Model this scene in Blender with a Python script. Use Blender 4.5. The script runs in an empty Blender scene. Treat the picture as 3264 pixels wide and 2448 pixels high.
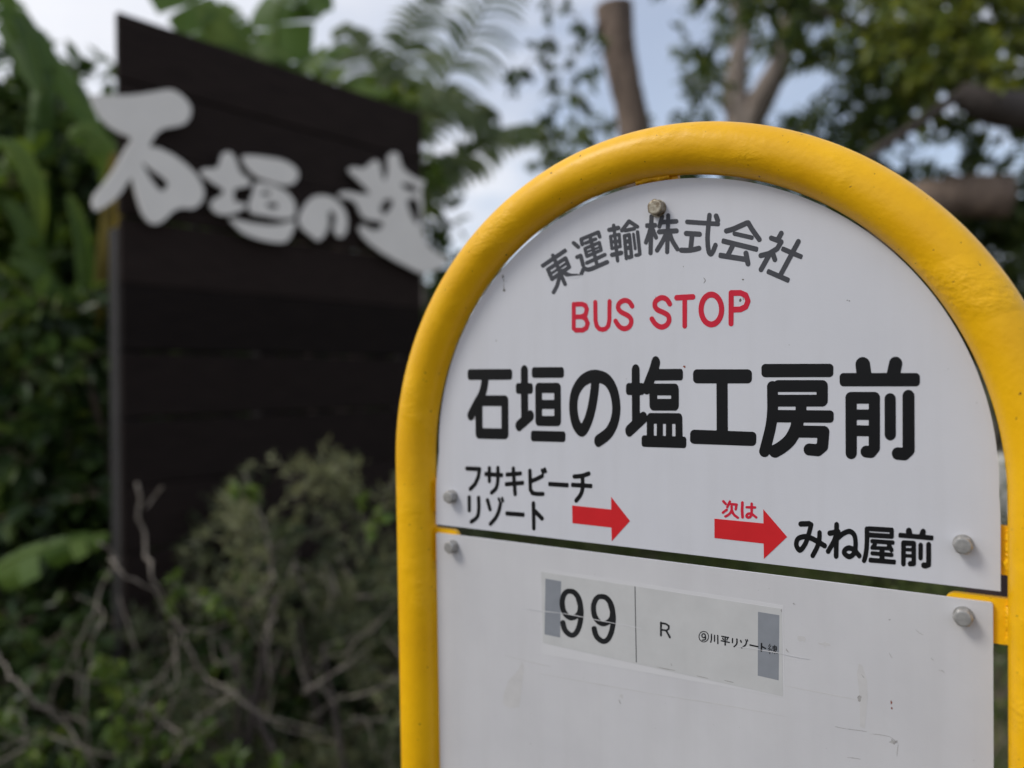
import bpy, math, random, json
import numpy as np
from mathutils import Vector, Matrix
from mathutils.geometry import tessellate_polygon

sc = bpy.context.scene
COL = sc.collection

# ------------------------------------------------------------------ camera
CAM = np.array([0.0, 0.0, 1.45])
RT = np.array([0.99998437, -0.0000466, -0.0055907])
UP = np.array([0.0055909, 0.00833743, 0.99994961])
FW = np.array([0.0, 0.99996524, -0.00833756])
FPX = 2457.4                                   # focal length in pixels of a 3264 px wide picture
cd = bpy.data.cameras.new('camera')
cam = bpy.data.objects.new('camera', cd)
COL.objects.link(cam)
cd.sensor_width = 36.0
cd.lens = 36.0 * FPX / 3264.0
cd.clip_start = 0.02
cd.clip_end = 2000.0
cd.dof.use_dof = True
cd.dof.focus_distance = 0.482
cd.dof.aperture_fstop = 3.2
cd.dof.aperture_blades = 0
m = Matrix.Identity(4)
for i in range(3):
    m[i][0], m[i][1], m[i][2], m[i][3] = RT[i], UP[i], -FW[i], CAM[i]
cam.matrix_world = m
sc.camera = cam

# ------------------------------------------------------------------ world, sun, exposure
SUN = Vector((-0.66, -0.17, 0.73)).normalized()       # towards the sun
SUN_EL = math.asin(SUN.z)
SUN_AZ = math.atan2(SUN.x, SUN.y)
world = bpy.data.worlds.new('World')
sc.world = world
world.use_nodes = True
nt = world.node_tree
nt.nodes.clear()
def wn(t, **k):
    n = nt.nodes.new(t)
    for a, b in k.items():
        setattr(n, a, b)
    return n
out = wn('ShaderNodeOutputWorld'); bg = wn('ShaderNodeBackground'); sky = wn('ShaderNodeTexSky')
sky.sky_type = 'NISHITA'; sky.sun_disc = False
sky.sun_elevation = SUN_EL; sky.sun_rotation = SUN_AZ
sky.air_density = 1.0; sky.dust_density = 1.5; sky.ozone_density = 1.0
tc = wn('ShaderNodeTexCoord'); mp = wn('ShaderNodeMapping')
mp.inputs['Scale'].default_value = (1.0, 1.0, 2.2)
mp.inputs['Location'].default_value = (0.85, 0.3, 0.2)
n1 = wn('ShaderNodeTexNoise'); n1.inputs['Scale'].default_value = 2.3; n1.inputs['Detail'].default_value = 8; n1.inputs['Roughness'].default_value = 0.56
rp = wn('ShaderNodeValToRGB'); rp.color_ramp.elements[0].position = 0.42; rp.color_ramp.elements[1].position = 0.60; rp.color_ramp.elements[0].color = (0.34, 0.34, 0.34, 1)
n2 = wn('ShaderNodeTexNoise'); n2.inputs['Scale'].default_value = 4.0; n2.inputs['Detail'].default_value = 6
cr = wn('ShaderNodeValToRGB')
cr.color_ramp.elements[0].position = 0.35; cr.color_ramp.elements[0].color = (4.5, 4.65, 5.3, 1)
cr.color_ramp.elements[1].position = 0.68; cr.color_ramp.elements[1].color = (5.7, 5.8, 6.2, 1)
mx = wn('ShaderNodeMix', data_type='RGBA')
L = nt.links.new
L(tc.outputs['Generated'], mp.inputs['Vector']); L(mp.outputs['Vector'], n1.inputs['Vector']); L(mp.outputs['Vector'], n2.inputs['Vector'])
L(n1.outputs['Fac'], rp.inputs['Fac']); L(n2.outputs['Fac'], cr.inputs['Fac'])
L(rp.outputs['Color'], mx.inputs['Factor']); L(sky.outputs['Color'], mx.inputs['A']); L(cr.outputs['Color'], mx.inputs['B'])
dt = wn('ShaderNodeVectorMath', operation='DOT_PRODUCT'); dt.inputs[1].default_value = Vector((-0.72, 0.45, 0.52)).normalized()
mr = wn('ShaderNodeMapRange'); mr.inputs['From Min'].default_value = 0.55; mr.inputs['From Max'].default_value = 0.98; mr.inputs['To Min'].default_value = 0.0; mr.inputs['To Max'].default_value = 0.85
gm_ = wn('ShaderNodeMix', data_type='RGBA'); gm_.inputs['B'].default_value = (6.3, 6.35, 6.6, 1)
L(tc.outputs['Generated'], dt.inputs[0]); L(dt.outputs['Value'], mr.inputs['Value']); L(mr.outputs['Result'], gm_.inputs['Factor'])
L(mx.outputs['Result'], gm_.inputs['A']); L(gm_.outputs['Result'], bg.inputs['Color']); L(bg.outputs['Background'], out.inputs['Surface'])
bg.inputs['Strength'].default_value = 0.15
sd = bpy.data.lights.new('sun', 'SUN')
sun = bpy.data.objects.new('sun', sd)
COL.objects.link(sun)
sd.energy = 1.7
sd.angle = math.radians(18)
sd.color = (1.0, 0.965, 0.89)
sun.rotation_euler = SUN.to_track_quat('Z', 'Y').to_euler()
sun.location = (-6, 0, 8)
sc.view_settings.view_transform = 'Standard'
sc.view_settings.look = 'None'
sc.view_settings.exposure = 0.10
sc.view_settings.gamma = 1.0
sc.view_settings.use_curve_mapping = False
try:
    sc.cycles.max_bounces = 8; sc.cycles.transparent_max_bounces = 12
except Exception:
    pass

# ------------------------------------------------------------------ helpers
rng = np.random.default_rng(7)

def unit(v):
    v = np.asarray(v, float)
    return v / (np.linalg.norm(v, axis=-1, keepdims=True) + 1e-12)

def at(px, py, Y):
    """a point at distance Y in front of the viewer, from the reference picture's 2212 px wide grid"""
    d = RT * (px * 1.47559 - 1632) / FPX + UP * (1224 - py * 1.47559) / FPX + FW
    return CAM + d * (Y / d[1])

def material(name, color, rough=0.6, **kw):
    mt = bpy.data.materials.new(name)
    mt.use_nodes = True
    b = mt.node_tree.nodes['Principled BSDF']
    b.inputs['Base Color'].default_value = (*color, 1)
    b.inputs['Roughness'].default_value = rough
    for k, v in kw.items():
        b.inputs[k].default_value = v
    return mt, mt.node_tree, b

def noise_node(t, scale, detail=4, rough=0.5, coord='Object', stretch=None):
    tcn = t.nodes.new('ShaderNodeTexCoord')
    n = t.nodes.new('ShaderNodeTexNoise')
    n.inputs['Scale'].default_value = scale; n.inputs['Detail'].default_value = detail; n.inputs['Roughness'].default_value = rough
    if stretch:
        mpn = t.nodes.new('ShaderNodeMapping'); mpn.inputs['Scale'].default_value = stretch
        t.links.new(tcn.outputs[coord], mpn.inputs['Vector']); t.links.new(mpn.outputs['Vector'], n.inputs['Vector'])
    else:
        t.links.new(tcn.outputs[coord], n.inputs['Vector'])
    return n

def ramp(t, src, stops):
    r = t.nodes.new('ShaderNodeValToRGB')
    e = r.color_ramp.elements
    while len(e) < len(stops):
        e.new(0.5)
    for q, (p, c) in zip(e, stops):
        q.position = p; q.color = (*c, 1) if len(c) == 3 else c
    t.links.new(src, r.inputs['Fac'])
    return r

def bump(t, b, src, strength, dist):
    n = t.nodes.new('ShaderNodeBump')
    n.inputs['Strength'].default_value = strength; n.inputs['Distance'].default_value = dist
    t.links.new(src, n.inputs['Height']); t.links.new(n.outputs['Normal'], b.inputs['Normal'])
    return n

def empty(name, loc, label, cat, group=None, rot=None):
    o = bpy.data.objects.new(name, None)
    COL.objects.link(o)
    o.empty_display_size = 0.1
    mw = Matrix.Translation(Vector([float(q) for q in loc]))
    if rot is not None:
        r4 = Matrix.Identity(4)
        for i in range(3):
            for j in range(3):
                r4[i][j] = float(rot[j][i])
        mw = mw @ r4
    o.matrix_world = mw
    o['label'] = label; o['category'] = cat
    if group:
        o['group'] = group
    return o

class MB:
    """collects vertices and faces of ONE mesh"""
    def __init__(self):
        self.v = []; self.f = []; self.n = 0; self.mi = []; self.t = []
    def add(self, v, f, mi=0, tint=None):
        v = np.asarray(v, float)
        self.v.append(v)
        f = [tuple(int(q) + self.n for q in p) for p in f]
        self.f += f; self.n += len(v); self.mi += [mi] * len(f)
        self.t += list(tint) if tint is not None else [0.5] * len(f)
    def tube(self, pts, radii, seg=10, cap=True, mi=0, wob=0.0, tint=0.5):
        P = np.asarray(pts, float); n = len(P)
        R = np.broadcast_to(np.asarray(radii, float), (n,))
        T = unit(np.gradient(P, axis=0))
        a = np.array([0, 0, 1.0]) if abs(T[0][2]) < 0.9 else np.array([1.0, 0, 0])
        N = unit(np.cross(T[0], a)); rings = []
        for i in range(n):
            N = unit(N - T[i] * (N @ T[i])); B = np.cross(T[i], N)
            th = np.linspace(0, 2 * np.pi, seg, endpoint=False)
            rr = R[i] * (1 + wob * rng.normal(size=seg)) if wob else np.full(seg, R[i])
            rings.append(P[i] + rr[:, None] * (np.cos(th)[:, None] * N + np.sin(th)[:, None] * B))
        V = np.vstack(rings); F = []
        for i in range(n - 1):
            for j in range(seg):
                k = (j + 1) % seg
                F.append((i * seg + j, i * seg + k, (i + 1) * seg + k, (i + 1) * seg + j))
        if cap:
            F.append(tuple(range(seg))[::-1]); F.append(tuple((n - 1) * seg + j for j in range(seg)))
        self.add(V, F, mi, [tint] * len(F))
    def box(self, c, size, ax=None, mi=0):
        ax = np.eye(3) if ax is None else np.asarray(ax)
        s = np.array([[x, y, z] for x in (-.5, .5) for y in (-.5, .5) for z in (-.5, .5)]) * size
        self.add(np.asarray(c) + s @ ax, [(0, 1, 3, 2), (4, 6, 7, 5), (0, 4, 5, 1), (2, 3, 7, 6), (0, 2, 6, 4), (1, 5, 7, 3)], mi)
    def build(self, name, mats, parent=None, smooth=True, bevel=0):
        V = np.vstack(self.v) if self.v else np.zeros((0, 3))
        if parent is not None:
            inv = np.array(MW[parent.name].inverted())
            V = V @ inv[:3, :3].T + inv[:3, 3]
        me = bpy.data.meshes.new(name)
        nf = len(self.f)
        tot = np.array([len(p) for p in self.f], dtype=np.int32)
        flat = np.fromiter((q for p in self.f for q in p), dtype=np.int32)
        me.vertices.add(len(V)); me.vertices.foreach_set('co', V.astype(np.float32).ravel())
        me.loops.add(len(flat)); me.loops.foreach_set('vertex_index', flat)
        me.polygons.add(nf)
        st = np.zeros(nf, dtype=np.int32); st[1:] = np.cumsum(tot)[:-1]
        me.polygons.foreach_set('loop_start', st)
        me.polygons.foreach_set('material_index', np.array(self.mi, dtype=np.int32))
        me.polygons.foreach_set('use_smooth', np.full(nf, smooth))
        at_ = me.attributes.new('tint', 'FLOAT', 'FACE')
        at_.data.foreach_set('value', np.array(self.t, dtype=np.float32))
        me.update(calc_edges=True); me.validate()
        for q in (mats if isinstance(mats, (list, tuple)) else [mats]):
            me.materials.append(q)
        o = bpy.data.objects.new(name, me)
        COL.objects.link(o)
        if parent is not None:
            o.parent = parent
            MW[o.name] = MW[parent.name]
        if bevel:
            bv = o.modifiers.new('bevel', 'BEVEL'); bv.width = bevel; bv.segments = 2; bv.limit_method = 'ANGLE'
        return o

MW = {}
def thing(*a, **k):
    o = empty(*a, **k); MW[o.name] = o.matrix_world.copy(); return o

def spline(pts, n=8):
    P = np.asarray(pts, float)
    if len(P) < 3:
        return np.array([P[0] + (P[1] - P[0]) * t for t in np.linspace(0, 1, n)])
    outp = []
    for i in range(len(P) - 1):
        b, c = P[i], P[i + 1]
        a = P[i - 1] if i else 2 * b - c
        d = P[i + 2] if i + 2 < len(P) else 2 * c - b
        for t in np.linspace(0, 1, n, endpoint=False):
            outp.append(.5 * (2 * b + (c - a) * t + (2 * a - 5 * b + 4 * c - d) * t * t + (3 * b - a - 3 * c + d) * t ** 3))
    outp.append(P[-1])
    return np.array(outp)

# ------------------------------------------------------------------ materials
def leaf_material(name, c0, c1, c2, trans=0.35, rough=0.45):
    mt, t, b = material(name, c1, rough)
    at_ = t.nodes.new('ShaderNodeAttribute'); at_.attribute_name = 'tint'
    r = ramp(t, at_.outputs['Fac'], [(0.0, c0), (0.55, c1), (1.0, c2)])
    t.links.new(r.outputs['Color'], b.inputs['Base Color'])
    tr = t.nodes.new('ShaderNodeBsdfTranslucent')
    hs = t.nodes.new('ShaderNodeHueSaturation'); hs.inputs['Value'].default_value = 1.3; hs.inputs['Hue'].default_value = 0.485
    t.links.new(r.outputs['Color'], hs.inputs['Color']); t.links.new(hs.outputs['Color'], tr.inputs['Color'])
    mxs = t.nodes.new('ShaderNodeMixShader'); mxs.inputs['Fac'].default_value = trans
    t.links.new(b.outputs['BSDF'], mxs.inputs[1]); t.links.new(tr.outputs['BSDF'], mxs.inputs[2])
    t.links.new(mxs.outputs['Shader'], t.nodes['Material Output'].inputs['Surface'])
    return mt

def bark_material(name, c0, c1, scale=9.0):
    mt, t, b = material(name, c0, 0.85)
    n = noise_node(t, scale, 8, 0.65, stretch=(1, 1, 0.3))
    r = ramp(t, n.outputs['Fac'], [(0.3, c0), (0.7, c1)])
    t.links.new(r.outputs['Color'], b.inputs['Base Color'])
    bump(t, b, n.outputs['Fac'], 0.8, 0.025)
    return mt

M = {}
mt, t, b = material('yellow_paint', (0.90, 0.41, 0.003), 0.40)
b.inputs['Specular IOR Level'].default_value = 0.28
b.inputs['Coat Weight'].default_value = 0.06; b.inputs['Coat Roughness'].default_value = 0.25
na = noise_node(t, 26, 3, 0.55)
nb_ = noise_node(t, 240, 5, 0.6)
nm = noise_node(t, 18, 2, 0.5)
rm = ramp(t, nm.outputs['Fac'], [(0.53, (0, 0, 0)), (0.66, (1, 1, 1))])
nw = noise_node(t, 130, 5, 0.65, stretch=(1, 1.4, 1.7))
mm_ = t.nodes.new('ShaderNodeMath'); mm_.operation = 'MULTIPLY'
t.links.new(rm.outputs['Color'], mm_.inputs[0]); t.links.new(nw.outputs['Fac'], mm_.inputs[1])
ad = t.nodes.new('ShaderNodeMath'); ad.operation = 'MULTIPLY_ADD'; ad.inputs[1].default_value = 0.22
t.links.new(nb_.outputs['Fac'], ad.inputs[0]); t.links.new(mm_.outputs[0], ad.inputs[2])
bump(t, b, ad.outputs[0], 0.75, 0.0019)
rc = ramp(t, na.outputs['Fac'], [(0.3, (0.86, 0.46, 0.0015)), (0.7, (0.885, 0.485, 0.003))])
nd = noise_node(t, 330, 2, 0.5)
rd = ramp(t, nd.outputs['Fac'], [(0.252, (0, 0, 0)), (0.272, (1, 1, 1))])
mxd = t.nodes.new('ShaderNodeMix'); mxd.data_type = 'RGBA'
t.links.new(rd.outputs['Color'], mxd.inputs['Factor']); mxd.inputs['A'].default_value = (0.12, 0.05, 0.01, 1)
ng = noise_node(t, 9, 7, 0.7)
rg = ramp(t, ng.outputs['Fac'], [(0.36, (0.80, 0.74, 0.70)), (0.56, (1, 1, 1))])
mg = t.nodes.new('ShaderNodeMix'); mg.data_type = 'RGBA'; mg.blend_type = 'MULTIPLY'; mg.inputs['Factor'].default_value = 0.55
t.links.new(rc.outputs['Color'], mg.inputs['A']); t.links.new(rg.outputs['Color'], mg.inputs['B'])
t.links.new(mg.outputs['Result'], mxd.inputs['B']); t.links.new(mxd.outputs['Result'], b.inputs['Base Color'])
M['yellow'] = mt

mt, t, b = material('weld_paint', (0.87, 0.465, 0.003), 0.4)
n = noise_node(t, 190, 4, 0.6); bump(t, b, n.outputs['Fac'], 0.8, 0.002)
M['weld'] = mt

def plate_material(name, c0, c1, spots):
    mt, t, b = material(name, c1, 0.42)
    b.inputs['Specular IOR Level'].default_value = 0.3
    n = noise_node(t, 14, 6, 0.6)
    r = ramp(t, n.outputs['Fac'], [(0.3, c0), (0.65, c1)])
    n2 = noise_node(t, 420, 2, 0.5)
    r2 = ramp(t, n2.outputs['Fac'], [(spots, (0.55, 0.53, 0.5)), (spots + 0.03, (1, 1, 1))])
    mu = t.nodes.new('ShaderNodeMix'); mu.data_type = 'RGBA'; mu.blend_type = 'MULTIPLY'; mu.inputs['Factor'].default_value = 1
    t.links.new(r.outputs['Color'], mu.inputs['A']); t.links.new(r2.outputs['Color'], mu.inputs['B'])
    ns = noise_node(t, 30, 5, 0.6, stretch=(1.6, 1, 0.12))
    rs = ramp(t, ns.outputs['Fac'], [(0.30, (0.93, 0.925, 0.915)), (0.55, (1, 1, 1))])
    mu2 = t.nodes.new('ShaderNodeMix'); mu2.data_type = 'RGBA'; mu2.blend_type = 'MULTIPLY'; mu2.inputs['Factor'].default_value = 0.5
    t.links.new(mu.outputs['Result'], mu2.inputs['A']); t.links.new(rs.outputs['Color'], mu2.inputs['B'])
    t.links.new(mu2.outputs['Result'], b.inputs['Base Color'])
    n3 = noise_node(t, 900, 2, 0.5); bump(t, b, n3.outputs['Fac'], 0.12, 0.0004)
    return mt
M['plate'] = plate_material('white_enamel', (0.575, 0.58, 0.615), (0.605, 0.61, 0.645), 0.20)
M['plate2'] = plate_material('worn_white_enamel', (0.535, 0.53, 0.545), (0.58, 0.575, 0.587), 0.225)

def flat_material(name, c, rough=0.5, var=0.12, scale=60):
    mt, t, b = material(name, c, rough)
    b.inputs['Specular IOR Level'].default_value = 0.22
    n = noise_node(t, scale, 4, 0.6)
    r = ramp(t, n.outputs['Fac'], [(0.3, tuple(q * (1 - var) for q in c)), (0.7, tuple(q * (1 + var) for q in c))])
    t.links.new(r.outputs['Color'], b.inputs['Base Color'])
    return mt
M['black_vinyl'] = flat_material('black_vinyl', (0.005, 0.0052, 0.006), 0.42)
M['grey_vinyl'] = flat_material('grey_vinyl', (0.06, 0.062, 0.071), 0.5)
M['red_vinyl'] = flat_material('red_vinyl', (0.56, 0.016, 0.040), 0.45, 0.06)
M['red_arrow'] = flat_material('red_arrow_vinyl', (0.58, 0.017, 0.022), 0.45, 0.05)
M['paper'] = flat_material('laminated_paper', (0.512, 0.512, 0.508), 0.3, 0.05, 45)
M['laminate'] = flat_material('laminate_film', (0.595, 0.59, 0.60), 0.22, 0.02, 30)
M['ink'] = flat_material('printed_ink', (0.017, 0.018, 0.020), 0.35, 0.3, 60)
M['tape'] = flat_material('grey_tape', (0.235, 0.25, 0.275), 0.4, 0.06, 90)
M['residue'] = flat_material('glue_residue', (0.525, 0.515, 0.512), 0.5, 0.06, 80)
M['smudge'] = flat_material('grey_smudge', (0.34, 0.33, 0.32), 0.8, 0.3, 400)
M['dirt'] = flat_material('dirt', (0.13, 0.12, 0.10), 0.8, 0.4, 400)
M['rust'] = flat_material('rust_speck', (0.22, 0.06, 0.03), 0.8, 0.4, 400)

def bolt_material(name, c0, c1, met):
    mt, t, b = material(name, c0, 0.42, Metallic=met)
    n = noise_node(t, 320, 5, 0.65)
    r = ramp(t, n.outputs['Fac'], [(0.35, c0), (0.65, c1)])
    t.links.new(r.outputs['Color'], b.inputs['Base Color']); bump(t, b, n.outputs['Fac'], 0.25, 0.0006)
    return mt
M['zinc'] = bolt_material('zinc_bolt', (0.30, 0.295, 0.285), (0.42, 0.41, 0.395), 0.45)
M['rusty'] = bolt_material('weathered_bolt', (0.16, 0.12, 0.075), (0.46, 0.42, 0.33), 0.55)

mt, t, b = material('charred_planks', (0.006, 0.005, 0.005), 0.8)
b.inputs['Specular IOR Level'].default_value = 0.12
n = noise_node(t, 7, 9, 0.65, stretch=(1.2, 30, 30))
r = ramp(t, n.outputs['Fac'], [(0.25, (0.0060, 0.0044, 0.0040)), (0.75, (0.028, 0.0205, 0.0185))])
oi = t.nodes.new('ShaderNodeObjectInfo'); pr = ramp(t, oi.outputs['Random'], [(0.0, (0.6, 0.57, 0.55)), (1.0, (1.5, 1.42, 1.36))])
mu = t.nodes.new('ShaderNodeMix'); mu.data_type = 'RGBA'; mu.blend_type = 'MULTIPLY'; mu.inputs['Factor'].default_value = 1
t.links.new(r.outputs['Color'], mu.inputs['A']); t.links.new(pr.outputs['Color'], mu.inputs['B'])
t.links.new(mu.outputs['Result'], b.inputs['Base Color']); bump(t, b, n.outputs['Fac'], 0.7, 0.006)
M['plank'] = mt
M['plinth'] = bark_material('dark_red_brown_plinth', (0.030, 0.016, 0.016), (0.055, 0.032, 0.030), 6)
M['post'] = bark_material('dark_post', (0.011, 0.0098, 0.0098), (0.020, 0.0175, 0.0175), 14)
M['letter'] = flat_material('pale_grey_letter', (0.80, 0.765, 0.71), 0.5, 0.04, 8)
M['bark_brown'] = bark_material('brown_bark', (0.06, 0.042, 0.032), (0.25, 0.18, 0.135))
M['bark_grey'] = bark_material('grey_bark', (0.15, 0.115, 0.09), (0.42, 0.35, 0.30))
M['bark_dark'] = bark_material('dark_bark', (0.028, 0.022, 0.019), (0.075, 0.058, 0.048))
M['twig'] = bark_material('pale_twig', (0.16, 0.135, 0.11), (0.34, 0.295, 0.245), 40)
M['leaf_tree'] = leaf_material('tree_leaf', (0.026, 0.048, 0.012), (0.075, 0.12, 0.022), (0.22, 0.25, 0.03), 0.45)
M['leaf_light'] = leaf_material('light_leaf', (0.030, 0.060, 0.012), (0.075, 0.115, 0.022), (0.17, 0.20, 0.04))
M['leaf_dark'] = leaf_material('dark_leaf', (0.018, 0.042, 0.012), (0.055, 0.10, 0.022), (0.15, 0.21, 0.03), 0.45)
M['leaf_shrub'] = leaf_material('shrub_leaf', (0.03, 0.045, 0.018), (0.115, 0.135, 0.06), (0.24, 0.25, 0.12))
M['leaf_bright'] = leaf_material('bright_leaf', (0.06, 0.11, 0.015), (0.10, 0.17, 0.02), (0.19, 0.25, 0.03))
M['banana'] = leaf_material('banana_leaf', (0.045, 0.10, 0.015), (0.085, 0.16, 0.022), (0.17, 0.25, 0.035), 0.5, 0.6)
M['banana_dead'] = leaf_material('dead_banana_leaf', (0.16, 0.12, 0.025), (0.32, 0.25, 0.04), (0.38, 0.32, 0.13), 0.3, 0.6)
M['palm'] = leaf_material('palm_leaflet', (0.035, 0.060, 0.016), (0.07, 0.105, 0.026), (0.15, 0.18, 0.055), 0.4, 0.5)

mt, t, b = material('soil', (0.06, 0.05, 0.035), 0.95)
n = noise_node(t, 2.5, 9, 0.65); n2 = noise_node(t, 40, 6, 0.6)
r = ramp(t, n.outputs['Fac'], [(0.35, (0.05, 0.06, 0.022)), (0.55, (0.10, 0.075, 0.05)), (0.75, (0.17, 0.125, 0.09))])
t.links.new(r.outputs['Color'], b.inputs['Base Color']); bump(t, b, n2.outputs['Fac'], 0.8, 0.03)
M['soil'] = mt
M['concrete'] = bark_material('weathered_concrete', (0.50, 0.48, 0.43), (0.80, 0.77, 0.69), 6)

# ------------------------------------------------------------------ ground
g = MB()
xs = np.concatenate([np.linspace(-600, -12, 12), np.linspace(-10, 10, 41), np.linspace(12, 600, 12)])
ys = np.concatenate([np.linspace(-200, -4, 8), np.linspace(-3, 14, 41), np.linspace(16, 900, 14)])
X, Y = np.meshgrid(xs, ys)
Zg = 0.03 * np.sin(X * 1.3 + 0.5) * np.cos(Y * 1.1) * (np.hypot(X, Y) < 14) * (np.hypot(X, Y) > 1.0)
V = np.stack([X.ravel(), Y.ravel(), Zg.ravel()], 1); nx = len(xs)
g.add(V, [(i * nx + j, i * nx + j + 1, (i + 1) * nx + j + 1, (i + 1) * nx + j) for i in range(len(ys) - 1) for j in range(nx - 1)])
go = g.build('ground', M['soil']); go['kind'] = 'structure'

# ------------------------------------------------------------------ bus stop sign
SR = np.array([0.84516959, -0.5344913, 0.00272369]); SU = np.array([-0.0096671, -0.01019084, 0.99990134]); SN = np.cross(SR, SU)
SO = CAM + np.array([0.1003183, 0.5178157, -0.0933684])
ZB = -1.352
sign = thing('bus_stop_sign', SO + SU * ZB, 'yellow arched tube bus stop sign with two white plates in the foreground', 'bus stop sign', rot=(SR, -SN, SU))
def sp(s, z, h=0.0):
    """millimetres across the plate, up it and out of its front -> world"""
    return SO + np.multiply.outer(np.asarray(s, float) * .001, SR) + np.multiply.outer(np.asarray(z, float) * .001, SU) + np.multiply.outer(np.asarray(h, float) * .001 * np.ones_like(np.asarray(s, float)), SN)

def prism(mb, polys, h0, h1, mi=0):
    """flat shapes with holes lying on the plate, with a real thickness"""
    for loops in polys:
        flat = [p for lp in loops for p in lp]
        tri = tessellate_polygon([[Vector((p[0], p[1], 0)) for p in lp] for lp in loops])
        A = np.array(flat); nA = len(A)
        V = np.vstack([sp(A[:, 0], A[:, 1], h1), sp(A[:, 0], A[:, 1], h0)])
        F = []
        for a, b_, c in tri:
            pa, pb, pc = A[a], A[b_], A[c]
            cr_ = (pb[0] - pa[0]) * (pc[1] - pa[1]) - (pb[1] - pa[1]) * (pc[0] - pa[0])
            F.append((a, b_, c) if cr_ > 0 else (a, c, b_))
        k = 0
        for lp in loops:
            m_ = len(lp)
            for i in range(m_):
                F.append((k + i, k + (i + 1) % m_, nA + k + (i + 1) % m_, nA + k + i))
            k += m_
        mb.add(V, F, mi)

A_, B_, C_, HT, RTUBE = 212.08, 217.87, 25.13, -0.34, 16.46
fm = MB()
th = np.linspace(np.pi, 0, 120)
pa = np.concatenate([np.full(14, -A_), A_ * np.cos(th), np.full(14, A_)])
pz = np.concatenate([np.linspace(ZB * 1000 - 30, C_ - 8, 14), C_ + B_ * np.sin(th), np.linspace(C_ - 8, ZB * 1000 - 30, 14)])
fm.tube(sp(pa, pz, HT), RTUBE * .001, 48)
frame = fm.build('frame', M['yellow'], sign)

def rounded(x0, x1, z0, z1, r, corners):
    pts = []
    for (cx, cz, a0, key) in ((x0, z0, 180, 'a'), (x1, z0, 270, 'b'), (x1, z1, 0, 'c'), (x0, z1, 90, 'd')):
        if key in corners:
            ox = cx + r * (1 if cx == x0 else -1); oz = cz + r * (1 if cz == z0 else -1)
            for a in np.linspace(a0, a0 + 90, 7):
                pts.append([ox + r * math.cos(math.radians(a)), oz + r * math.sin(math.radians(a))])
        else:
            pts.append([cx, cz])
    return pts
def bracket(x0, x1, z0, z1, corners):
    mb = MB()
    prism(mb, [[rounded(x0, x1, z0, z1, 5.5, corners)]], -6.6, -2.3)
    # weld bead where the tab meets the tube
    side = x0 if abs(x0) > abs(x1) else x1
    zz = np.linspace(z0 + 2, z1 - 2, 16)
    e = side - math.copysign(1.8, side) + rng.normal(0, 0.5, 16)
    mb.tube(sp(e, zz, -1.6 + rng.normal(0, .35, 16)), .001 * (2.1 + rng.normal(0, .35, 16)), 10, mi=1)
    return mb.build('bracket', [M['yellow'], M['weld']], frame, smooth=False)
bracket(-199.5, -166, -14.5, 11.5, 'bc'); bracket(-200, -172.6, -54.5, -27.4, 'bc')
bracket(166, 198.5, -15.5, 11.0, 'ad'); bracket(166, 198.5, -53.5, -28.4, 'ad')
bracket(-200, -172.6, -560, -533, 'bc'); bracket(166, 198.5, -560, -533, 'ad')
tb = MB()
prism(tb, [[[[-17, 195], [13, 195], [13, 231], [-17, 231]]]], -6.6, -2.3)
xx = np.linspace(-16, 8, 14); tb.tube(sp(xx, 226.3 - xx ** 2 / 440 + rng.normal(0, .4, 14), -1.0), .001 * (1.9 + rng.normal(0, .4, 14)), 10, mi=1)
tb.build('bracket', [M['yellow'], M['weld']], frame, smooth=False)

# plates
PA_, PB_, PC_, PX_ = 189.86, 188.85, 34.98, 1.85
th = np.linspace(0, np.pi, 90)
outline = [[192.4, -24.1]] + [[190.6 + PX_, 12], [PA_ + PX_, PC_ - 1]] + [[PX_ + PA_ * math.cos(a), PC_ + PB_ * math.sin(a)] for a in th] + [[-PA_ + PX_ - .2, PC_ - 1], [-191.4, 8], [-192.3, -24.1]]
mb = MB(); prism(mb, [[outline]], -2.0, 0.0)
name_plate = mb.build('name_plate', M['plate'], sign, smooth=False)
mb = MB(); prism(mb, [[rounded(-192.3, 188.87, -565, -30.88, 1.2, 'abcd')]], -2.0, 0.0)
route_plate = mb.build('route_plate', M['plate2'], sign, smooth=False)
for s_ in (-1, 1):
    if True:
        mb = MB()
        c = sp(s_ * A_, ZB * 1000, HT)
        ringp = [c + np.array([math.cos(a) * .06, math.sin(a) * .06, 0]) for a in np.linspace(0, 2 * np.pi, 24, endpoint=False)]
        mb.tube([c + np.array([0, 0, -.1]), c + np.array([0, 0, .045]), c + np.array([0, 0, .06])], [.08, .08, .07], 28)
        mb.build('footing', M['concrete'], sign, smooth=False)

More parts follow.
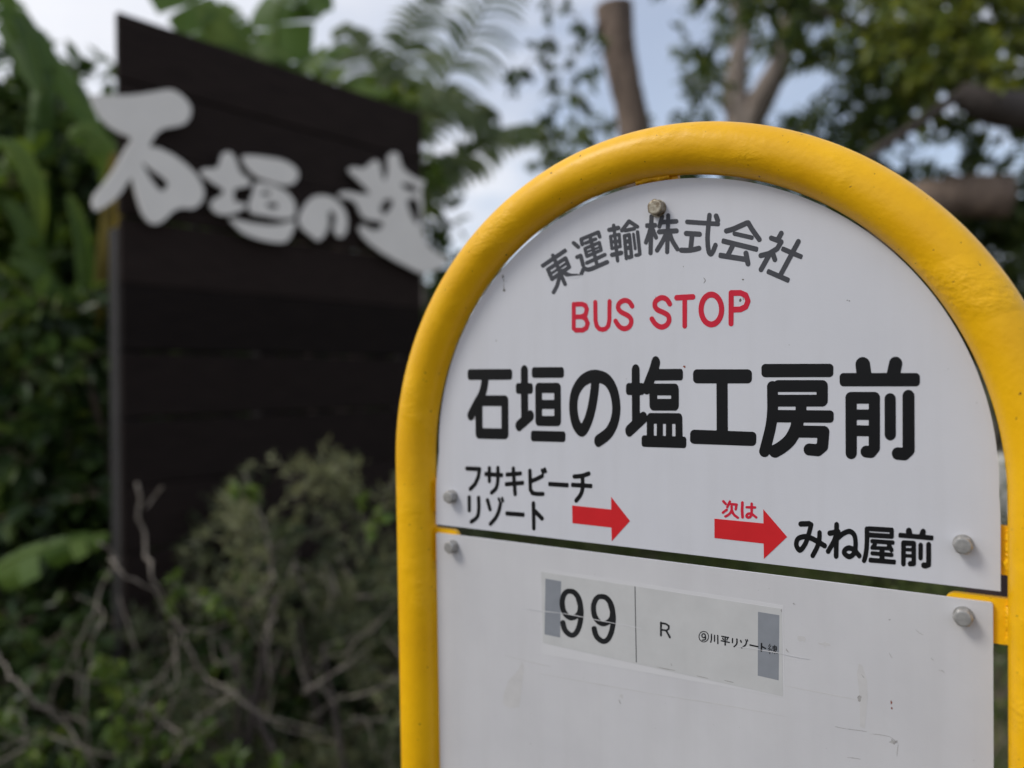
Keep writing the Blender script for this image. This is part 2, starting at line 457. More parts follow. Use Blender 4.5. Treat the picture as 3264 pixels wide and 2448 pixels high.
GL = json.loads('''{"stop_name":[[[[-3.85,107.1],[-3.13,107.25],[-2.73,107.22],[-1.92,106.92],[-1.52,106.64],[-0.87,105.9],[-0.3,104.74],[-0.03,103.6],[-0.01,102.08],[-0.82,98.61],[14.21,98.51],[14.6,
98.46],[14.99,98.25],[15.46,97.7],[15.83,96.57],[15.8,92.83],[15.63,92.08],[15.3,91.47],[14.9,91.07],[14.51,90.87],[-3.74,90.8],[-4.07,90.31],[-4.55,89.16],[-4.17,88.84],[10.19,
88.79],[10.97,88.63],[11.75,88.08],[12.13,87.59],[12.51,86.85],[12.84,85.35],[12.81,74.83],[12.62,73.32],[12.16,72.19],[11.58,71.42],[11.15,71.08],[10.37,70.77],[-5.21,70.58],
[-6.02,70.76],[-6.6,71.15],[-7.22,71.9],[-7.59,72.68],[-7.8,73.44],[-7.89,74.59],[-7.91,82.07],[-9.14,81.42],[-9.96,81.35],[-10.78,81.59],[-11.59,82.21],[-12.43,81.34],[-12.84,
81.11],[-14.49,81.03],[-14.83,80.7],[-14.93,69.1],[-14.66,68.63],[-13.82,69.35],[-12.99,69.75],[-12.16,69.8],[-11.75,69.69],[-10.94,69.2],[-10.53,68.75],[-10.1,68.02],[-9.74,66.92],
[-9.61,67.26],[-8.9,68.24],[-8.49,68.61],[-7.67,68.97],[12.7,69.19],[13.48,69.03],[13.87,68.79],[14.25,68.42],[14.69,67.72],[15.09,66.23],[15.09,54.21],[15.17,53.84],[15.25,53.76],
[16.41,53.72],[16.83,53.52],[17.41,52.79],[17.68,51.68],[17.6,48.3],[17.51,47.71],[17.11,46.78],[16.72,46.35],[16.33,46.13],[-12.06,45.78],[-12.47,45.78],[-12.96,45.94],[-13.29,
46.19],[-13.66,46.69],[-13.93,47.45],[-13.99,48.22],[-13.86,51.71],[-13.42,52.89],[-12.79,53.52],[-12.37,53.69],[-10.32,53.71],[-10.11,54.15],[-10.0,62.63],[-10.2,63.2],[-10.53,
62.62],[-11.03,62.07],[-21.11,53.13],[-21.95,52.51],[-22.38,52.35],[-23.22,52.29],[-24.06,52.58],[-24.89,53.32],[-25.5,54.44],[-25.79,55.61],[-25.82,56.78],[-25.62,57.96],[-25.24,
58.95],[-24.54,59.95],[-20.9,63.16],[-20.76,63.55],[-20.63,80.67],[-20.74,80.96],[-23.25,81.0],[-23.67,81.09],[-24.09,81.35],[-24.49,81.82],[-24.83,82.6],[-24.95,83.38],[-24.91,
86.51],[-24.85,87.29],[-24.61,88.07],[-23.99,88.92],[-23.56,89.18],[-23.14,89.28],[-21.04,89.28],[-20.62,89.38],[-20.5,98.16],[-20.34,99.32],[-20.08,100.09],[-19.66,100.86],[-19.21,
101.4],[-18.79,101.73],[-17.95,102.07],[-17.12,102.05],[-16.71,101.91],[-15.88,101.31],[-15.48,100.8],[-14.96,99.63],[-14.74,98.47],[-14.78,89.59],[-14.39,89.25],[-13.15,89.25],
[-12.74,89.18],[-12.33,88.95],[-11.91,89.3],[-8.11,98.08],[-7.13,100.67],[-5.7,105.23],[-4.94,106.36],[-4.35,106.86]],[[-2.25,80.86],[-2.34,78.85],[-2.27,78.69],[-1.87,78.59],[6.91,
78.61],[7.31,78.63],[7.47,78.92],[7.47,80.43],[7.33,80.91]],[[8.29,61.96],[7.96,61.54],[7.91,53.98],[8.19,53.75],[9.77,53.75],[10.17,53.84],[10.24,54.05],[10.25,61.6],[10.15,61.98]],
[[1.53,61.79],[1.42,53.76],[3.43,53.74],[3.54,54.21],[3.59,61.81]],[[-4.91,61.68],[-5.05,53.93],[-5.01,53.84],[-4.61,53.72],[-3.39,53.73],[-2.97,54.0],[-2.87,61.65],[-3.29,61.77]]],
[[[-157.07,100.33],[-156.61,100.49],[-156.07,100.51],[-119.43,100.17],[-118.93,100.14],[-118.43,99.94],[-117.84,99.39],[-117.58,98.96],[-117.34,98.11],[-117.38,94.27],[-117.53,
93.59],[-117.82,92.99],[-118.17,92.57],[-118.88,92.14],[-119.58,92.05],[-138.65,92.06],[-138.82,91.83],[-139.45,87.91],[-140.04,85.3],[-140.84,82.69],[-141.67,80.5],[-141.51,80.28],
[-140.98,80.24],[-123.87,80.3],[-122.85,79.92],[-122.35,79.53],[-121.83,78.88],[-121.29,77.6],[-121.14,76.31],[-121.4,51.0],[-121.62,49.71],[-121.97,48.84],[-122.6,47.95],[-123.45,
47.27],[-123.96,47.05],[-124.99,46.93],[-148.53,46.53],[-149.6,46.69],[-150.13,46.96],[-150.66,47.39],[-151.18,48.07],[-151.65,49.16],[-151.83,50.48],[-151.63,63.71],[-151.77,64.15],
[-151.93,64.34],[-153.5,61.91],[-154.15,61.19],[-155.24,60.57],[-156.33,60.45],[-156.87,60.55],[-157.65,60.93],[-158.16,61.37],[-158.79,62.24],[-159.24,63.56],[-159.32,64.45],
[-159.25,65.34],[-158.92,66.47],[-158.36,67.49],[-152.81,76.04],[-149.28,80.91],[-148.21,82.67],[-147.21,84.86],[-146.47,87.05],[-145.91,89.24],[-145.46,91.87],[-145.52,91.98],
[-146.05,92.1],[-156.24,92.11],[-156.78,92.14],[-157.37,92.38],[-157.85,92.78],[-158.18,93.27],[-158.47,94.15],[-158.45,98.14],[-158.27,98.94],[-158.02,99.46],[-157.69,99.9]],
[[-144.85,71.79],[-145.12,55.95],[-145.05,55.07],[-144.64,54.93],[-127.89,55.11],[-127.69,55.55],[-127.52,71.95],[-127.6,72.07],[-144.31,71.91]]],[[[-51.51,98.55],[-49.35,98.79],
[-47.58,98.75],[-45.38,98.45],[-42.76,97.81],[-40.59,97.01],[-39.29,96.36],[-37.57,95.18],[-36.33,94.02],[-34.69,92.03],[-33.42,90.06],[-32.23,87.69],[-31.58,86.12],[-30.82,83.76],
[-30.32,81.8],[-29.73,78.66],[-29.4,75.92],[-29.25,73.17],[-29.27,71.21],[-29.48,68.46],[-29.88,65.7],[-30.47,62.94],[-31.19,60.56],[-32.15,58.17],[-33.15,56.17],[-34.26,54.23],
[-35.4,52.55],[-36.46,51.27],[-37.78,49.96],[-39.54,48.46],[-41.3,47.18],[-45.28,44.58],[-46.17,44.24],[-47.05,44.24],[-47.93,44.6],[-48.68,45.3],[-49.17,46.08],[-49.56,47.27],
[-49.68,48.47],[-49.57,49.68],[-49.19,50.89],[-48.71,51.74],[-47.97,52.54],[-42.48,56.19],[-40.71,57.72],[-39.76,58.76],[-38.45,60.78],[-37.07,63.58],[-36.31,65.97],[-35.79,68.75],
[-35.53,71.52],[-35.54,73.49],[-35.88,76.65],[-36.43,79.41],[-37.13,81.77],[-38.0,83.75],[-39.01,85.44],[-40.29,87.0],[-41.15,87.73],[-42.45,88.46],[-43.76,88.96],[-45.09,89.31],
[-45.87,82.54],[-46.75,77.35],[-48.11,70.94],[-49.69,65.31],[-51.5,60.45],[-53.56,56.38],[-54.55,54.74],[-55.44,53.5],[-56.28,52.58],[-57.2,51.86],[-58.1,51.35],[-59.01,51.11],
[-59.92,51.1],[-60.82,51.27],[-62.17,51.94],[-63.07,52.61],[-64.77,54.43],[-66.3,56.83],[-67.49,59.65],[-68.35,62.89],[-69.07,67.37],[-69.3,70.63],[-69.29,73.49],[-69.18,75.53],
[-68.78,78.8],[-68.17,81.66],[-67.63,83.44],[-66.88,85.32],[-65.64,87.76],[-64.07,90.19],[-62.46,92.21],[-61.08,93.66],[-59.47,95.02],[-57.42,96.35],[-55.61,97.24],[-53.36,98.09]],
[[-51.71,89.41],[-53.5,88.76],[-54.85,88.09],[-56.21,87.23],[-57.58,86.06],[-59.22,84.11],[-60.35,82.39],[-61.28,80.53],[-61.86,78.84],[-62.28,76.81],[-62.54,74.38],[-62.6,71.54],
[-62.45,69.11],[-62.11,66.68],[-61.44,63.86],[-60.77,62.25],[-59.77,60.79],[-59.32,60.72],[-57.34,64.35],[-56.03,67.6],[-54.89,71.24],[-53.88,75.28],[-52.68,81.31],[-51.92,86.53],
[-51.66,88.94]]],[[[-95.39,89.5],[-94.39,89.71],[-78.67,89.65],[-77.74,89.45],[-77.27,89.16],[-76.46,88.19],[-76.12,87.37],[-75.93,86.14],[-76.13,61.9],[-76.29,60.66],[-76.6,59.83],
[-77.16,59.0],[-77.77,58.46],[-78.24,58.22],[-79.18,58.07],[-94.93,57.82],[-95.89,58.04],[-96.37,58.35],[-97.16,59.33],[-97.5,60.16],[-97.67,61.41],[-97.35,86.15],[-97.1,87.41],
[-96.72,88.24],[-96.02,89.08]],[[-91.82,70.38],[-91.92,65.72],[-91.42,65.41],[-81.89,65.49],[-81.63,65.91],[-81.59,70.04],[-81.8,70.56],[-91.34,70.47]],[[-91.62,82.12],[-91.71,
81.98],[-91.7,77.28],[-91.22,77.2],[-82.17,77.23],[-81.7,77.24],[-81.53,77.48],[-81.49,82.02],[-81.62,82.2]]],[[[-107.64,102.64],[-106.87,102.9],[-106.38,102.91],[-105.4,102.63],
[-104.42,101.8],[-103.74,100.48],[-103.52,99.21],[-103.59,89.95],[-103.16,89.52],[-101.2,89.51],[-100.71,89.4],[-100.23,89.09],[-99.88,88.67],[-99.52,87.83],[-99.43,86.99],[-99.49,
84.05],[-99.6,83.21],[-99.85,82.59],[-100.35,81.95],[-100.85,81.64],[-101.34,81.53],[-103.3,81.52],[-103.68,81.1],[-103.82,69.71],[-103.8,69.29],[-103.52,68.91],[-102.53,69.36],
[-101.55,69.39],[-100.57,69.0],[-100.09,68.61],[-99.42,67.68],[-99.09,66.84],[-98.92,66.0],[-98.93,64.74],[-99.09,63.9],[-99.41,63.05],[-99.71,62.54],[-100.37,61.77],[-110.21,54.1],
[-111.22,53.53],[-112.22,53.41],[-113.22,53.7],[-113.71,54.03],[-114.55,55.06],[-115.03,56.32],[-115.12,58.03],[-114.83,59.32],[-114.1,60.64],[-113.59,61.17],[-110.34,63.67],
[-110.02,64.1],[-109.85,81.07],[-110.23,81.49],[-112.72,81.51],[-113.22,81.7],[-113.87,82.33],[-114.1,82.76],[-114.32,83.61],[-114.25,87.44],[-114.0,88.29],[-113.76,88.71],[-113.08,
89.35],[-112.58,89.53],[-110.09,89.55],[-109.74,89.97],[-109.57,99.71],[-109.36,100.55],[-108.88,101.51],[-108.37,102.13]]],[[[-100.35,54.2],[-99.36,54.34],[-74.09,54.5],[-73.63,
54.34],[-73.17,53.96],[-72.67,52.96],[-72.58,52.14],[-72.76,48.45],[-73.11,47.61],[-73.46,47.19],[-74.22,46.74],[-74.68,46.7],[-99.99,46.34],[-100.47,46.42],[-100.96,46.71],
[-101.44,47.31],[-101.65,47.84],[-101.78,48.67],[-101.6,52.47],[-101.26,53.33],[-100.83,53.87]]],[[[-98.13,101.24],[-74.75,100.96],[-74.29,100.81],[-73.83,100.45],[-73.38,99.71],
[-73.23,99.23],[-73.21,95.55],[-73.34,94.74],[-73.94,93.68],[-74.41,93.33],[-74.87,93.2],[-98.69,93.33],[-99.18,93.56],[-99.66,94.04],[-100.07,94.97],[-100.16,95.81],[-100.09,99.17],
[-99.85,100.0],[-99.54,100.52],[-99.05,100.99],[-98.56,101.2]]],[[[75.48,90.45],[76.73,90.74],[102.39,90.59],[103.4,90.4],[104.07,90.03],[104.58,89.58],[105.07,88.89],[105.37,88.15],
[105.53,87.08],[105.47,78.18],[105.29,77.11],[104.75,76.03],[103.96,75.24],[103.29,74.87],[102.61,74.69],[93.42,74.55],[93.29,74.46],[93.21,74.1],[93.19,72.65],[93.41,72.39],[93.75,
72.38],[106.62,72.47],[107.29,72.38],[108.15,71.81],[108.41,71.45],[108.68,70.75],[108.69,67.2],[108.35,66.12],[107.57,65.31],[106.57,65.03],[91.97,64.8],[91.56,64.66],[91.42,63.56],
[91.39,63.2],[91.61,63.01],[103.54,63.12],[104.21,62.92],[104.88,62.52],[105.29,62.13],[105.78,61.43],[106.14,60.37],[106.2,59.3],[105.48,50.71],[105.28,49.64],[104.96,48.91],
[104.43,48.17],[101.05,45.1],[100.37,44.8],[99.69,44.67],[93.88,44.94],[93.19,45.2],[92.37,45.83],[91.83,46.6],[91.48,47.61],[91.46,49.06],[91.8,50.16],[92.55,51.24],[93.25,51.78],
[93.94,52.1],[94.62,52.24],[98.38,52.08],[98.81,52.24],[99.1,52.61],[99.34,55.5],[99.09,55.77],[88.78,55.58],[86.65,52.02],[85.28,50.26],[84.2,49.12],[82.4,47.46],[80.19,45.65],
[78.48,44.48],[75.96,42.98],[75.24,42.69],[74.52,42.57],[73.22,42.74],[72.03,43.42],[71.29,44.32],[70.93,44.58],[70.31,43.71],[69.47,43.08],[68.74,42.78],[67.64,42.69],[66.92,42.86],
[66.32,43.16],[65.82,43.55],[65.3,44.23],[64.88,45.33],[64.82,46.08],[64.9,46.83],[68.4,60.38],[69.06,63.74],[69.65,67.84],[70.0,73.05],[70.0,86.77],[70.11,87.51],[70.6,88.66],
[71.2,89.36],[71.7,89.73],[72.42,90.04],[73.14,90.16],[73.86,90.11],[74.58,89.88]],[[75.79,64.43],[74.68,58.71],[72.63,50.5],[72.79,50.22],[74.96,51.47],[76.4,52.46],[78.92,54.57],
[80.35,56.07],[81.33,57.44],[82.56,59.68],[83.51,61.9],[84.08,63.74],[84.19,64.48],[83.95,64.68],[76.15,64.56]],[[76.67,83.36],[76.52,83.08],[76.53,81.98],[76.65,81.74],[77.01,
81.69],[98.61,81.79],[98.95,81.81],[99.12,82.07],[99.13,83.14],[98.96,83.43],[98.62,83.45]],[[76.59,74.33],[76.51,74.24],[76.48,72.4],[76.57,72.29],[86.47,72.33],[86.82,72.38],
[86.94,72.56],[86.95,74.01],[86.84,74.47]]],[[[24.18,97.73],[24.64,97.93],[25.45,98.05],[58.2,97.62],[59.32,97.34],[60.24,96.52],[60.62,95.77],[60.76,95.02],[60.72,91.27],[60.56,
90.53],[60.16,89.78],[59.24,89.01],[58.12,88.74],[45.67,88.78],[45.48,88.7],[45.36,88.32],[45.21,58.58],[45.36,58.41],[45.75,58.39],[60.8,58.3],[61.91,57.97],[62.39,57.59],[62.91,
56.86],[63.18,55.74],[62.98,51.62],[62.58,50.63],[61.83,49.82],[61.09,49.44],[60.35,49.32],[22.9,49.19],[21.69,49.43],[20.85,50.03],[20.35,50.8],[20.13,51.57],[20.29,55.89],[20.71,
57.08],[21.38,57.87],[21.79,58.15],[23.0,58.53],[37.64,58.45],[37.98,58.76],[38.15,88.35],[38.07,88.73],[37.96,88.81],[25.34,88.85],[24.55,88.99],[23.75,89.42],[22.97,90.34],[22.69,
91.12],[22.68,95.41],[23.03,96.59],[23.43,97.15]]],[[[118.19,83.55],[131.32,83.55],[132.27,83.19],[132.89,82.67],[133.44,81.86],[133.69,81.18],[133.82,80.14],[133.63,50.82],[133.39,
49.77],[133.03,49.07],[131.1,46.35],[130.47,45.67],[129.52,45.14],[128.56,45.01],[125.7,45.24],[125.06,45.44],[124.37,45.89],[123.8,46.56],[123.47,47.25],[123.3,47.94],[123.28,
48.99],[123.43,49.69],[123.81,50.56],[124.46,51.37],[125.1,51.83],[125.74,52.08],[126.38,52.16],[127.34,52.09],[127.66,52.23],[127.72,57.53],[127.37,57.69],[121.61,57.56],[121.32,
57.31],[121.26,47.15],[120.85,45.73],[120.02,44.63],[119.26,44.12],[118.61,43.91],[117.96,43.85],[117.31,43.96],[116.66,44.25],[116.01,44.79],[115.54,45.47],[115.27,46.17],[115.13,
47.22],[115.25,80.37],[115.6,81.68],[116.26,82.64],[117.24,83.32]],[[121.41,76.59],[121.39,73.35],[121.71,73.23],[127.47,73.32],[127.82,73.51],[127.81,76.66]],[[121.35,66.82],
[121.33,63.97],[127.41,63.98],[127.76,64.13],[127.78,66.91],[127.75,67.04],[127.43,67.19],[121.67,67.06]]],[[[141.61,103.72],[142.61,103.69],[143.22,103.5],[143.83,103.16],[144.69,
102.29],[145.22,101.27],[145.46,100.24],[145.47,99.23],[144.63,94.83],[144.59,94.49],[144.7,94.38],[152.54,94.29],[153.2,94.06],[153.9,93.38],[154.2,92.71],[154.31,92.03],[154.27,
88.68],[153.9,87.67],[153.1,86.92],[152.21,86.73],[114.33,86.78],[113.67,86.87],[113.25,87.07],[112.69,87.54],[112.36,88.05],[112.1,89.19],[112.16,92.72],[112.4,93.46],[113.06,
94.28],[114.05,94.69],[121.2,94.63],[121.32,94.74],[120.84,99.29],[120.99,100.68],[121.37,101.72],[121.81,102.41],[122.46,103.09],[123.19,103.57],[124.47,103.93],[125.75,103.79],
[127.02,103.12],[127.79,102.29],[128.27,101.45],[128.58,100.54],[129.26,95.0],[129.35,94.65],[129.5,94.54],[137.32,94.46],[137.57,94.91],[138.72,100.71],[139.06,101.72],[139.53,
102.48],[140.15,103.09],[140.77,103.47]]],[[[78.44,100.7],[106.82,100.3],[107.82,99.83],[108.15,99.49],[108.55,98.77],[108.71,97.71],[108.63,94.17],[108.35,93.46],[107.77,92.78],
[107.1,92.42],[106.43,92.33],[69.18,92.49],[68.46,92.57],[67.73,92.91],[67.37,93.23],[66.94,93.84],[66.69,94.58],[66.7,98.67],[66.93,99.41],[67.44,100.15],[68.17,100.64],[68.9,
100.82]]],[[[147.66,84.64],[148.29,84.78],[148.89,84.76],[149.5,84.6],[150.1,84.28],[151.0,83.29],[151.32,82.62],[151.54,81.61],[151.48,50.21],[151.23,49.19],[150.64,48.14],[148.09,
45.32],[147.48,44.86],[146.87,44.58],[146.26,44.46],[142.29,44.68],[141.37,45.02],[140.76,45.51],[140.39,45.96],[140.04,46.63],[139.84,47.31],[139.8,48.68],[140.07,49.72],[140.43,
50.42],[141.02,51.13],[141.5,51.49],[142.64,51.92],[145.08,51.81],[145.33,51.99],[145.47,81.58],[145.71,82.6],[146.16,83.47],[146.77,84.13]]],[[[137.95,82.57],[138.81,82.84],
[139.42,82.84],[140.04,82.69],[140.65,82.35],[141.15,81.9],[141.61,81.22],[141.87,80.54],[142.01,79.52],[141.96,58.69],[141.68,57.65],[141.01,56.6],[140.02,55.88],[138.96,55.65],
[138.04,55.84],[137.1,56.47],[136.44,57.47],[136.14,58.84],[136.19,79.82],[136.44,80.85],[136.8,81.54],[137.25,82.07]]]],"company_name":[[[[-45.08,196.01],[-44.57,196.09],[-43.98,
195.97],[-43.48,195.66],[-43.16,195.27],[-41.99,191.59],[-42.05,190.89],[-42.42,190.4],[-42.89,190.16],[-43.48,190.12],[-44.2,190.4],[-44.73,190.99],[-45.41,193.02],[-49.27,192.0],
[-49.31,191.83],[-49.0,190.96],[-47.01,191.44],[-46.42,191.45],[-46.02,191.33],[-45.63,191.06],[-45.36,190.7],[-45.22,190.33],[-45.23,189.8],[-45.54,189.29],[-46.06,189.0],[-48.25,
188.42],[-48.34,188.33],[-48.21,187.78],[-48.06,187.57],[-43.89,188.69],[-43.3,188.58],[-42.91,188.35],[-42.47,187.74],[-41.12,181.93],[-41.25,181.39],[-41.76,180.92],[-46.0,179.66],
[-46.12,179.55],[-45.82,178.33],[-45.62,178.19],[-40.29,179.88],[-39.7,179.97],[-39.12,179.83],[-38.71,179.57],[-38.3,179.0],[-38.2,178.46],[-38.44,177.78],[-38.96,177.38],[-45.07,
175.36],[-44.59,173.18],[-44.51,173.06],[-44.31,173.1],[-38.6,174.84],[-38.02,174.9],[-37.44,174.77],[-37.05,174.56],[-36.48,173.9],[-36.35,173.53],[-36.34,172.99],[-36.65,172.32],
[-37.28,171.88],[-49.14,168.24],[-52.34,167.72],[-55.35,168.47],[-55.55,168.36],[-56.8,165.99],[-57.15,165.61],[-57.82,165.36],[-58.42,165.4],[-59.03,165.69],[-59.43,166.14],
[-59.63,165.98],[-59.56,165.25],[-59.75,164.73],[-60.26,164.22],[-60.88,164.0],[-64.97,164.28],[-67.43,164.76],[-68.67,165.17],[-70.11,165.8],[-71.34,166.47],[-72.58,167.31],
[-72.67,167.19],[-69.79,160.75],[-69.74,160.2],[-69.94,159.67],[-70.42,159.24],[-71.04,159.06],[-71.67,159.13],[-72.29,159.47],[-72.69,160.02],[-74.53,164.03],[-74.72,163.9],
[-75.75,160.82],[-76.6,158.85],[-77.56,157.21],[-79.48,154.44],[-79.93,154.04],[-80.57,153.84],[-81.2,153.89],[-81.85,154.23],[-82.19,154.62],[-82.35,155.0],[-82.32,155.74],[-80.27,
158.74],[-79.4,160.25],[-78.48,162.49],[-77.61,165.37],[-81.25,163.49],[-82.1,163.43],[-82.95,163.8],[-83.4,164.33],[-84.63,167.01],[-85.26,167.8],[-85.33,168.55],[-86.73,171.63],
[-86.85,172.38],[-86.65,172.92],[-86.2,173.35],[-80.12,176.25],[-80.1,176.44],[-80.6,177.54],[-80.81,177.67],[-88.77,173.72],[-89.42,173.56],[-89.85,173.66],[-90.27,173.95],[-91.11,
175.16],[-91.26,175.73],[-91.01,176.27],[-82.16,180.68],[-82.1,180.86],[-82.5,181.82],[-82.5,182.37],[-82.23,182.9],[-81.78,183.24],[-81.14,183.38],[-80.3,183.19],[-79.84,182.86],
[-79.26,182.11],[-71.45,185.95],[-71.03,186.02],[-70.62,185.94],[-70.15,185.61],[-69.26,184.25],[-69.21,183.88],[-69.41,183.4],[-69.83,183.11],[-77.83,179.15],[-77.99,179.01],
[-77.43,177.77],[-77.23,177.63],[-71.33,180.43],[-70.5,180.49],[-69.67,180.14],[-69.16,179.5],[-66.25,172.87],[-66.12,172.31],[-66.23,171.78],[-66.64,171.27],[-69.86,169.52],
[-69.88,169.34],[-68.0,168.33],[-66.15,167.7],[-64.72,167.45],[-60.84,167.09],[-60.03,166.6],[-59.63,165.98],[-59.44,166.15],[-59.61,166.71],[-59.54,167.24],[-57.64,170.88],[-57.21,
171.39],[-57.85,171.98],[-58.07,172.36],[-59.5,177.72],[-59.66,177.82],[-60.88,177.49],[-61.49,177.52],[-62.12,177.78],[-62.67,178.37],[-62.84,178.93],[-62.78,179.47],[-62.48,
179.96],[-62.06,180.24],[-58.59,181.17],[-57.78,180.99],[-57.23,180.58],[-56.9,180.01],[-55.08,173.01],[-55.04,172.46],[-55.15,172.11],[-54.09,171.38],[-52.5,170.93],[-52.3,170.96],
[-50.09,171.35],[-46.92,172.31],[-47.44,173.07],[-47.86,174.53],[-53.27,172.83],[-54.07,172.94],[-54.47,173.16],[-54.82,173.52],[-55.05,174.08],[-55.02,174.62],[-54.85,174.99],
[-54.44,175.36],[-48.61,177.24],[-48.56,177.45],[-48.83,178.55],[-48.98,178.78],[-53.2,177.55],[-54.0,177.67],[-54.6,178.16],[-54.79,178.56],[-56.22,184.09],[-56.23,184.81],[-55.9,
185.3],[-55.49,185.52],[-51.06,186.75],[-50.95,186.81],[-51.06,187.35],[-51.25,187.63],[-54.26,186.86],[-54.87,186.94],[-55.46,187.32],[-55.57,187.26],[-55.86,186.57],[-56.29,
186.22],[-56.9,186.06],[-57.7,186.22],[-58.24,186.63],[-58.56,187.2],[-59.3,191.06],[-59.24,191.79],[-58.87,192.28],[-58.42,192.52]],[[-78.77,173.43],[-83.04,171.4],[-83.11,171.34],
[-82.63,170.29],[-82.42,170.16],[-78.34,172.23],[-78.29,172.41]],[[-71.59,176.88],[-75.95,174.79],[-76.01,174.61],[-75.61,173.72],[-75.4,173.73],[-71.0,176.01],[-71.38,176.89]],
[[-77.34,170.32],[-81.48,168.25],[-81.62,168.07],[-81.2,167.13],[-80.98,167.15],[-76.94,169.32]],[[-52.59,191.12],[-56.07,190.19],[-56.11,190.02],[-55.85,188.62],[-55.52,189.06],
[-55.03,189.34],[-52.0,190.14],[-51.8,190.29],[-52.0,191.06],[-52.19,191.23]],[[-70.18,174.02],[-74.64,171.74],[-74.6,171.47],[-74.39,171.44],[-73.55,171.7],[-72.72,171.57],[-72.51,
171.63],[-69.93,173.0],[-69.75,173.17]],[[-44.72,185.89],[-47.5,185.05],[-47.32,184.27],[-47.12,184.22],[-44.44,184.91],[-44.59,185.64]],[[-50.5,184.29],[-53.31,183.5],[-53.37,
183.46],[-53.23,182.9],[-53.12,182.73],[-50.11,183.48],[-50.27,184.23]],[[-49.74,181.9],[-52.54,181.19],[-52.76,181.07],[-52.56,180.39],[-49.55,181.28]],[[-44.17,183.29],[-46.75,
182.64],[-46.87,182.48],[-46.77,182.11],[-43.98,182.87],[-43.98,183.09]]],[[[-32.94,199.43],[-32.26,199.35],[-31.68,198.96],[-31.43,198.56],[-31.28,197.66],[-31.13,197.49],[-29.4,
197.65],[-28.83,197.55],[-28.45,197.37],[-27.84,196.75],[-27.59,196.03],[-27.72,195.33],[-27.91,195.01],[-28.3,194.7],[-28.87,194.51],[-30.79,194.31],[-30.91,194.11],[-30.76,192.69],
[-30.62,192.54],[-28.7,192.74],[-28.32,192.69],[-27.76,192.36],[-27.49,191.99],[-27.39,191.63],[-26.76,182.83],[-26.94,182.44],[-27.32,182.13],[-29.43,181.81],[-29.58,181.7],
[-29.45,180.41],[-29.26,180.17],[-27.35,180.35],[-26.59,180.14],[-26.11,179.79],[-25.82,179.42],[-25.66,179.05],[-25.59,178.52],[-25.86,177.74],[-26.44,177.27],[-26.82,177.15],
[-28.96,176.91],[-29.06,176.74],[-28.74,173.21],[-28.87,172.87],[-29.17,172.55],[-29.75,172.33],[-30.33,172.4],[-30.71,172.59],[-31.02,172.88],[-31.22,173.25],[-31.61,176.63],
[-33.73,176.4],[-34.5,176.52],[-34.95,176.75],[-35.36,177.14],[-35.58,177.52],[-35.72,178.06],[-35.66,178.58],[-35.51,178.92],[-35.23,179.25],[-34.85,179.5],[-34.46,179.62],[-32.14,
179.87],[-31.97,180.0],[-32.12,181.42],[-34.24,181.24],[-34.86,181.51],[-35.29,182.08],[-36.27,190.82],[-36.27,191.17],[-36.15,191.51],[-35.64,191.95],[-33.3,192.26],[-33.44,193.86],
[-33.49,194.01],[-33.68,194.01],[-35.81,193.81],[-36.58,194.01],[-36.97,194.26],[-37.35,194.69],[-37.57,195.19],[-37.6,195.72],[-37.33,196.4],[-36.74,196.86],[-33.83,197.22],
[-33.92,198.31],[-33.81,198.83],[-33.41,199.27]],[[-29.89,190.33],[-30.49,190.21],[-30.3,188.37],[-30.11,188.16],[-29.53,188.17],[-29.65,190.3]],[[-32.64,185.7],[-33.22,185.67],
[-33.3,185.58],[-33.05,183.68],[-32.47,183.72],[-32.38,183.91]],[[-33.74,189.88],[-33.57,188.14],[-32.99,188.1],[-32.85,188.17],[-33.01,189.77],[-33.16,189.96]],[[-29.76,185.76],
[-29.95,185.74],[-30.0,185.6],[-29.85,184.18],[-29.78,184.09],[-29.29,184.13],[-29.19,184.29],[-29.31,185.71]]],[[[-21.94,191.75],[-21.13,191.83],[-20.57,191.69],[-20.02,191.22],
[-19.77,190.65],[-18.28,175.24],[-18.42,174.73],[-18.94,174.26],[-21.0,173.69],[-21.57,173.78],[-22.13,174.13],[-22.4,173.7],[-22.7,173.46],[-23.46,173.3],[-24.02,173.47],[-24.34,
173.7],[-24.63,174.07],[-24.75,174.43],[-26.0,190.26],[-25.93,190.61],[-25.74,190.93],[-25.3,191.25]],[[-22.42,180.16],[-22.55,179.98],[-22.28,176.68],[-21.13,176.71],[-21.05,
176.88],[-21.36,180.04],[-21.48,180.18]],[[-22.74,184.55],[-22.86,184.54],[-22.9,184.37],[-22.8,183.14],[-21.82,183.12],[-21.68,183.2],[-21.8,184.5],[-21.99,184.58]],[[-22.68,
189.07],[-23.26,188.93],[-23.08,187.49],[-22.1,187.59],[-22.24,189.0],[-22.3,189.1]]],[[[-21.24,201.05],[-20.82,200.98],[-20.41,200.78],[-14.26,196.27],[-13.96,195.89],[-13.78,
195.35],[-13.82,194.84],[-14.0,194.48],[-14.38,194.15],[-14.94,193.99],[-15.49,194.05],[-16.05,194.27],[-16.13,193.72],[-16.3,193.39],[-16.67,193.08],[-17.19,192.93],[-23.96,192.34],
[-24.66,192.56],[-25.27,193.07],[-25.66,192.74],[-26.23,192.57],[-26.8,192.63],[-27.37,192.93],[-27.74,193.37],[-27.91,193.79],[-27.93,194.31],[-27.71,194.81],[-22.27,200.65],
[-21.76,200.98]],[[-20.87,197.81],[-23.29,195.2],[-23.16,195.09],[-18.08,195.53],[-17.81,195.63]]],[[[-15.33,192.94],[-14.77,192.9],[-14.4,192.73],[-14.03,192.4],[-13.78,191.91],
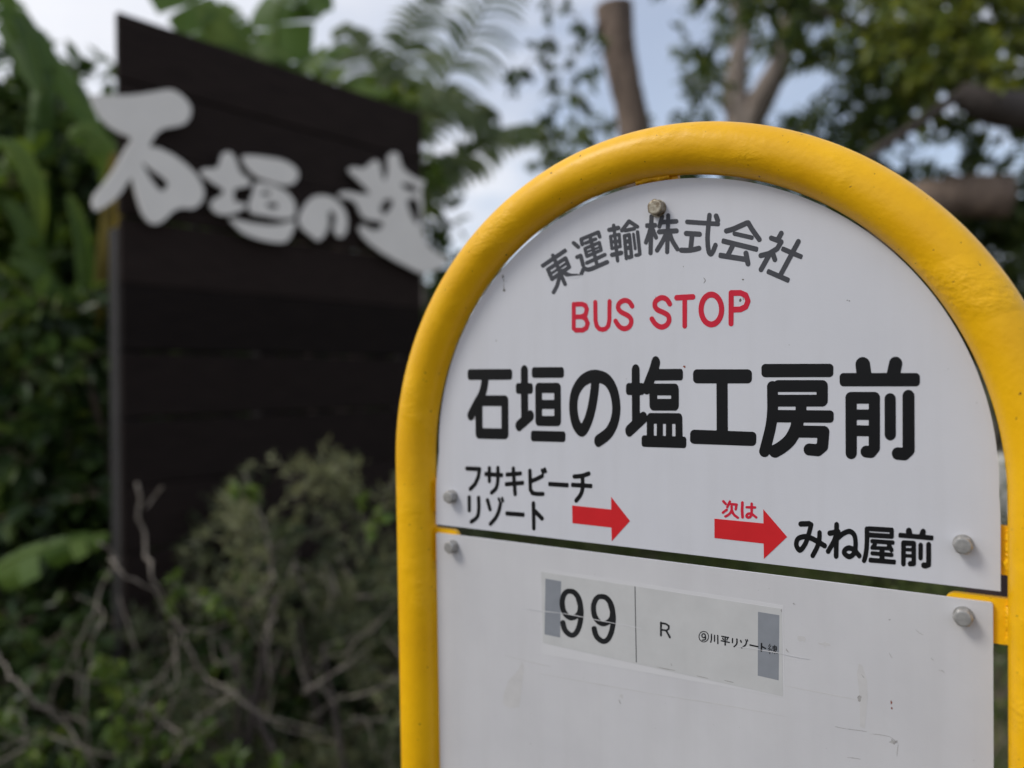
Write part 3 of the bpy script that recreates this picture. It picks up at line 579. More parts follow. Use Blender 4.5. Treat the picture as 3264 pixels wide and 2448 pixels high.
[-12.23,176.58],[-12.29,176.24],[-12.58,175.82],[-13.88,175.15],[-14.26,175.04],[-16.3,174.93],[-16.86,175.05],[-17.26,175.32],[-17.62,175.87],[-17.67,176.4],[-17.48,176.9],[-17.02,
177.27],[-14.86,177.52],[-16.29,191.83],[-16.07,192.51],[-15.72,192.81]]],[[[-18.49,191.55],[-17.95,191.6],[-17.58,191.48],[-17.21,191.16],[-16.99,190.7],[-15.8,180.37],[-15.88,
180.04],[-16.05,179.78],[-16.62,179.5],[-16.99,179.52],[-17.36,179.67],[-17.73,180.04],[-17.87,180.4],[-19.06,190.57],[-19.05,190.92],[-18.9,191.25]]],[[[-64.07,190.65],[-63.54,
190.58],[-62.93,190.29],[-59.08,186.89],[-58.81,186.5],[-58.67,185.95],[-58.75,185.42],[-59.1,184.91],[-59.55,184.63],[-59.96,184.54],[-60.57,184.58],[-60.97,184.74],[-65.18,188.4],
[-65.49,189.16],[-65.37,189.87],[-65.13,190.21],[-64.77,190.48]]],[[[6.43,201.73],[6.89,201.78],[7.33,201.68],[7.77,201.41],[8.18,200.89],[8.37,200.24],[8.27,197.74],[8.39,197.6],
[12.55,197.35],[12.98,197.2],[13.33,196.94],[13.78,196.26],[13.89,195.62],[13.76,195.01],[13.39,194.53],[12.95,194.29],[12.51,194.24],[8.13,194.41],[8.0,191.69],[8.09,191.48],
[12.69,191.19],[13.34,190.85],[13.85,190.21],[14.03,189.56],[13.98,188.94],[13.75,188.46],[13.31,188.04],[12.66,187.85],[9.59,188.0],[9.52,187.96],[9.52,187.75],[10.18,185.59],
[10.81,184.06],[11.93,181.98],[14.44,177.85],[14.5,177.78],[15.15,178.15],[15.59,178.19],[19.91,177.68],[20.41,177.68],[20.52,177.88],[21.33,184.84],[21.28,184.95],[21.06,185.03],
[18.7,185.45],[18.27,185.68],[17.92,186.03],[17.57,186.69],[17.48,187.32],[17.65,188.01],[18.09,188.55],[18.52,188.78],[19.17,188.83],[28.11,187.33],[28.74,187.09],[29.37,186.42],
[29.62,185.61],[29.5,184.8],[29.09,184.23],[28.71,183.99],[28.29,183.89],[24.69,184.44],[24.5,184.3],[23.76,177.98],[23.98,177.82],[27.38,178.29],[27.8,178.26],[28.22,178.11],[28.9,
177.47],[29.19,176.62],[29.07,175.81],[28.61,175.19],[27.98,174.91],[24.36,174.4],[21.8,174.21],[19.01,174.34],[15.55,174.76],[15.12,174.89],[14.47,175.38],[14.22,175.78],[14.05,
176.29],[13.39,175.97],[12.95,175.93],[12.3,176.14],[11.87,176.51],[9.03,181.1],[7.78,183.6],[7.62,183.13],[7.3,176.02],[7.11,175.4],[6.79,175.01],[6.12,174.73],[5.46,174.82],[4.8,
175.3],[4.44,176.07],[4.68,183.71],[4.58,183.43],[3.0,181.06],[-0.09,176.82],[-0.54,176.52],[-1.22,176.42],[-1.89,176.64],[-2.34,177.03],[-2.65,177.59],[-2.74,178.02],[-2.59,178.86],
[1.46,184.6],[2.27,185.99],[3.36,188.2],[3.18,188.33],[0.28,188.49],[-0.39,188.77],[-0.89,189.29],[-1.18,189.95],[-1.2,190.59],[-1.04,191.1],[-0.58,191.64],[0.09,191.9],[4.78,
191.66],[5.0,191.67],[5.1,191.8],[5.21,194.31],[5.19,194.52],[5.03,194.63],[2.59,194.74],[1.85,192.79],[1.44,192.37],[0.99,192.19],[0.55,192.18],[0.1,192.32],[-0.34,192.65],[-0.64,
193.07],[-0.89,193.94],[-0.84,194.15],[1.37,200.66],[1.77,201.24],[2.23,201.48],[2.89,201.49],[3.4,201.26],[3.86,200.78],[4.12,200.12],[4.09,199.49],[3.63,198.07],[3.74,197.86],
[5.29,197.79],[5.37,197.87],[5.54,200.79],[5.86,201.38]]],[[[43.28,181.32],[43.84,181.25],[64.73,173.98],[65.13,173.73],[65.38,173.31],[65.45,172.91],[65.14,171.36],[64.9,170.98],
[64.64,170.81],[64.31,170.76],[50.88,175.35],[48.45,170.93],[48.43,170.73],[56.41,168.74],[56.47,168.99],[56.22,170.61],[56.31,171.2],[56.49,171.58],[56.84,171.96],[57.44,172.23],
[58.03,172.2],[58.62,171.91],[59.02,171.5],[59.29,170.92],[60.51,164.06],[60.47,163.26],[60.03,162.51],[59.52,162.19],[59.12,162.11],[58.53,162.21],[58.09,162.47],[57.55,163.2],
[57.19,164.94],[56.97,165.12],[41.25,168.99],[40.64,169.31],[40.41,169.65],[40.3,170.27],[40.5,171.67],[40.83,172.25],[41.08,172.41],[41.5,172.46],[45.17,171.55],[47.76,176.23],
[47.7,176.44],[42.99,178.06],[42.58,178.35],[42.34,178.79],[42.29,179.2],[42.57,180.59],[42.82,181.07]]],[[[34.04,198.6],[34.53,198.72],[35.16,198.59],[35.7,198.2],[36.09,197.54],
[36.19,196.92],[35.78,193.3],[35.93,193.16],[38.41,192.7],[38.51,192.78],[37.59,195.53],[37.49,196.35],[37.65,196.94],[37.91,197.32],[38.41,197.67],[38.88,197.77],[39.7,197.56],
[40.11,197.24],[40.43,196.82],[41.53,193.65],[41.64,193.03],[41.55,192.43],[41.22,191.86],[41.51,191.02],[41.5,190.41],[41.25,189.83],[40.84,189.48],[40.23,189.34],[35.69,190.14],
[35.48,190.17],[35.4,190.09],[34.86,184.64],[34.74,182.0],[34.88,178.11],[35.32,174.56],[35.52,174.68],[35.77,175.17],[37.19,178.49],[37.65,178.94],[38.27,179.13],[38.68,179.08],
[39.09,178.89],[39.68,178.25],[39.89,177.41],[39.79,176.81],[38.99,174.86],[38.3,173.3],[37.76,172.33],[37.23,171.57],[36.7,171.01],[36.11,170.63],[35.48,170.48],[34.86,170.56],
[34.31,170.82],[33.82,171.19],[33.41,171.67],[33.0,172.37],[32.66,173.22],[32.25,175.1],[31.92,178.2],[31.78,182.31],[31.91,185.16],[32.45,190.62],[32.36,190.73],[19.65,193.02],
[19.22,193.21],[18.79,193.61],[18.55,194.05],[18.43,194.69],[18.55,195.29],[18.82,195.7],[19.25,195.99],[19.9,196.08],[32.6,193.76],[32.82,193.85],[33.29,197.67],[33.58,198.25]]],
[[[58.17,191.11],[59.6,191.05],[60.18,190.73],[60.57,190.27],[62.89,186.0],[67.37,179.02],[67.53,178.42],[67.49,177.83],[67.24,177.26],[66.89,176.91],[66.51,176.72],[65.93,176.69],
[65.54,176.81],[65.15,177.07],[62.65,180.81],[62.47,180.72],[62.71,179.9],[62.52,179.13],[62.04,178.66],[61.64,178.55],[61.25,178.59],[50.14,182.3],[49.62,182.87],[49.43,183.5],
[49.49,184.09],[49.84,184.66],[49.76,184.76],[45.7,184.13],[45.3,184.17],[44.89,184.34],[44.29,184.93],[44.0,185.69],[44.0,186.3],[44.31,186.99],[44.84,187.41],[48.58,188.05],[50.2,
188.44]],[[58.18,187.55],[50.77,184.97],[50.52,184.98],[50.97,184.9],[61.67,181.34],[62.26,180.98],[62.44,181.12],[60.38,184.31],[58.58,187.62]]],[[[88.88,176.21],[89.61,176.25],
[90.24,175.88],[90.53,175.5],[90.71,175.07],[90.75,174.3],[90.55,173.74],[87.83,168.82],[87.94,168.61],[91.56,166.62],[91.84,166.14],[91.85,165.56],[91.36,164.23],[90.99,163.92],
[90.62,163.88],[86.34,166.07],[80.28,155.16],[80.44,154.95],[83.66,153.25],[84.03,152.93],[84.21,152.53],[84.23,152.14],[83.79,150.81],[83.58,150.44],[83.08,150.19],[82.7,150.25],
[70.59,156.65],[70.29,157.31],[70.38,157.9],[70.93,159.23],[71.19,159.44],[71.58,159.53],[71.96,159.41],[77.47,156.51],[77.66,156.51],[83.7,167.47],[79.48,169.82],[79.22,170.21],
[79.17,170.8],[79.69,172.24],[80.07,172.56],[80.63,172.53],[85.11,170.13],[88.27,175.7],[88.5,175.98]]],[[[-5.22,202.5],[-4.73,202.5],[-4.05,202.19],[-3.61,201.71],[-3.39,201.22],
[-3.33,200.79],[-3.5,196.57],[-1.86,196.38],[-1.42,196.14],[-1.12,195.66],[-1.03,194.17],[-1.21,193.56],[-1.68,193.25],[-2.81,193.27],[-2.96,193.11],[-0.52,187.13],[-0.41,186.48],
[-0.58,185.87],[-1.11,185.33],[-1.56,185.18],[-2.23,185.26],[-2.68,185.52],[-3.02,185.91],[-3.8,187.69],[-3.88,187.48],[-4.35,176.26],[-4.49,175.85],[-4.84,175.4],[-5.3,175.14],
[-5.75,175.07],[-6.43,175.23],[-6.88,175.56],[-7.25,176.11],[-7.37,176.54],[-7.09,183.98],[-7.17,184.42],[-7.23,184.49],[-7.93,182.98],[-8.39,182.65],[-8.85,182.54],[-9.53,182.67],
[-9.99,182.99],[-10.42,183.68],[-10.5,184.33],[-10.4,184.74],[-8.26,190.07],[-7.26,193.38],[-7.34,193.57],[-8.7,193.7],[-9.18,194.02],[-9.46,194.69],[-9.48,196.18],[-9.27,196.59],
[-8.89,196.83],[-6.61,196.76],[-6.35,201.36],[-6.22,201.77],[-5.92,202.16],[-5.64,202.37]]],[[[78.95,182.29],[79.59,182.3],[80.15,182.01],[80.56,181.53],[80.79,180.93],[80.81,
180.34],[80.7,179.91],[79.28,177.4],[79.29,177.2],[79.92,176.88],[80.44,176.31],[80.66,175.7],[80.67,175.12],[80.48,174.56],[77.88,170.34],[77.59,170.09],[75.8,169.17],[75.69,
168.99],[76.78,165.38],[76.82,164.79],[76.68,164.22],[76.4,163.79],[75.82,163.44],[75.25,163.42],[74.68,163.67],[74.32,164.03],[74.09,164.45],[73.37,166.8],[73.18,167.07],[68.14,
158.47],[67.74,158.11],[67.33,157.95],[66.92,157.93],[66.54,158.03],[65.97,158.45],[65.7,158.87],[65.53,159.47],[65.61,160.26],[69.43,166.82],[69.33,166.95],[69.14,166.94],[67.0,
166.61],[66.62,166.68],[66.23,166.87],[65.77,167.35],[65.52,167.97],[65.49,168.56],[65.66,169.14],[66.06,169.62],[66.45,169.82],[71.48,170.63],[75.89,172.87],[77.02,174.71],[77.06,
174.9],[72.64,177.11],[72.31,177.45],[72.06,177.95],[71.96,178.55],[72.06,179.12],[72.25,179.5],[72.62,179.85],[73.1,180.02],[73.48,180.02],[76.36,178.67],[76.53,178.79],[78.25,
181.78],[78.6,182.13]]]],"bus_stop_words":[[[[33.83,147.92],[35.41,148.04],[36.33,147.91],[37.25,147.64],[38.85,146.82],[40.2,145.66],[41.49,144.04],[42.48,142.18],[43.24,139.89],
[43.61,137.62],[43.66,135.38],[43.33,132.92],[42.75,130.93],[41.79,128.95],[40.67,127.43],[39.32,126.21],[38.62,125.77],[37.7,125.34],[36.09,124.95],[35.17,124.92],[34.24,125.04],
[32.63,125.57],[31.16,126.49],[29.91,127.69],[28.72,129.34],[27.82,131.21],[27.23,133.06],[26.86,135.37],[26.81,137.43],[27.07,139.7],[27.61,141.72],[28.51,143.72],[29.56,145.25],
[30.87,146.53],[32.4,147.47]],[[34.45,144.08],[33.52,143.72],[32.58,143.03],[31.83,142.15],[31.19,141.05],[30.68,139.72],[30.38,138.37],[30.25,137.01],[30.29,135.64],[30.49,134.26],
[30.85,133.0],[31.3,131.92],[32.0,130.78],[32.68,130.01],[33.6,129.3],[34.75,128.86],[35.67,128.81],[36.59,129.03],[37.59,129.6],[38.48,130.46],[39.2,131.56],[39.78,132.88],[40.13,
134.22],[40.31,135.78],[40.28,137.36],[40.02,138.95],[39.67,140.1],[39.03,141.49],[38.34,142.48],[37.43,143.36],[36.52,143.89],[35.37,144.16]]],[[[-58.5,147.11],[-57.68,147.04],
[-54.64,145.91],[-54.09,145.5],[-53.7,144.84],[-52.59,142.05],[-52.49,141.3],[-53.62,137.14],[-53.9,136.66],[-54.15,136.43],[-53.57,135.65],[-52.08,132.26],[-51.91,131.61],[-51.94,
131.11],[-53.25,127.45],[-53.62,126.97],[-54.1,126.66],[-56.9,125.31],[-57.46,125.17],[-63.35,125.31],[-63.91,125.53],[-64.19,125.74],[-64.52,126.15],[-64.74,126.68],[-65.3,126.81],
[-65.86,127.19],[-66.22,127.73],[-66.34,128.24],[-66.06,146.06],[-65.9,146.55],[-65.56,147.0],[-65.14,147.26],[-64.7,147.38],[-64.14,147.33],[-63.57,147.13],[-62.73,147.28]],
[[-61.51,134.79],[-62.92,134.82],[-63.07,134.62],[-63.15,129.11],[-63.08,128.85],[-57.96,128.7],[-56.17,129.56],[-56.01,129.8],[-55.4,131.51],[-56.32,133.55],[-57.33,134.09],
[-58.15,134.7]],[[-61.37,143.79],[-62.78,143.83],[-62.93,143.62],[-62.97,138.37],[-62.87,138.28],[-58.66,138.15],[-56.63,139.04],[-56.47,139.28],[-55.88,141.49],[-56.57,143.02],
[-58.29,143.67]]],[[[48.36,148.07],[54.38,147.75],[58.11,145.87],[58.54,145.5],[58.88,144.93],[60.27,141.09],[60.36,140.43],[60.24,139.77],[58.77,136.11],[58.23,135.45],[54.47,
133.71],[49.76,133.71],[49.66,133.49],[49.52,126.36],[49.24,125.7],[48.82,125.27],[48.36,125.06],[47.92,125.01],[47.24,125.23],[46.83,125.58],[46.53,126.04],[46.35,126.72],[46.6,
146.4],[46.74,147.06],[47.18,147.7],[47.7,148.01]],[[49.9,144.28],[49.8,144.18],[49.79,143.96],[49.76,137.5],[53.61,137.37],[56.1,138.47],[56.27,138.68],[57.05,140.63],[56.32,
142.71],[56.18,142.89],[53.9,144.08]]],[[[1.28,147.99],[2.72,147.9],[3.95,147.55],[5.17,146.93],[6.14,146.24],[6.83,145.53],[7.53,144.55],[8.74,142.38],[8.91,141.67],[8.77,140.88],
[8.27,140.2],[7.54,139.88],[6.8,139.98],[6.07,140.53],[4.87,142.61],[4.3,143.35],[3.16,144.07],[1.93,144.39],[0.94,144.22],[-0.06,143.79],[-1.06,143.13],[-1.52,142.52],[-1.63,
142.06],[-1.62,141.35],[-1.34,140.7],[-0.85,140.11],[0.13,139.39],[3.09,138.05],[5.29,136.83],[6.27,136.17],[6.99,135.47],[7.51,134.76],[7.87,134.04],[8.24,132.86],[8.38,131.45],
[8.22,130.06],[7.72,128.68],[6.87,127.32],[5.9,126.35],[4.42,125.46],[3.18,125.0],[1.69,124.78],[0.45,124.91],[-0.79,125.32],[-2.27,126.11],[-3.76,127.22],[-4.77,128.3],[-5.74,
129.67],[-6.87,131.47],[-7.05,131.95],[-7.1,132.43],[-6.95,133.14],[-6.44,133.82],[-5.68,134.15],[-5.18,134.13],[-4.75,133.97],[-4.16,133.47],[-2.59,131.03],[-1.72,130.03],[-0.24,
128.98],[0.5,128.63],[1.24,128.42],[2.23,128.48],[3.28,128.88],[4.22,129.53],[4.73,130.22],[5.03,130.91],[5.14,131.61],[5.04,132.31],[4.68,133.03],[4.27,133.39],[3.29,133.98],[1.57,
134.9],[-1.15,136.11],[-2.39,136.89],[-3.22,137.67],[-4.0,138.65],[-4.53,139.63],[-4.88,140.83],[-4.97,142.01],[-4.83,143.19],[-4.45,144.34],[-3.73,145.48],[-2.73,146.36],[-1.51,
147.1],[-0.01,147.73]]],[[[-25.56,147.79],[-24.73,147.79],[-23.43,147.53],[-22.13,146.99],[-20.84,146.16],[-20.17,145.53],[-19.39,144.53],[-18.2,142.54],[-18.0,141.81],[-18.09,
141.1],[-18.33,140.64],[-18.59,140.36],[-19.37,140.02],[-20.15,140.13],[-20.66,140.47],[-20.92,140.78],[-21.96,142.52],[-22.58,143.28],[-23.73,143.99],[-24.77,144.29],[-25.82,
144.18],[-27.14,143.62],[-27.94,143.03],[-28.29,142.4],[-28.44,141.68],[-28.37,141.19],[-27.71,140.27],[-26.67,139.4],[-23.38,137.78],[-21.74,136.74],[-20.76,135.97],[-20.21,135.4],
[-19.56,134.47],[-19.11,133.48],[-18.85,132.51],[-18.74,131.07],[-18.98,129.64],[-19.53,128.27],[-20.32,127.07],[-21.36,126.14],[-22.42,125.53],[-23.73,125.05],[-25.04,124.84],
[-26.35,124.94],[-27.92,125.41],[-29.23,126.07],[-30.48,127.0],[-31.41,128.01],[-32.36,129.41],[-33.58,131.51],[-33.72,132.25],[-33.55,132.97],[-33.22,133.44],[-32.94,133.67],
[-32.29,133.9],[-31.5,133.79],[-30.97,133.45],[-30.71,133.14],[-29.32,130.83],[-28.39,129.66],[-27.08,128.8],[-25.78,128.37],[-24.73,128.41],[-23.68,128.79],[-22.89,129.31],[-22.37,
130.03],[-22.02,130.98],[-21.99,131.7],[-22.18,132.43],[-22.58,133.1],[-23.35,133.76],[-24.87,134.73],[-27.77,136.11],[-29.26,137.13],[-30.12,137.96],[-30.9,138.95],[-31.41,139.94],
[-31.68,140.89],[-31.74,142.11],[-31.53,143.31],[-31.07,144.5],[-30.28,145.61],[-29.21,146.48],[-28.15,147.06],[-26.83,147.55]]],[[[-37.15,147.54],[-36.36,147.65],[-35.57,147.27],
[-35.13,146.69],[-34.97,145.95],[-35.28,132.81],[-36.27,128.46],[-36.71,127.75],[-38.82,125.76],[-39.36,125.47],[-42.07,125.02],[-45.04,125.72],[-45.66,126.15],[-47.61,128.2],
[-47.96,128.71],[-49.05,133.21],[-49.01,146.05],[-48.88,146.78],[-48.57,147.26],[-48.28,147.5],[-47.45,147.72],[-46.64,147.45],[-46.27,147.12],[-45.97,146.61],[-45.86,145.86],
[-45.92,133.55],[-45.15,130.32],[-45.01,130.06],[-43.64,128.71],[-42.02,128.35],[-40.67,128.57],[-40.39,128.7],[-39.22,129.81],[-39.09,130.05],[-38.35,133.19],[-38.03,146.37],
[-37.72,147.09]]],[[[19.22,147.29],[23.02,147.24],[23.73,147.09],[24.2,146.76],[24.57,146.25],[24.74,145.78],[24.79,145.1],[24.69,144.64],[24.47,144.2],[24.17,143.86],[23.69,143.59],
[23.22,143.51],[19.42,143.55],[19.18,143.44],[18.96,126.56],[18.8,125.88],[18.49,125.41],[18.01,125.06],[17.29,124.94],[16.81,125.07],[16.24,125.52],[15.96,126.0],[15.82,126.7],
[16.01,143.34],[15.82,143.58],[12.2,143.61],[11.48,143.78],[11.0,144.14],[10.68,144.59],[10.49,145.07],[10.44,145.77],[10.54,146.23],[10.79,146.71],[11.28,147.17],[11.76,147.35]]]],
"next_word":[[[[45.76,13.86],[46.28,13.92],[46.72,13.57],[46.8,13.07],[46.56,12.28],[50.48,12.34],[50.79,12.22],[51.03,11.95],[51.1,11.52],[50.45,8.28],[50.18,7.82],[49.85,7.64],
[49.56,7.61],[49.27,7.71],[48.96,8.15],[48.94,8.44],[49.38,10.66],[47.6,10.66],[47.83,10.39],[47.91,10.1],[47.98,8.07],[48.82,5.96],[49.54,5.17],[51.51,3.88],[51.74,3.61],[51.81,
3.18],[51.73,2.88],[51.54,2.61],[51.25,2.42],[50.67,2.42],[48.6,3.76],[47.79,4.52],[47.07,5.63],[45.89,4.2],[44.42,3.15],[43.1,2.46],[42.66,2.54],[42.32,2.91],[42.28,3.34],[42.5,
3.8],[44.29,4.9],[44.88,5.37],[45.77,6.43],[46.28,7.49],[46.37,8.23],[46.34,9.97],[46.44,10.27],[46.69,10.6],[46.25,10.69],[45.96,10.87],[45.81,10.77],[44.97,8.99],[44.62,8.64],
[44.04,8.5],[43.64,8.88],[43.54,9.16],[43.6,9.6],[45.32,13.39]]],[[[59.68,13.65],[60.21,13.63],[60.54,13.29],[60.62,13.01],[60.62,11.43],[60.75,11.37],[62.16,11.43],[62.44,11.3],
[62.64,11.03],[62.66,10.46],[62.29,9.98],[62.01,9.87],[60.62,9.71],[60.53,6.98],[63.12,5.06],[63.35,4.65],[63.32,4.21],[62.94,3.71],[62.37,3.61],[60.27,5.09],[60.13,5.01],[59.48,
4.01],[58.69,3.33],[57.84,3.03],[56.99,3.1],[56.28,3.43],[55.94,3.84],[55.73,4.69],[55.84,5.42],[56.29,6.18],[57.02,6.83],[57.74,7.15],[58.87,7.32],[58.99,7.42],[59.06,9.58],[58.9,
9.66],[56.33,9.56],[55.97,9.9],[55.93,10.47],[56.2,10.9],[56.49,11.07],[59.05,11.29],[59.1,13.03],[59.36,13.46]],[[58.43,5.65],[57.72,5.43],[57.39,5.12],[57.31,4.83],[57.71,4.66],
[58.03,4.75],[58.7,5.52],[58.72,5.68]]],[[[53.79,13.91],[54.23,13.96],[54.56,13.83],[54.8,13.56],[54.91,13.13],[54.64,8.49],[54.94,3.75],[54.69,3.15],[54.41,2.92],[53.98,2.81],
[53.42,3.03],[53.2,3.45],[52.88,8.2],[53.16,13.14],[53.37,13.6]]],[[[43.49,8.28],[44.04,8.46],[44.33,8.4],[44.55,8.22],[44.74,7.8],[44.61,7.2],[41.8,4.86],[41.35,4.75],[40.91,4.91],
[40.64,5.4],[40.78,6.01]]],[[[41.52,13.68],[41.89,13.78],[42.33,13.65],[44.07,11.86],[44.17,11.26],[44.05,10.95],[43.77,10.65],[43.32,10.51],[42.89,10.63],[41.2,12.34],[41.05,12.62],
[41.04,13.06],[41.17,13.36]]]],"next_stop_name":[[[[109.39,5.79],[109.83,5.94],[110.3,5.89],[110.77,5.58],[111.06,5.1],[111.19,4.43],[111.14,1.88],[111.17,1.72],[111.53,1.46],
[111.79,1.1],[111.95,0.61],[112.0,0.04],[113.42,1.09],[114.83,1.92],[115.93,2.38],[117.02,2.58],[117.79,2.48],[118.72,2.1],[119.5,1.52],[120.26,0.65],[120.72,-0.2],[121.01,-1.01],
[121.35,-2.98],[121.51,-5.98],[121.31,-9.53],[123.2,-11.83],[123.44,-12.47],[123.43,-13.14],[123.26,-13.66],[122.93,-14.15],[122.62,-14.39],[122.01,-14.53],[121.55,-14.36],[120.32,
-12.93],[120.17,-13.0],[119.08,-14.31],[118.14,-15.08],[117.21,-15.57],[116.58,-15.69],[116.12,-15.66],[115.1,-15.3],[114.25,-14.75],[113.47,-14.05],[112.89,-13.19],[112.7,-12.6],
[112.61,-11.86],[112.78,-10.66],[113.42,-9.4],[114.45,-8.27],[115.3,-7.67],[116.33,-7.31],[117.26,-7.29],[118.81,-7.69],[118.96,-7.61],[118.98,-5.08],[118.86,-3.58],[118.62,-2.26],
[118.39,-1.71],[117.92,-1.15],[117.31,-0.76],[116.84,-0.66],[116.37,-0.74],[115.59,-1.07],[113.86,-2.16],[113.08,-2.89],[111.01,-5.17],[110.78,-14.62],[110.59,-15.32],[110.21,
-15.87],[109.67,-16.23],[109.04,-16.25],[108.5,-15.91],[108.17,-15.27],[108.1,-14.76],[108.21,-9.3],[108.14,-9.14],[106.04,-13.04],[105.72,-13.48],[105.24,-13.79],[104.76,-13.86],
[104.28,-13.69],[103.95,-13.36],[103.66,-12.54],[103.77,-11.67],[106.8,-5.87],[107.68,-3.73],[108.08,-2.33],[105.96,-2.85],[105.48,-2.78],[105.04,-2.47],[104.76,-1.99],[104.66,
-1.49],[104.72,-0.8],[105.02,-0.14],[105.5,0.32],[108.37,1.16],[108.44,1.28],[108.54,4.52],[108.87,5.31]],[[116.15,-10.61],[115.42,-11.2],[115.26,-11.39],[115.29,-11.56],[115.98,
-12.12],[116.61,-12.42],[116.92,-12.38],[117.39,-12.07],[118.34,-11.04],[117.71,-10.72],[117.09,-10.56],[116.46,-10.52]]],[[[93.64,5.02],[94.54,5.11],[94.98,4.97],[95.51,4.5],
[95.84,4.45],[96.24,4.22],[96.5,3.9],[96.7,3.4],[96.7,2.54],[95.2,-3.48],[96.92,-4.12],[98.7,-4.98],[98.82,-4.14],[98.88,-1.55],[99.05,-0.85],[99.38,-0.35],[99.87,0.0],[100.36,0.09],
[100.84,-0.07],[101.32,-0.62],[101.48,-1.29],[101.43,-4.04],[101.25,-6.29],[103.84,-7.69],[104.16,-8.09],[104.35,-8.7],[104.31,-9.39],[104.12,-9.92],[103.66,-10.48],[103.18,-10.71],
[102.53,-10.66],[100.45,-9.56],[99.19,-12.7],[97.28,-16.54],[96.82,-17.15],[96.16,-17.44],[95.67,-17.38],[95.15,-16.97],[94.88,-16.31],[94.88,-15.61],[95.05,-15.08],[97.21,-10.69],
[98.03,-8.33],[95.92,-7.29],[94.28,-6.77],[93.22,-9.57],[91.61,-12.48],[90.44,-14.0],[89.94,-14.46],[89.11,-14.91],[88.44,-14.97],[87.78,-14.77],[87.12,-14.32],[86.62,-13.79],
[86.16,-13.13],[85.63,-12.05],[85.3,-10.61],[85.33,-9.2],[85.6,-7.78],[85.91,-6.87],[86.52,-5.75],[87.18,-4.99],[87.66,-4.6],[88.86,-3.87],[90.69,-3.23],[91.85,-3.04],[92.51,-3.03],
[92.62,-2.87],[93.02,-1.45],[93.77,1.57],[93.69,1.65],[89.4,1.09],[88.9,1.13],[88.41,1.44],[88.06,2.06],[88.0,2.93],[88.23,3.65],[88.71,4.21],[89.26,4.46]],[[91.0,-6.49],[90.0,
-6.81],[89.17,-7.23],[88.63,-7.63],[88.28,-8.19],[88.01,-9.26],[88.02,-10.13],[88.39,-10.97],[88.8,-11.51],[89.24,-11.05],[89.98,-9.93],[91.2,-7.53],[91.57,-6.45]]],[[[128.78,-2.37],
[129.25,-2.21],[140.13,-1.91],[140.43,-1.97],[140.72,-2.2],[140.93,-2.57],[141.02,-3.05],[140.84,-3.89],[140.56,-4.27],[140.26,-4.47],[139.38,-4.56],[139.26,-4.72],[140.29,-6.74],
[140.44,-7.54],[140.36,-8.04],[140.09,-8.57],[139.65,-8.99],[139.19,-9.16],[139.8,-9.19],[140.24,-9.55],[140.43,-10.33],[140.27,-11.0],[139.93,-11.45],[139.49,-11.65],[135.79,
-11.74],[135.7,-11.87],[135.69,-12.86],[135.78,-13.06],[140.95,-12.92],[141.25,-12.98],[141.54,-13.31],[141.62,-13.79],[141.52,-15.12],[141.23,-15.63],[140.79,-15.81],[127.8,-16.21],
[127.36,-16.01],[127.15,-15.54],[127.21,-14.2],[127.36,-13.69],[127.66,-13.36],[127.97,-13.27],[132.79,-13.14],[132.98,-13.01],[132.95,-11.81],[129.04,-11.89],[128.58,-11.71],
[128.27,-11.24],[128.19,-10.75],[128.26,-10.24],[128.55,-9.71],[128.9,-9.44],[129.2,-9.35],[132.81,-9.28],[133.01,-9.21],[132.97,-8.33],[128.9,-8.6],[128.6,-8.51],[128.33,-8.24],
[128.13,-7.6],[128.26,-6.92],[128.77,-6.02],[129.56,-4.95],[128.93,-4.86],[128.63,-4.73],[128.34,-4.41],[128.21,-4.09],[128.15,-3.6],[128.25,-3.09],[128.49,-2.65]],[[131.79,-4.8],
[131.65,-5.55],[131.38,-6.08],[131.48,-6.11],[136.86,-5.76],[136.96,-5.63],[136.95,-4.64]],[[135.81,-8.15],[135.73,-8.24],[135.72,-9.06],[135.8,-9.23],[138.62,-9.17],[138.95,-9.02],
[138.54,-8.74],[138.03,-8.0]]],[[[126.17,4.85],[126.56,4.92],[127.02,4.86],[127.63,5.1],[139.88,5.46],[140.37,5.07],[140.61,4.44],[140.61,0.34],[140.51,-0.16],[140.29,-0.61],
[139.99,-0.93],[139.55,-1.13],[127.74,-1.56],[127.44,-7.84],[126.84,-12.41],[125.86,-16.03],[125.36,-16.67],[125.06,-16.85],[124.6,-16.92],[124.14,-16.76],[123.81,-16.44],[123.6,
-15.96],[123.54,-15.3],[124.41,-11.85],[124.94,-7.78],[125.14,-4.09],[125.18,3.42],[125.49,4.29],[125.8,4.64]],[[127.76,2.12],[127.67,2.0],[127.75,1.44],[138.23,1.77],[138.38,1.9],
[138.39,2.41],[138.24,2.51]]],[[[145.33,-1.29],[150.89,-0.97],[151.46,-1.21],[151.81,-1.73],[151.93,-2.37],[151.87,-14.02],[151.77,-14.51],[151.53,-15.01],[150.96,-15.52],[148.65,
-15.96],[148.08,-15.7],[147.74,-15.17],[147.65,-14.21],[147.98,-13.35],[148.52,-12.87],[149.39,-12.68],[149.51,-12.52],[149.52,-11.06],[149.5,-10.9],[149.4,-10.83],[146.8,-11.06],
[146.67,-11.23],[146.64,-14.82],[146.38,-15.66],[145.9,-16.19],[145.32,-16.37],[144.74,-16.15],[144.36,-15.59],[144.25,-14.95],[144.32,-2.86],[144.4,-2.36],[144.64,-1.85],[144.96,
-1.49]],[[146.82,-7.5],[146.69,-7.65],[146.73,-8.95],[149.41,-8.75],[149.52,-8.62],[149.54,-7.49],[149.46,-7.33]],[[146.83,-4.35],[146.7,-4.56],[146.7,-5.21],[146.73,-5.37],[146.83,
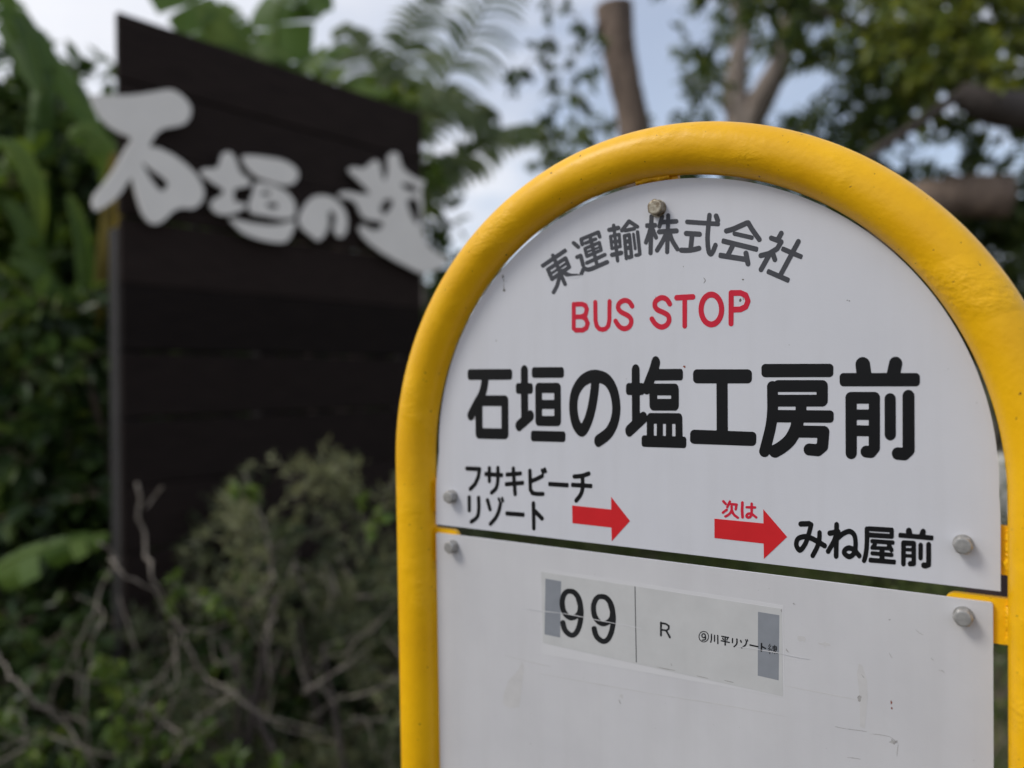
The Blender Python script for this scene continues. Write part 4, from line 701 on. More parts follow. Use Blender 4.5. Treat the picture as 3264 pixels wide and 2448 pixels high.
-5.4],[149.43,-5.24],[149.55,-5.05],[149.55,-4.41],[149.43,-4.2]]],[[[147.75,6.11],[148.19,6.29],[148.62,6.3],[149.05,6.13],[149.42,5.79],[149.78,5.01],[150.12,2.94],[153.48,2.96],
[153.6,3.13],[154.2,5.15],[154.55,5.81],[155.2,6.31],[155.62,6.39],[156.05,6.29],[156.56,5.84],[156.87,5.07],[156.89,4.27],[156.6,3.02],[160.12,2.99],[160.4,2.87],[160.61,2.57],
[160.68,2.25],[160.54,0.64],[160.32,0.3],[159.96,0.11],[143.37,0.01],[143.09,0.27],[142.95,0.75],[143.03,2.06],[143.23,2.6],[143.67,2.9],[146.87,2.92],[146.75,4.07],[146.87,4.89],
[147.19,5.57]]],[[[157.79,-0.93],[158.27,-0.78],[158.84,-0.94],[159.26,-1.42],[159.45,-2.04],[159.4,-13.74],[159.2,-14.52],[158.77,-15.1],[156.93,-16.07],[156.37,-16.2],[155.23,
-16.01],[154.85,-15.75],[154.5,-15.14],[154.42,-14.35],[154.65,-13.51],[155.11,-12.92],[155.68,-12.66],[156.53,-12.76],[156.84,-12.6],[156.91,-12.44],[156.96,-2.47],[157.05,-1.98],
[157.26,-1.47]]],[[[154.02,-1.66],[154.45,-1.62],[154.94,-1.88],[155.23,-2.33],[155.36,-2.96],[155.29,-10.54],[155.13,-11.04],[154.83,-11.49],[154.54,-11.72],[154.12,-11.86],
[153.69,-11.77],[153.41,-11.56],[153.14,-11.11],[153.02,-10.48],[153.07,-3.05],[153.36,-2.21],[153.67,-1.86]]]],"route_number":[[[[-71.62,-59.36],[-69.15,-59.11],[-67.87,-59.18],
[-66.91,-59.39],[-66.09,-59.73],[-64.96,-60.42],[-63.81,-61.4],[-62.9,-62.4],[-61.73,-64.22],[-60.8,-66.63],[-60.34,-68.83],[-59.78,-73.56],[-59.76,-75.26],[-59.92,-77.83],[-60.52,
-81.9],[-61.45,-85.45],[-62.13,-87.27],[-62.83,-88.81],[-63.7,-90.38],[-64.37,-91.35],[-65.21,-92.35],[-66.16,-93.22],[-67.13,-93.91],[-68.42,-94.54],[-69.38,-94.82],[-70.35,-94.92],
[-71.95,-94.73],[-73.56,-94.18],[-75.16,-93.28],[-76.44,-92.18],[-77.4,-90.94],[-78.06,-89.66],[-78.49,-88.29],[-79.08,-85.5],[-79.05,-84.92],[-78.79,-84.3],[-78.55,-83.97],[-77.93,
-83.44],[-77.27,-83.13],[-76.62,-83.0],[-75.97,-83.04],[-75.33,-83.32],[-74.81,-83.94],[-74.04,-87.26],[-73.73,-88.07],[-73.26,-88.85],[-72.52,-89.69],[-71.66,-90.31],[-70.6,-90.82],
[-69.64,-91.07],[-69.32,-91.03],[-68.68,-90.63],[-68.01,-89.97],[-67.37,-89.09],[-66.21,-86.82],[-65.33,-84.39],[-64.75,-82.02],[-64.42,-79.97],[-64.68,-79.9],[-65.97,-80.8],
[-67.26,-81.5],[-69.19,-82.16],[-70.15,-82.3],[-71.11,-82.31],[-72.08,-82.19],[-73.04,-81.94],[-74.0,-81.54],[-74.97,-80.99],[-75.93,-80.21],[-76.75,-79.36],[-78.02,-77.54],[-78.47,
-76.63],[-78.91,-75.37],[-79.34,-72.84],[-79.43,-71.41],[-79.39,-69.68],[-79.25,-68.5],[-78.9,-67.01],[-77.97,-64.57],[-76.84,-62.68],[-76.01,-61.7],[-75.3,-61.02],[-74.33,-60.32],
[-73.66,-59.95],[-72.69,-59.59]],[[-72.43,-63.43],[-73.15,-64.16],[-73.78,-65.11],[-74.32,-66.34],[-74.79,-67.84],[-74.98,-69.02],[-75.03,-70.46],[-74.95,-71.89],[-74.74,-73.29],
[-74.44,-74.4],[-73.93,-75.47],[-73.28,-76.43],[-72.53,-77.26],[-71.69,-77.92],[-71.05,-78.23],[-70.09,-78.48],[-69.45,-78.46],[-68.48,-78.11],[-67.19,-77.28],[-66.22,-76.47],
[-65.48,-75.58],[-65.06,-74.66],[-64.74,-73.48],[-64.54,-72.02],[-64.53,-70.88],[-66.22,-65.44],[-66.57,-64.92],[-67.26,-64.17],[-68.25,-63.37],[-69.21,-62.96],[-70.17,-62.93],
[-71.46,-63.09],[-72.1,-63.23]]],[[[-47.8,-59.95],[-46.59,-59.65],[-44.76,-59.4],[-42.62,-59.43],[-41.71,-59.64],[-40.51,-60.18],[-39.69,-60.73],[-38.71,-61.56],[-37.71,-62.66],
[-37.01,-63.67],[-36.46,-64.69],[-35.93,-65.99],[-35.31,-68.39],[-34.7,-72.99],[-34.63,-75.19],[-34.71,-77.14],[-35.22,-81.09],[-36.09,-84.84],[-36.69,-86.6],[-37.45,-88.4],[-38.21,
-89.86],[-39.04,-91.17],[-39.83,-92.15],[-40.67,-92.99],[-41.89,-93.9],[-42.67,-94.32],[-44.04,-94.8],[-44.96,-94.92],[-46.49,-94.78],[-48.25,-94.19],[-49.85,-93.3],[-51.15,-92.17],
[-52.09,-90.93],[-52.74,-89.64],[-53.15,-88.3],[-53.73,-85.58],[-53.69,-85.01],[-53.43,-84.4],[-53.12,-84.01],[-52.5,-83.51],[-51.87,-83.25],[-51.25,-83.16],[-50.33,-83.37],[-50.02,
-83.58],[-49.67,-84.06],[-48.83,-87.56],[-48.49,-88.35],[-48.0,-89.1],[-47.32,-89.82],[-46.43,-90.44],[-45.21,-90.99],[-44.3,-91.17],[-43.68,-90.93],[-43.07,-90.45],[-42.27,-89.51],
[-41.69,-88.57],[-40.46,-85.86],[-39.58,-82.93],[-39.05,-80.06],[-39.15,-79.8],[-39.27,-79.79],[-41.41,-81.24],[-43.25,-82.04],[-44.47,-82.32],[-45.39,-82.39],[-47.23,-82.16],
[-49.06,-81.44],[-50.63,-80.29],[-51.55,-79.31],[-52.3,-78.31],[-53.02,-77.03],[-53.35,-76.22],[-53.9,-73.82],[-54.09,-70.99],[-53.92,-68.71],[-53.4,-66.66],[-52.39,-64.27],[-51.84,
-63.34],[-51.13,-62.4],[-50.31,-61.54],[-49.38,-60.77],[-48.73,-60.37]],[[-46.96,-63.42],[-47.84,-64.16],[-48.53,-65.1],[-49.15,-66.44],[-49.59,-67.78],[-49.82,-68.93],[-49.9,
-70.07],[-49.82,-72.02],[-49.63,-73.39],[-49.34,-74.47],[-48.87,-75.51],[-48.07,-76.68],[-47.29,-77.5],[-46.56,-78.06],[-45.64,-78.48],[-44.73,-78.64],[-44.12,-78.59],[-43.2,-78.24],
[-41.99,-77.48],[-41.05,-76.72],[-40.23,-75.81],[-39.77,-74.9],[-39.44,-73.74],[-39.2,-72.04],[-39.21,-70.93],[-40.89,-65.63],[-41.2,-65.12],[-41.87,-64.39],[-42.98,-63.5],[-43.89,
-63.11],[-45.11,-63.1]]]],"route_words":[[[[-1.83,-72.06],[-1.58,-71.92],[-1.32,-71.87],[-1.05,-71.93],[-0.79,-72.2],[-0.66,-72.23],[2.26,-72.31],[4.36,-73.33],[4.63,-73.53],[4.71,
-73.77],[4.65,-75.93],[4.46,-76.23],[3.16,-77.45],[3.17,-77.57],[5.44,-81.23],[5.46,-81.48],[5.38,-81.75],[5.05,-82.1],[4.65,-82.22],[4.41,-82.17],[4.25,-82.07],[1.73,-78.07],[1.53,
-78.02],[-0.73,-78.03],[-0.81,-78.12],[-0.85,-81.31],[-0.9,-81.53],[-1.13,-81.87],[-1.44,-82.05],[-1.84,-82.07],[-2.12,-81.91],[-2.26,-81.55],[-2.15,-72.62],[-2.07,-72.35]],[[-0.67,
-73.51],[-0.76,-73.66],[-0.8,-76.59],[-0.79,-76.72],[-0.71,-76.76],[2.21,-76.75],[3.39,-75.64],[3.41,-74.49],[3.4,-74.37],[3.3,-74.32],[1.72,-73.55]]],[[[27.46,-73.46],[28.13,
-73.29],[28.89,-73.27],[29.63,-73.44],[30.19,-73.74],[30.75,-74.25],[31.12,-74.81],[31.37,-75.51],[31.48,-76.35],[31.39,-77.22],[31.16,-78.0],[30.83,-78.7],[30.32,-79.39],[29.71,
-79.98],[29.06,-80.4],[28.3,-80.71],[27.55,-80.83],[26.92,-80.79],[26.42,-80.66],[25.91,-80.4],[25.42,-80.0],[25.07,-79.56],[24.78,-78.99],[24.61,-78.4],[24.54,-77.67],[24.6,-77.04],
[24.75,-76.4],[25.01,-75.73],[25.35,-75.15],[25.77,-74.61],[26.24,-74.16],[26.75,-73.8]],[[27.37,-74.07],[26.87,-74.34],[26.49,-74.63],[26.07,-75.06],[25.72,-75.53],[25.46,-76.03],
[25.27,-76.56],[25.14,-77.2],[25.12,-77.7],[25.18,-78.18],[25.35,-78.77],[25.59,-79.22],[25.85,-79.55],[26.21,-79.86],[26.68,-80.11],[27.18,-80.23],[27.68,-80.25],[28.31,-80.14],
[28.94,-79.87],[29.45,-79.53],[30.03,-78.94],[30.41,-78.38],[30.7,-77.71],[30.88,-76.94],[30.9,-76.32],[30.81,-75.72],[30.55,-75.03],[30.23,-74.59],[29.75,-74.18],[29.25,-73.95],
[28.63,-73.83],[28.0,-73.87]]],[[[39.74,-74.43],[39.88,-74.36],[40.13,-74.33],[44.38,-74.36],[44.6,-74.44],[44.72,-74.66],[44.68,-74.91],[44.5,-75.13],[44.06,-75.26],[44.1,-75.5],
[44.03,-75.75],[43.6,-76.68],[43.39,-76.87],[43.15,-76.92],[43.02,-76.88],[42.9,-76.78],[42.84,-76.57],[43.28,-75.48],[43.45,-75.25],[42.68,-75.22],[42.63,-75.27],[42.62,-77.34],
[45.08,-77.46],[45.2,-77.54],[45.29,-77.71],[45.27,-77.96],[45.19,-78.09],[45.07,-78.21],[44.83,-78.3],[42.65,-78.24],[42.6,-78.31],[42.58,-79.9],[42.53,-80.15],[42.38,-80.34],
[42.14,-80.47],[41.89,-80.46],[41.78,-80.4],[41.69,-80.3],[41.64,-80.06],[41.66,-78.24],[41.55,-78.19],[39.48,-78.12],[39.29,-78.05],[39.2,-77.94],[39.16,-77.7],[39.24,-77.51],
[39.36,-77.37],[39.61,-77.26],[41.56,-77.32],[41.66,-77.26],[41.69,-75.31],[41.58,-75.21],[39.71,-75.17],[39.59,-75.07],[39.52,-74.83],[39.6,-74.58]]],[[[27.7,-74.78],[28.12,-74.69],
[28.62,-74.75],[28.99,-74.95],[29.34,-75.36],[29.61,-76.3],[29.71,-77.39],[29.68,-78.14],[29.58,-78.51],[29.43,-78.8],[29.16,-79.09],[28.82,-79.32],[28.07,-79.63],[27.06,-79.94],
[26.81,-79.96],[26.68,-79.9],[26.55,-79.67],[26.6,-79.42],[26.71,-79.27],[26.94,-79.14],[28.45,-78.65],[28.75,-78.42],[28.86,-78.16],[28.88,-77.78],[28.84,-77.71],[28.44,-77.98],
[27.96,-78.16],[27.58,-78.18],[27.2,-78.1],[26.74,-77.79],[26.46,-77.34],[26.37,-76.98],[26.36,-76.62],[26.42,-76.23],[26.56,-75.84],[26.82,-75.42],[27.1,-75.13]],[[27.73,-75.61],
[27.49,-75.8],[27.35,-75.99],[27.22,-76.32],[27.19,-76.6],[27.27,-76.95],[27.41,-77.17],[27.59,-77.3],[27.84,-77.35],[28.22,-77.23],[28.46,-76.99],[28.66,-76.59],[28.7,-76.21],
[28.6,-75.86],[28.36,-75.61],[27.98,-75.53]]],[[[73.16,-74.42],[73.35,-74.32],[73.49,-74.36],[73.57,-74.47],[73.58,-75.05],[73.69,-75.12],[74.48,-75.12],[74.67,-75.21],[74.69,
-77.08],[74.66,-77.2],[74.55,-77.34],[74.57,-77.62],[73.91,-78.52],[73.89,-78.64],[74.9,-79.34],[74.97,-79.5],[74.9,-79.68],[74.67,-79.8],[73.65,-79.14],[73.59,-79.16],[73.52,-80.0],
[73.42,-80.14],[73.19,-80.21],[73.08,-80.14],[73.02,-79.97],[73.03,-78.44],[72.98,-78.35],[72.12,-79.79],[71.94,-79.87],[71.83,-79.84],[71.74,-79.74],[71.73,-79.62],[72.4,-78.44],
[72.3,-78.37],[71.95,-78.39],[71.85,-78.19],[71.89,-78.06],[72.07,-77.91],[72.98,-77.75],[73.04,-77.62],[72.99,-77.42],[72.08,-77.42],[71.96,-77.34],[71.92,-77.23],[71.95,-75.34],
[72.05,-75.21],[72.21,-75.13],[73.01,-75.12],[73.06,-75.03],[73.08,-74.55]],[[73.67,-77.41],[73.56,-77.52],[73.56,-77.99],[73.64,-78.1],[74.23,-77.4]],[[73.68,-76.5],[73.57,-76.58],
[73.57,-76.7],[73.57,-76.82],[73.67,-76.89],[74.13,-76.88],[74.19,-76.82],[74.2,-76.58],[74.13,-76.5]],[[72.43,-76.54],[72.42,-76.79],[72.46,-76.9],[72.99,-76.88],[73.05,-76.79],
[73.05,-76.56],[72.99,-76.51]],[[73.68,-75.64],[73.57,-75.76],[73.59,-75.99],[74.13,-75.98],[74.2,-75.88],[74.17,-75.65]],[[72.43,-75.71],[72.43,-75.97],[73.03,-75.97],[73.06,
-75.73],[73.0,-75.66],[72.55,-75.65]]],[[[64.97,-74.58],[65.33,-74.47],[65.56,-74.56],[65.66,-74.7],[65.69,-74.93],[65.66,-76.38],[67.89,-77.26],[68.02,-77.35],[68.1,-77.57],[68.04,
-77.82],[67.95,-77.96],[67.73,-78.11],[67.57,-78.14],[65.65,-77.42],[65.53,-79.82],[65.28,-80.14],[64.93,-80.24],[64.67,-80.1],[64.59,-79.75],[64.73,-74.98],[64.83,-74.73]]],
[[[56.09,-73.76],[56.34,-73.63],[56.58,-73.73],[56.95,-74.69],[56.92,-74.84],[56.8,-75.01],[56.68,-75.08],[56.45,-75.08],[56.39,-75.15],[56.05,-76.65],[55.69,-77.55],[55.22,-78.23],
[54.4,-79.03],[52.84,-80.27],[52.6,-80.33],[52.45,-80.29],[52.32,-80.2],[52.24,-79.97],[52.37,-79.59],[54.29,-78.0],[54.75,-77.48],[55.03,-76.95],[55.23,-76.31],[55.46,-75.19],
[55.26,-75.1],[55.19,-75.0],[54.92,-74.45],[54.92,-74.21],[55.16,-73.96],[55.39,-73.95],[55.54,-74.1],[55.81,-74.65],[55.86,-74.7],[56.1,-74.68],[56.17,-74.59],[55.98,-74.02]]],
[[[49.59,-74.42],[49.92,-74.38],[50.06,-74.46],[50.18,-74.68],[50.23,-76.6],[50.14,-77.46],[50.0,-77.95],[49.57,-78.77],[49.03,-79.42],[48.12,-80.35],[47.94,-80.45],[47.7,-80.46],
[47.58,-80.41],[47.45,-80.23],[47.47,-79.87],[48.68,-78.54],[48.95,-78.15],[49.15,-77.75],[49.24,-77.38],[49.3,-76.76],[49.27,-74.84],[49.39,-74.57]]],[[[57.79,-76.82],[58.08,-76.7],
[63.1,-76.92],[63.33,-77.04],[63.43,-77.35],[63.33,-77.61],[63.19,-77.75],[62.98,-77.84],[57.95,-77.63],[57.7,-77.55],[57.57,-77.33],[57.59,-77.09]]],[[[37.14,-74.27],[37.31,-74.21],
[37.55,-74.26],[37.68,-74.4],[37.71,-74.54],[37.77,-79.9],[37.71,-80.16],[37.62,-80.28],[37.49,-80.38],[37.24,-80.45],[37.0,-80.34],[36.9,-80.06],[36.86,-74.68],[36.96,-74.42]]],
[[[32.93,-74.25],[33.11,-74.16],[33.36,-74.16],[33.48,-74.23],[33.58,-74.39],[33.56,-77.83],[33.08,-79.88],[32.89,-80.16],[32.55,-80.27],[32.31,-80.14],[32.23,-79.9],[32.68,-77.98],
[32.73,-74.66],[32.8,-74.4]]],[[[70.95,-75.05],[71.07,-75.04],[71.18,-75.09],[71.25,-75.24],[71.22,-75.36],[69.91,-77.25],[71.51,-77.2],[71.63,-77.29],[71.67,-77.4],[71.62,-77.57],
[71.5,-77.69],[70.7,-77.75],[70.56,-77.83],[70.48,-80.44],[70.38,-80.7],[70.22,-80.78],[70.09,-80.75],[70.01,-80.65],[70.0,-80.53],[70.06,-77.81],[69.21,-77.82],[69.08,-77.75],
[69.05,-77.52],[69.14,-77.39],[69.33,-77.27],[70.78,-75.2]]],[[[34.94,-74.65],[35.09,-74.53],[35.34,-74.48],[35.51,-74.55],[35.65,-74.77],[35.61,-78.82],[35.49,-79.08],[35.16,
-79.28],[34.86,-79.19],[34.75,-78.97],[34.79,-75.04],[34.84,-74.79]]],[[[46.77,-74.67],[46.92,-74.62],[47.16,-74.65],[47.28,-74.76],[47.34,-74.93],[47.24,-77.73],[47.08,-78.0],
[46.76,-78.15],[46.52,-78.06],[46.41,-77.88],[46.41,-77.76],[46.49,-75.08],[46.6,-74.82]]],[[[51.86,-74.99],[52.06,-74.89],[52.3,-74.9],[52.45,-75.0],[52.54,-75.17],[52.98,-76.35],
[52.88,-76.64],[52.64,-76.84],[52.28,-76.85],[52.08,-76.63],[51.63,-75.51],[51.65,-75.26]]],[[[40.29,-75.55],[40.6,-75.42],[40.78,-75.47],[40.9,-75.57],[41.42,-76.45],[41.42,-76.7],
[41.2,-77.0],[41.08,-77.06],[40.83,-77.07],[40.71,-77.01],[40.59,-76.85],[40.13,-76.07],[40.12,-75.83]]],[[[70.32,-74.22],[70.51,-74.18],[70.62,-74.25],[70.67,-74.4],[70.63,-74.52],
[69.8,-75.98],[69.69,-76.12],[69.46,-76.17],[69.33,-76.05],[69.37,-75.81],[70.19,-74.36]]],[[[71.09,-78.09],[71.27,-77.99],[71.39,-78.01],[71.49,-78.14],[71.66,-79.05],[71.6,-79.25],
[71.49,-79.36],[71.26,-79.36],[71.18,-79.25],[71.01,-78.34]]],[[[69.31,-78.42],[69.55,-78.3],[69.67,-78.35],[69.73,-78.58],[69.48,-79.45],[69.4,-79.58],[69.2,-79.68],[69.08,-79.64],
[69.0,-79.42]]]],"direction_name":[[[[-117.9,26.75],[-117.51,26.8],[-117.0,26.69],[-116.56,26.4],[-116.26,25.98],[-116.09,25.35],[-115.93,23.01],[-115.81,22.88],[-111.04,23.51],
[-110.43,23.33],[-110.23,23.12],[-110.07,22.71],[-110.04,21.01],[-110.28,20.57],[-110.59,20.32],[-115.62,19.56],[-115.68,19.39],[-115.41,15.77],[-109.17,16.54],[-108.74,16.41],
[-108.52,16.21],[-108.31,15.59],[-108.29,14.1],[-108.5,13.66],[-108.97,13.3],[-114.99,12.46],[-115.15,12.36],[-114.77,6.18],[-114.81,5.75],[-114.96,5.31],[-115.38,4.75],[-115.89,
4.43],[-116.4,4.31],[-116.9,4.37],[-117.2,4.5],[-117.64,4.9],[-117.85,5.31],[-118.34,11.71],[-118.42,11.92],[-118.53,11.98],[-124.65,11.17],[-125.21,11.46],[-125.46,12.09],[-125.49,
13.6],[-125.3,14.05],[-124.85,14.42],[-118.65,15.34],[-118.91,19.11],[-123.5,18.53],[-124.01,18.54],[-124.26,18.65],[-124.6,19.06],[-124.74,20.77],[-124.49,21.44],[-123.95,21.8],
[-119.36,22.42],[-119.1,22.58],[-119.25,24.96],[-119.15,25.61],[-118.74,26.28],[-118.27,26.62]]],[[[-131.71,26.44],[-131.32,26.46],[-130.73,26.27],[-130.3,25.9],[-130.06,25.44],
[-129.98,25.01],[-129.96,21.33],[-129.87,21.22],[-127.55,21.2],[-127.04,20.92],[-126.87,20.65],[-126.79,20.22],[-126.91,18.7],[-127.14,18.25],[-127.61,17.91],[-129.93,17.82],
[-130.03,17.64],[-130.32,14.59],[-130.84,11.73],[-131.32,10.18],[-131.71,9.28],[-132.71,7.65],[-134.04,6.28],[-136.95,4.06],[-137.48,3.85],[-138.27,3.88],[-138.79,4.18],[-139.11,
4.61],[-139.27,5.26],[-139.17,5.92],[-138.74,6.61],[-135.55,9.13],[-135.02,9.76],[-134.51,10.61],[-134.08,11.73],[-133.7,13.28],[-133.33,15.91],[-133.2,17.66],[-133.3,17.81],
[-133.56,17.82],[-137.74,17.8],[-137.98,17.59],[-138.05,14.3],[-138.17,13.64],[-138.43,13.19],[-139.01,12.71],[-139.68,12.53],[-140.2,12.6],[-140.83,13.03],[-141.14,13.67],[-141.16,
17.74],[-143.27,17.78],[-143.8,17.97],[-144.08,18.31],[-144.18,18.74],[-144.06,20.28],[-143.74,20.86],[-143.21,21.16],[-141.09,21.24],[-140.97,24.41],[-140.87,24.85],[-140.63,25.3],
[-140.22,25.7],[-139.42,25.99],[-138.64,25.83],[-138.16,25.43],[-137.94,25.01],[-137.86,24.58],[-137.89,21.3],[-137.68,21.2],[-133.24,21.23],[-133.14,21.36],[-133.16,24.62],
[-133.05,25.28],[-132.63,25.96],[-132.1,26.32]]],[[[-55.04,26.53],[-54.23,26.73],[-53.79,26.64],[-53.34,26.34],[-52.95,25.64],[-52.9,25.04],[-52.98,24.63],[-53.32,24.01],[-53.83,
23.59],[-57.71,22.12],[-57.81,21.91],[-57.73,18.06],[-57.51,17.92],[-52.13,17.92],[-51.78,17.66],[-51.6,17.26],[-51.72,15.44],[-51.95,15.08],[-52.4,14.8],[-57.79,14.7],[-57.92,
14.41],[-58.29,12.36],[-58.74,10.9],[-59.31,9.64],[-60.15,8.16],[-61.3,6.62],[-63.77,3.81],[-64.54,3.43],[-65.24,3.49],[-65.78,3.85],[-66.12,4.44],[-66.19,5.05],[-66.07,5.67],
[-65.67,6.31],[-63.08,9.33],[-62.32,10.44],[-61.77,11.5],[-61.37,12.54],[-60.95,14.6],[-67.81,14.58],[-68.27,14.65],[-68.57,14.9],[-68.75,15.29],[-68.68,16.94],[-68.32,17.58],
[-67.76,17.82],[-60.91,17.89],[-60.8,18.07],[-60.86,21.11],[-61.08,21.21],[-63.59,20.86],[-66.34,20.66],[-66.9,20.94],[-67.32,21.53],[-67.44,22.34],[-67.27,22.96],[-66.78,23.6],
[-66.29,23.88],[-62.17,24.35],[-60.35,24.69],[-58.08,25.39]]],[[[-90.92,27.38],[-90.64,27.52],[-90.16,27.59],[-89.72,27.45],[-89.45,27.21],[-88.5,25.01],[-88.4,24.39],[-88.61,23.75],
[-88.79,23.52],[-89.27,23.21],[-89.76,23.14],[-90.23,23.31],[-90.47,23.53],[-90.56,23.43],[-90.77,22.79],[-91.38,22.13],[-91.16,21.72],[-91.06,21.1],[-91.2,20.46],[-91.49,19.99],
[-91.98,19.59],[-95.39,17.77],[-98.09,16.51],[-101.29,15.25],[-101.4,14.98],[-101.34,10.97],[-100.17,9.36],[-97.24,9.12],[-92.15,9.45],[-91.67,9.39],[-91.19,9.12],[-90.81,8.57],
[-90.71,7.74],[-90.91,7.1],[-91.48,6.46],[-92.2,6.2],[-97.54,5.84],[-101.44,6.15],[-101.93,6.31],[-102.35,6.67],[-104.09,9.19],[-104.39,9.91],[-104.61,24.3],[-104.35,25.16],
[-104.06,25.53],[-103.63,25.83],[-102.82,25.99],[-102.09,25.69],[-101.65,25.1],[-101.53,24.47],[-101.45,18.99],[-101.43,18.78],[-101.23,18.67],[-97.78,20.09],[-92.89,22.6],[-92.83,
22.67],[-93.75,25.13],[-93.76,25.55],[-93.64,25.97],[-93.31,26.41],[-93.07,26.58],[-92.58,26.73],[-92.1,26.65],[-91.63,26.25],[-91.32,26.94]]],[[[-160.98,24.41],[-160.34,24.52],
[-148.46,24.73],[-147.93,24.63],[-147.4,24.31],[-147.07,23.85],[-146.94,23.42],[-146.96,22.76],[-148.36,16.16],[-151.69,10.13],[-152.1,9.64],[-156.64,5.58],[-157.46,5.18],[-158.28,
5.22],[-158.82,5.53],[-159.08,5.82],[-159.33,6.47],[-159.22,7.37],[-158.76,8.07],[-154.35,12.06],[-151.49,17.2],[-150.65,21.22],[-160.69,21.05],[-161.23,21.15],[-161.76,21.47],
[-162.04,21.83],[-162.22,22.34],[-162.25,22.78],[-162.16,23.24],[-161.92,23.69],[-161.47,24.17]]],[[[-101.0,1.7],[-100.29,1.88],[-99.8,1.79],[-99.32,1.48],[-99.0,1.01],[-98.87,0.39],
[-98.86,-3.83],[-98.77,-4.03],[-98.19,-4.12],[-97.71,-4.37],[-92.22,-8.98],[-91.79,-9.52],[-91.64,-10.14],[-91.77,-10.99],[-92.26,-11.71],[-92.99,-12.14],[-93.72,-12.18],[-94.37,
-11.86],[-98.75,-8.2],[-98.8,-8.25],[-98.84,-18.39],[-99.03,-19.04],[-99.34,-19.49],[-99.93,-19.92],[-100.42,-20.06],[-100.91,-20.02],[-101.48,-19.7],[-101.78,-19.31],[-101.95,
-18.69],[-102.0,0.14],[-101.73,1.01],[-101.35,1.46]]],[[[-128.39,3.02],[-127.63,3.02],[-127.12,2.65],[-126.29,0.36],[-126.23,-0.28],[-126.41,-0.79],[-126.94,-1.31],[-127.45,-1.46],
[-127.97,-1.37],[-128.22,-1.22],[-128.34,-1.31],[-128.12,-1.95],[-128.11,-2.38],[-128.93,-5.92],[-129.71,-8.37],[-130.82,-10.85],[-131.69,-12.45],[-132.74,-14.07],[-133.83,-15.48],
[-135.26,-17.05],[-138.46,-20.17],[-139.25,-20.43],[-140.04,-20.25],[-140.52,-19.82],[-140.71,-19.4],[-140.77,-18.75],[-140.56,-18.07],[-140.2,-17.6],[-136.77,-14.16],[-135.17,
-12.18],[-133.61,-9.58],[-132.45,-6.86],[-131.0,-1.53],[-131.42,-1.12],[-132.23,0.77],[-132.3,1.2],[-132.2,1.64],[-131.88,2.1],[-131.52,2.35],[-131.0,2.44],[-130.48,2.27],[-130.11,
1.8],[-129.39,0.12],[-129.28,-0.74],[-128.73,-0.98],[-128.52,-0.9],[-129.28,1.43],[-129.3,1.86],[-129.03,2.53]]],[[[-150.05,2.27],[-149.43,2.26],[-148.9,2.02],[-148.45,1.5],
[-148.28,0.85],[-148.16,-4.65],[-148.21,-7.31],[-148.66,-11.32],[-149.12,-13.13],[-149.49,-14.04],[-150.32,-15.44],[-151.14,-16.42],[-151.96,-17.17],[-153.7,-18.41],[-156.61,-20.21],
[-157.16,-20.42],[-157.97,-20.37],[-158.57,-19.98],[-158.92,-19.34],[-158.9,-18.45],[-158.53,-17.75],[-158.18,-17.42],[-155.16,-15.55],[-153.79,-14.56],[-152.94,-13.69],[-152.21,
-12.29],[-151.78,-10.26],[-151.49,-7.36],[-151.45,-4.92],[-151.56,0.6],[-151.36,1.28],[-151.05,1.72],[-150.51,2.12]]],[[[-124.56,-7.71],[-124.23,-7.64],[-108.84,-7.36],[-108.41,
-7.61],[-108.19,-8.02],[-108.27,-9.73],[-108.42,-10.16],[-108.64,-10.44],[-108.9,-10.61],[-109.4,-10.72],[-124.55,-11.08],[-124.81,-11.03],[-125.18,-10.79],[-125.43,-10.17],
[-125.26,-8.42],[-125.01,-8.01]]],[[[-86.8,17.19],[-71.23,17.32],[-70.77,17.08],[-70.51,16.61],[-70.58,14.97],[-70.85,14.33],[-71.13,14.11],[-71.52,13.98],[-86.8,13.86],[-87.25,
14.04],[-87.44,14.24],[-87.62,14.85],[-87.46,16.53],[-87.23,16.9]]],[[[-159.58,1.78],[-158.89,2.02],[-158.07,1.89],[-157.54,1.45],[-157.33,1.06],[-157.25,0.62],[-157.36,-10.07],
[-157.59,-10.76],[-157.97,-11.24],[-158.61,-11.61],[-159.16,-11.7],[-159.7,-11.59],[-160.23,-11.21],[-160.49,-10.78],[-160.58,-10.34],[-160.48,0.37],[-160.27,1.06],[-159.99,1.45]]],
[[[-142.28,0.87],[-141.74,1.07],[-140.95,1.0],[-140.38,0.58],[-140.08,-0.06],[-137.79,-7.31],[-137.87,-7.98],[-138.1,-8.43],[-138.51,-8.87],[-139.04,-9.14],[-139.57,-9.21],[-140.17,
-9.05],[-140.61,-8.68],[-140.86,-8.16],[-143.17,-0.95],[-143.15,-0.29],[-142.97,0.16],[-142.61,0.63]]]],"arrow_a":[[[[-68.03,1.29],[-37.25,0.96],[-37.2,9.81],[-23.17,-5.76],[-37.07,
-21.2],[-37.29,-11.71],[-67.93,-11.49]]]],"arrow_b":[[[[35.9,1.2],[67.04,1.03],[67.03,9.9],[81.29,-5.97],[67.11,-21.28],[67.06,-11.63],[35.83,-11.41]]]],"strip":[[[[-94.72,-49.98],
[77.74,-51.1],[78.04,-105.83],[-93.98,-102.86]]]],"lam":[[[[-96.65,-47.75],[78.52,-48.83],[79.26,-106.36],[-94.88,-111.4]]]],"tape_l":[[[[-91.0,-54.61],[-77.84,-54.92],[-79.35,
-96.33],[-92.45,-96.23]]]],"tape_r":[[[[63.21,-55.19],[76.24,-55.31],[75.5,-96.2],[62.67,-95.81]]]],"divider":[[[[-20.35,-50.72],[-19.78,-50.73],[-19.44,-103.16],[-20.0,
-103.18]]]]}''')
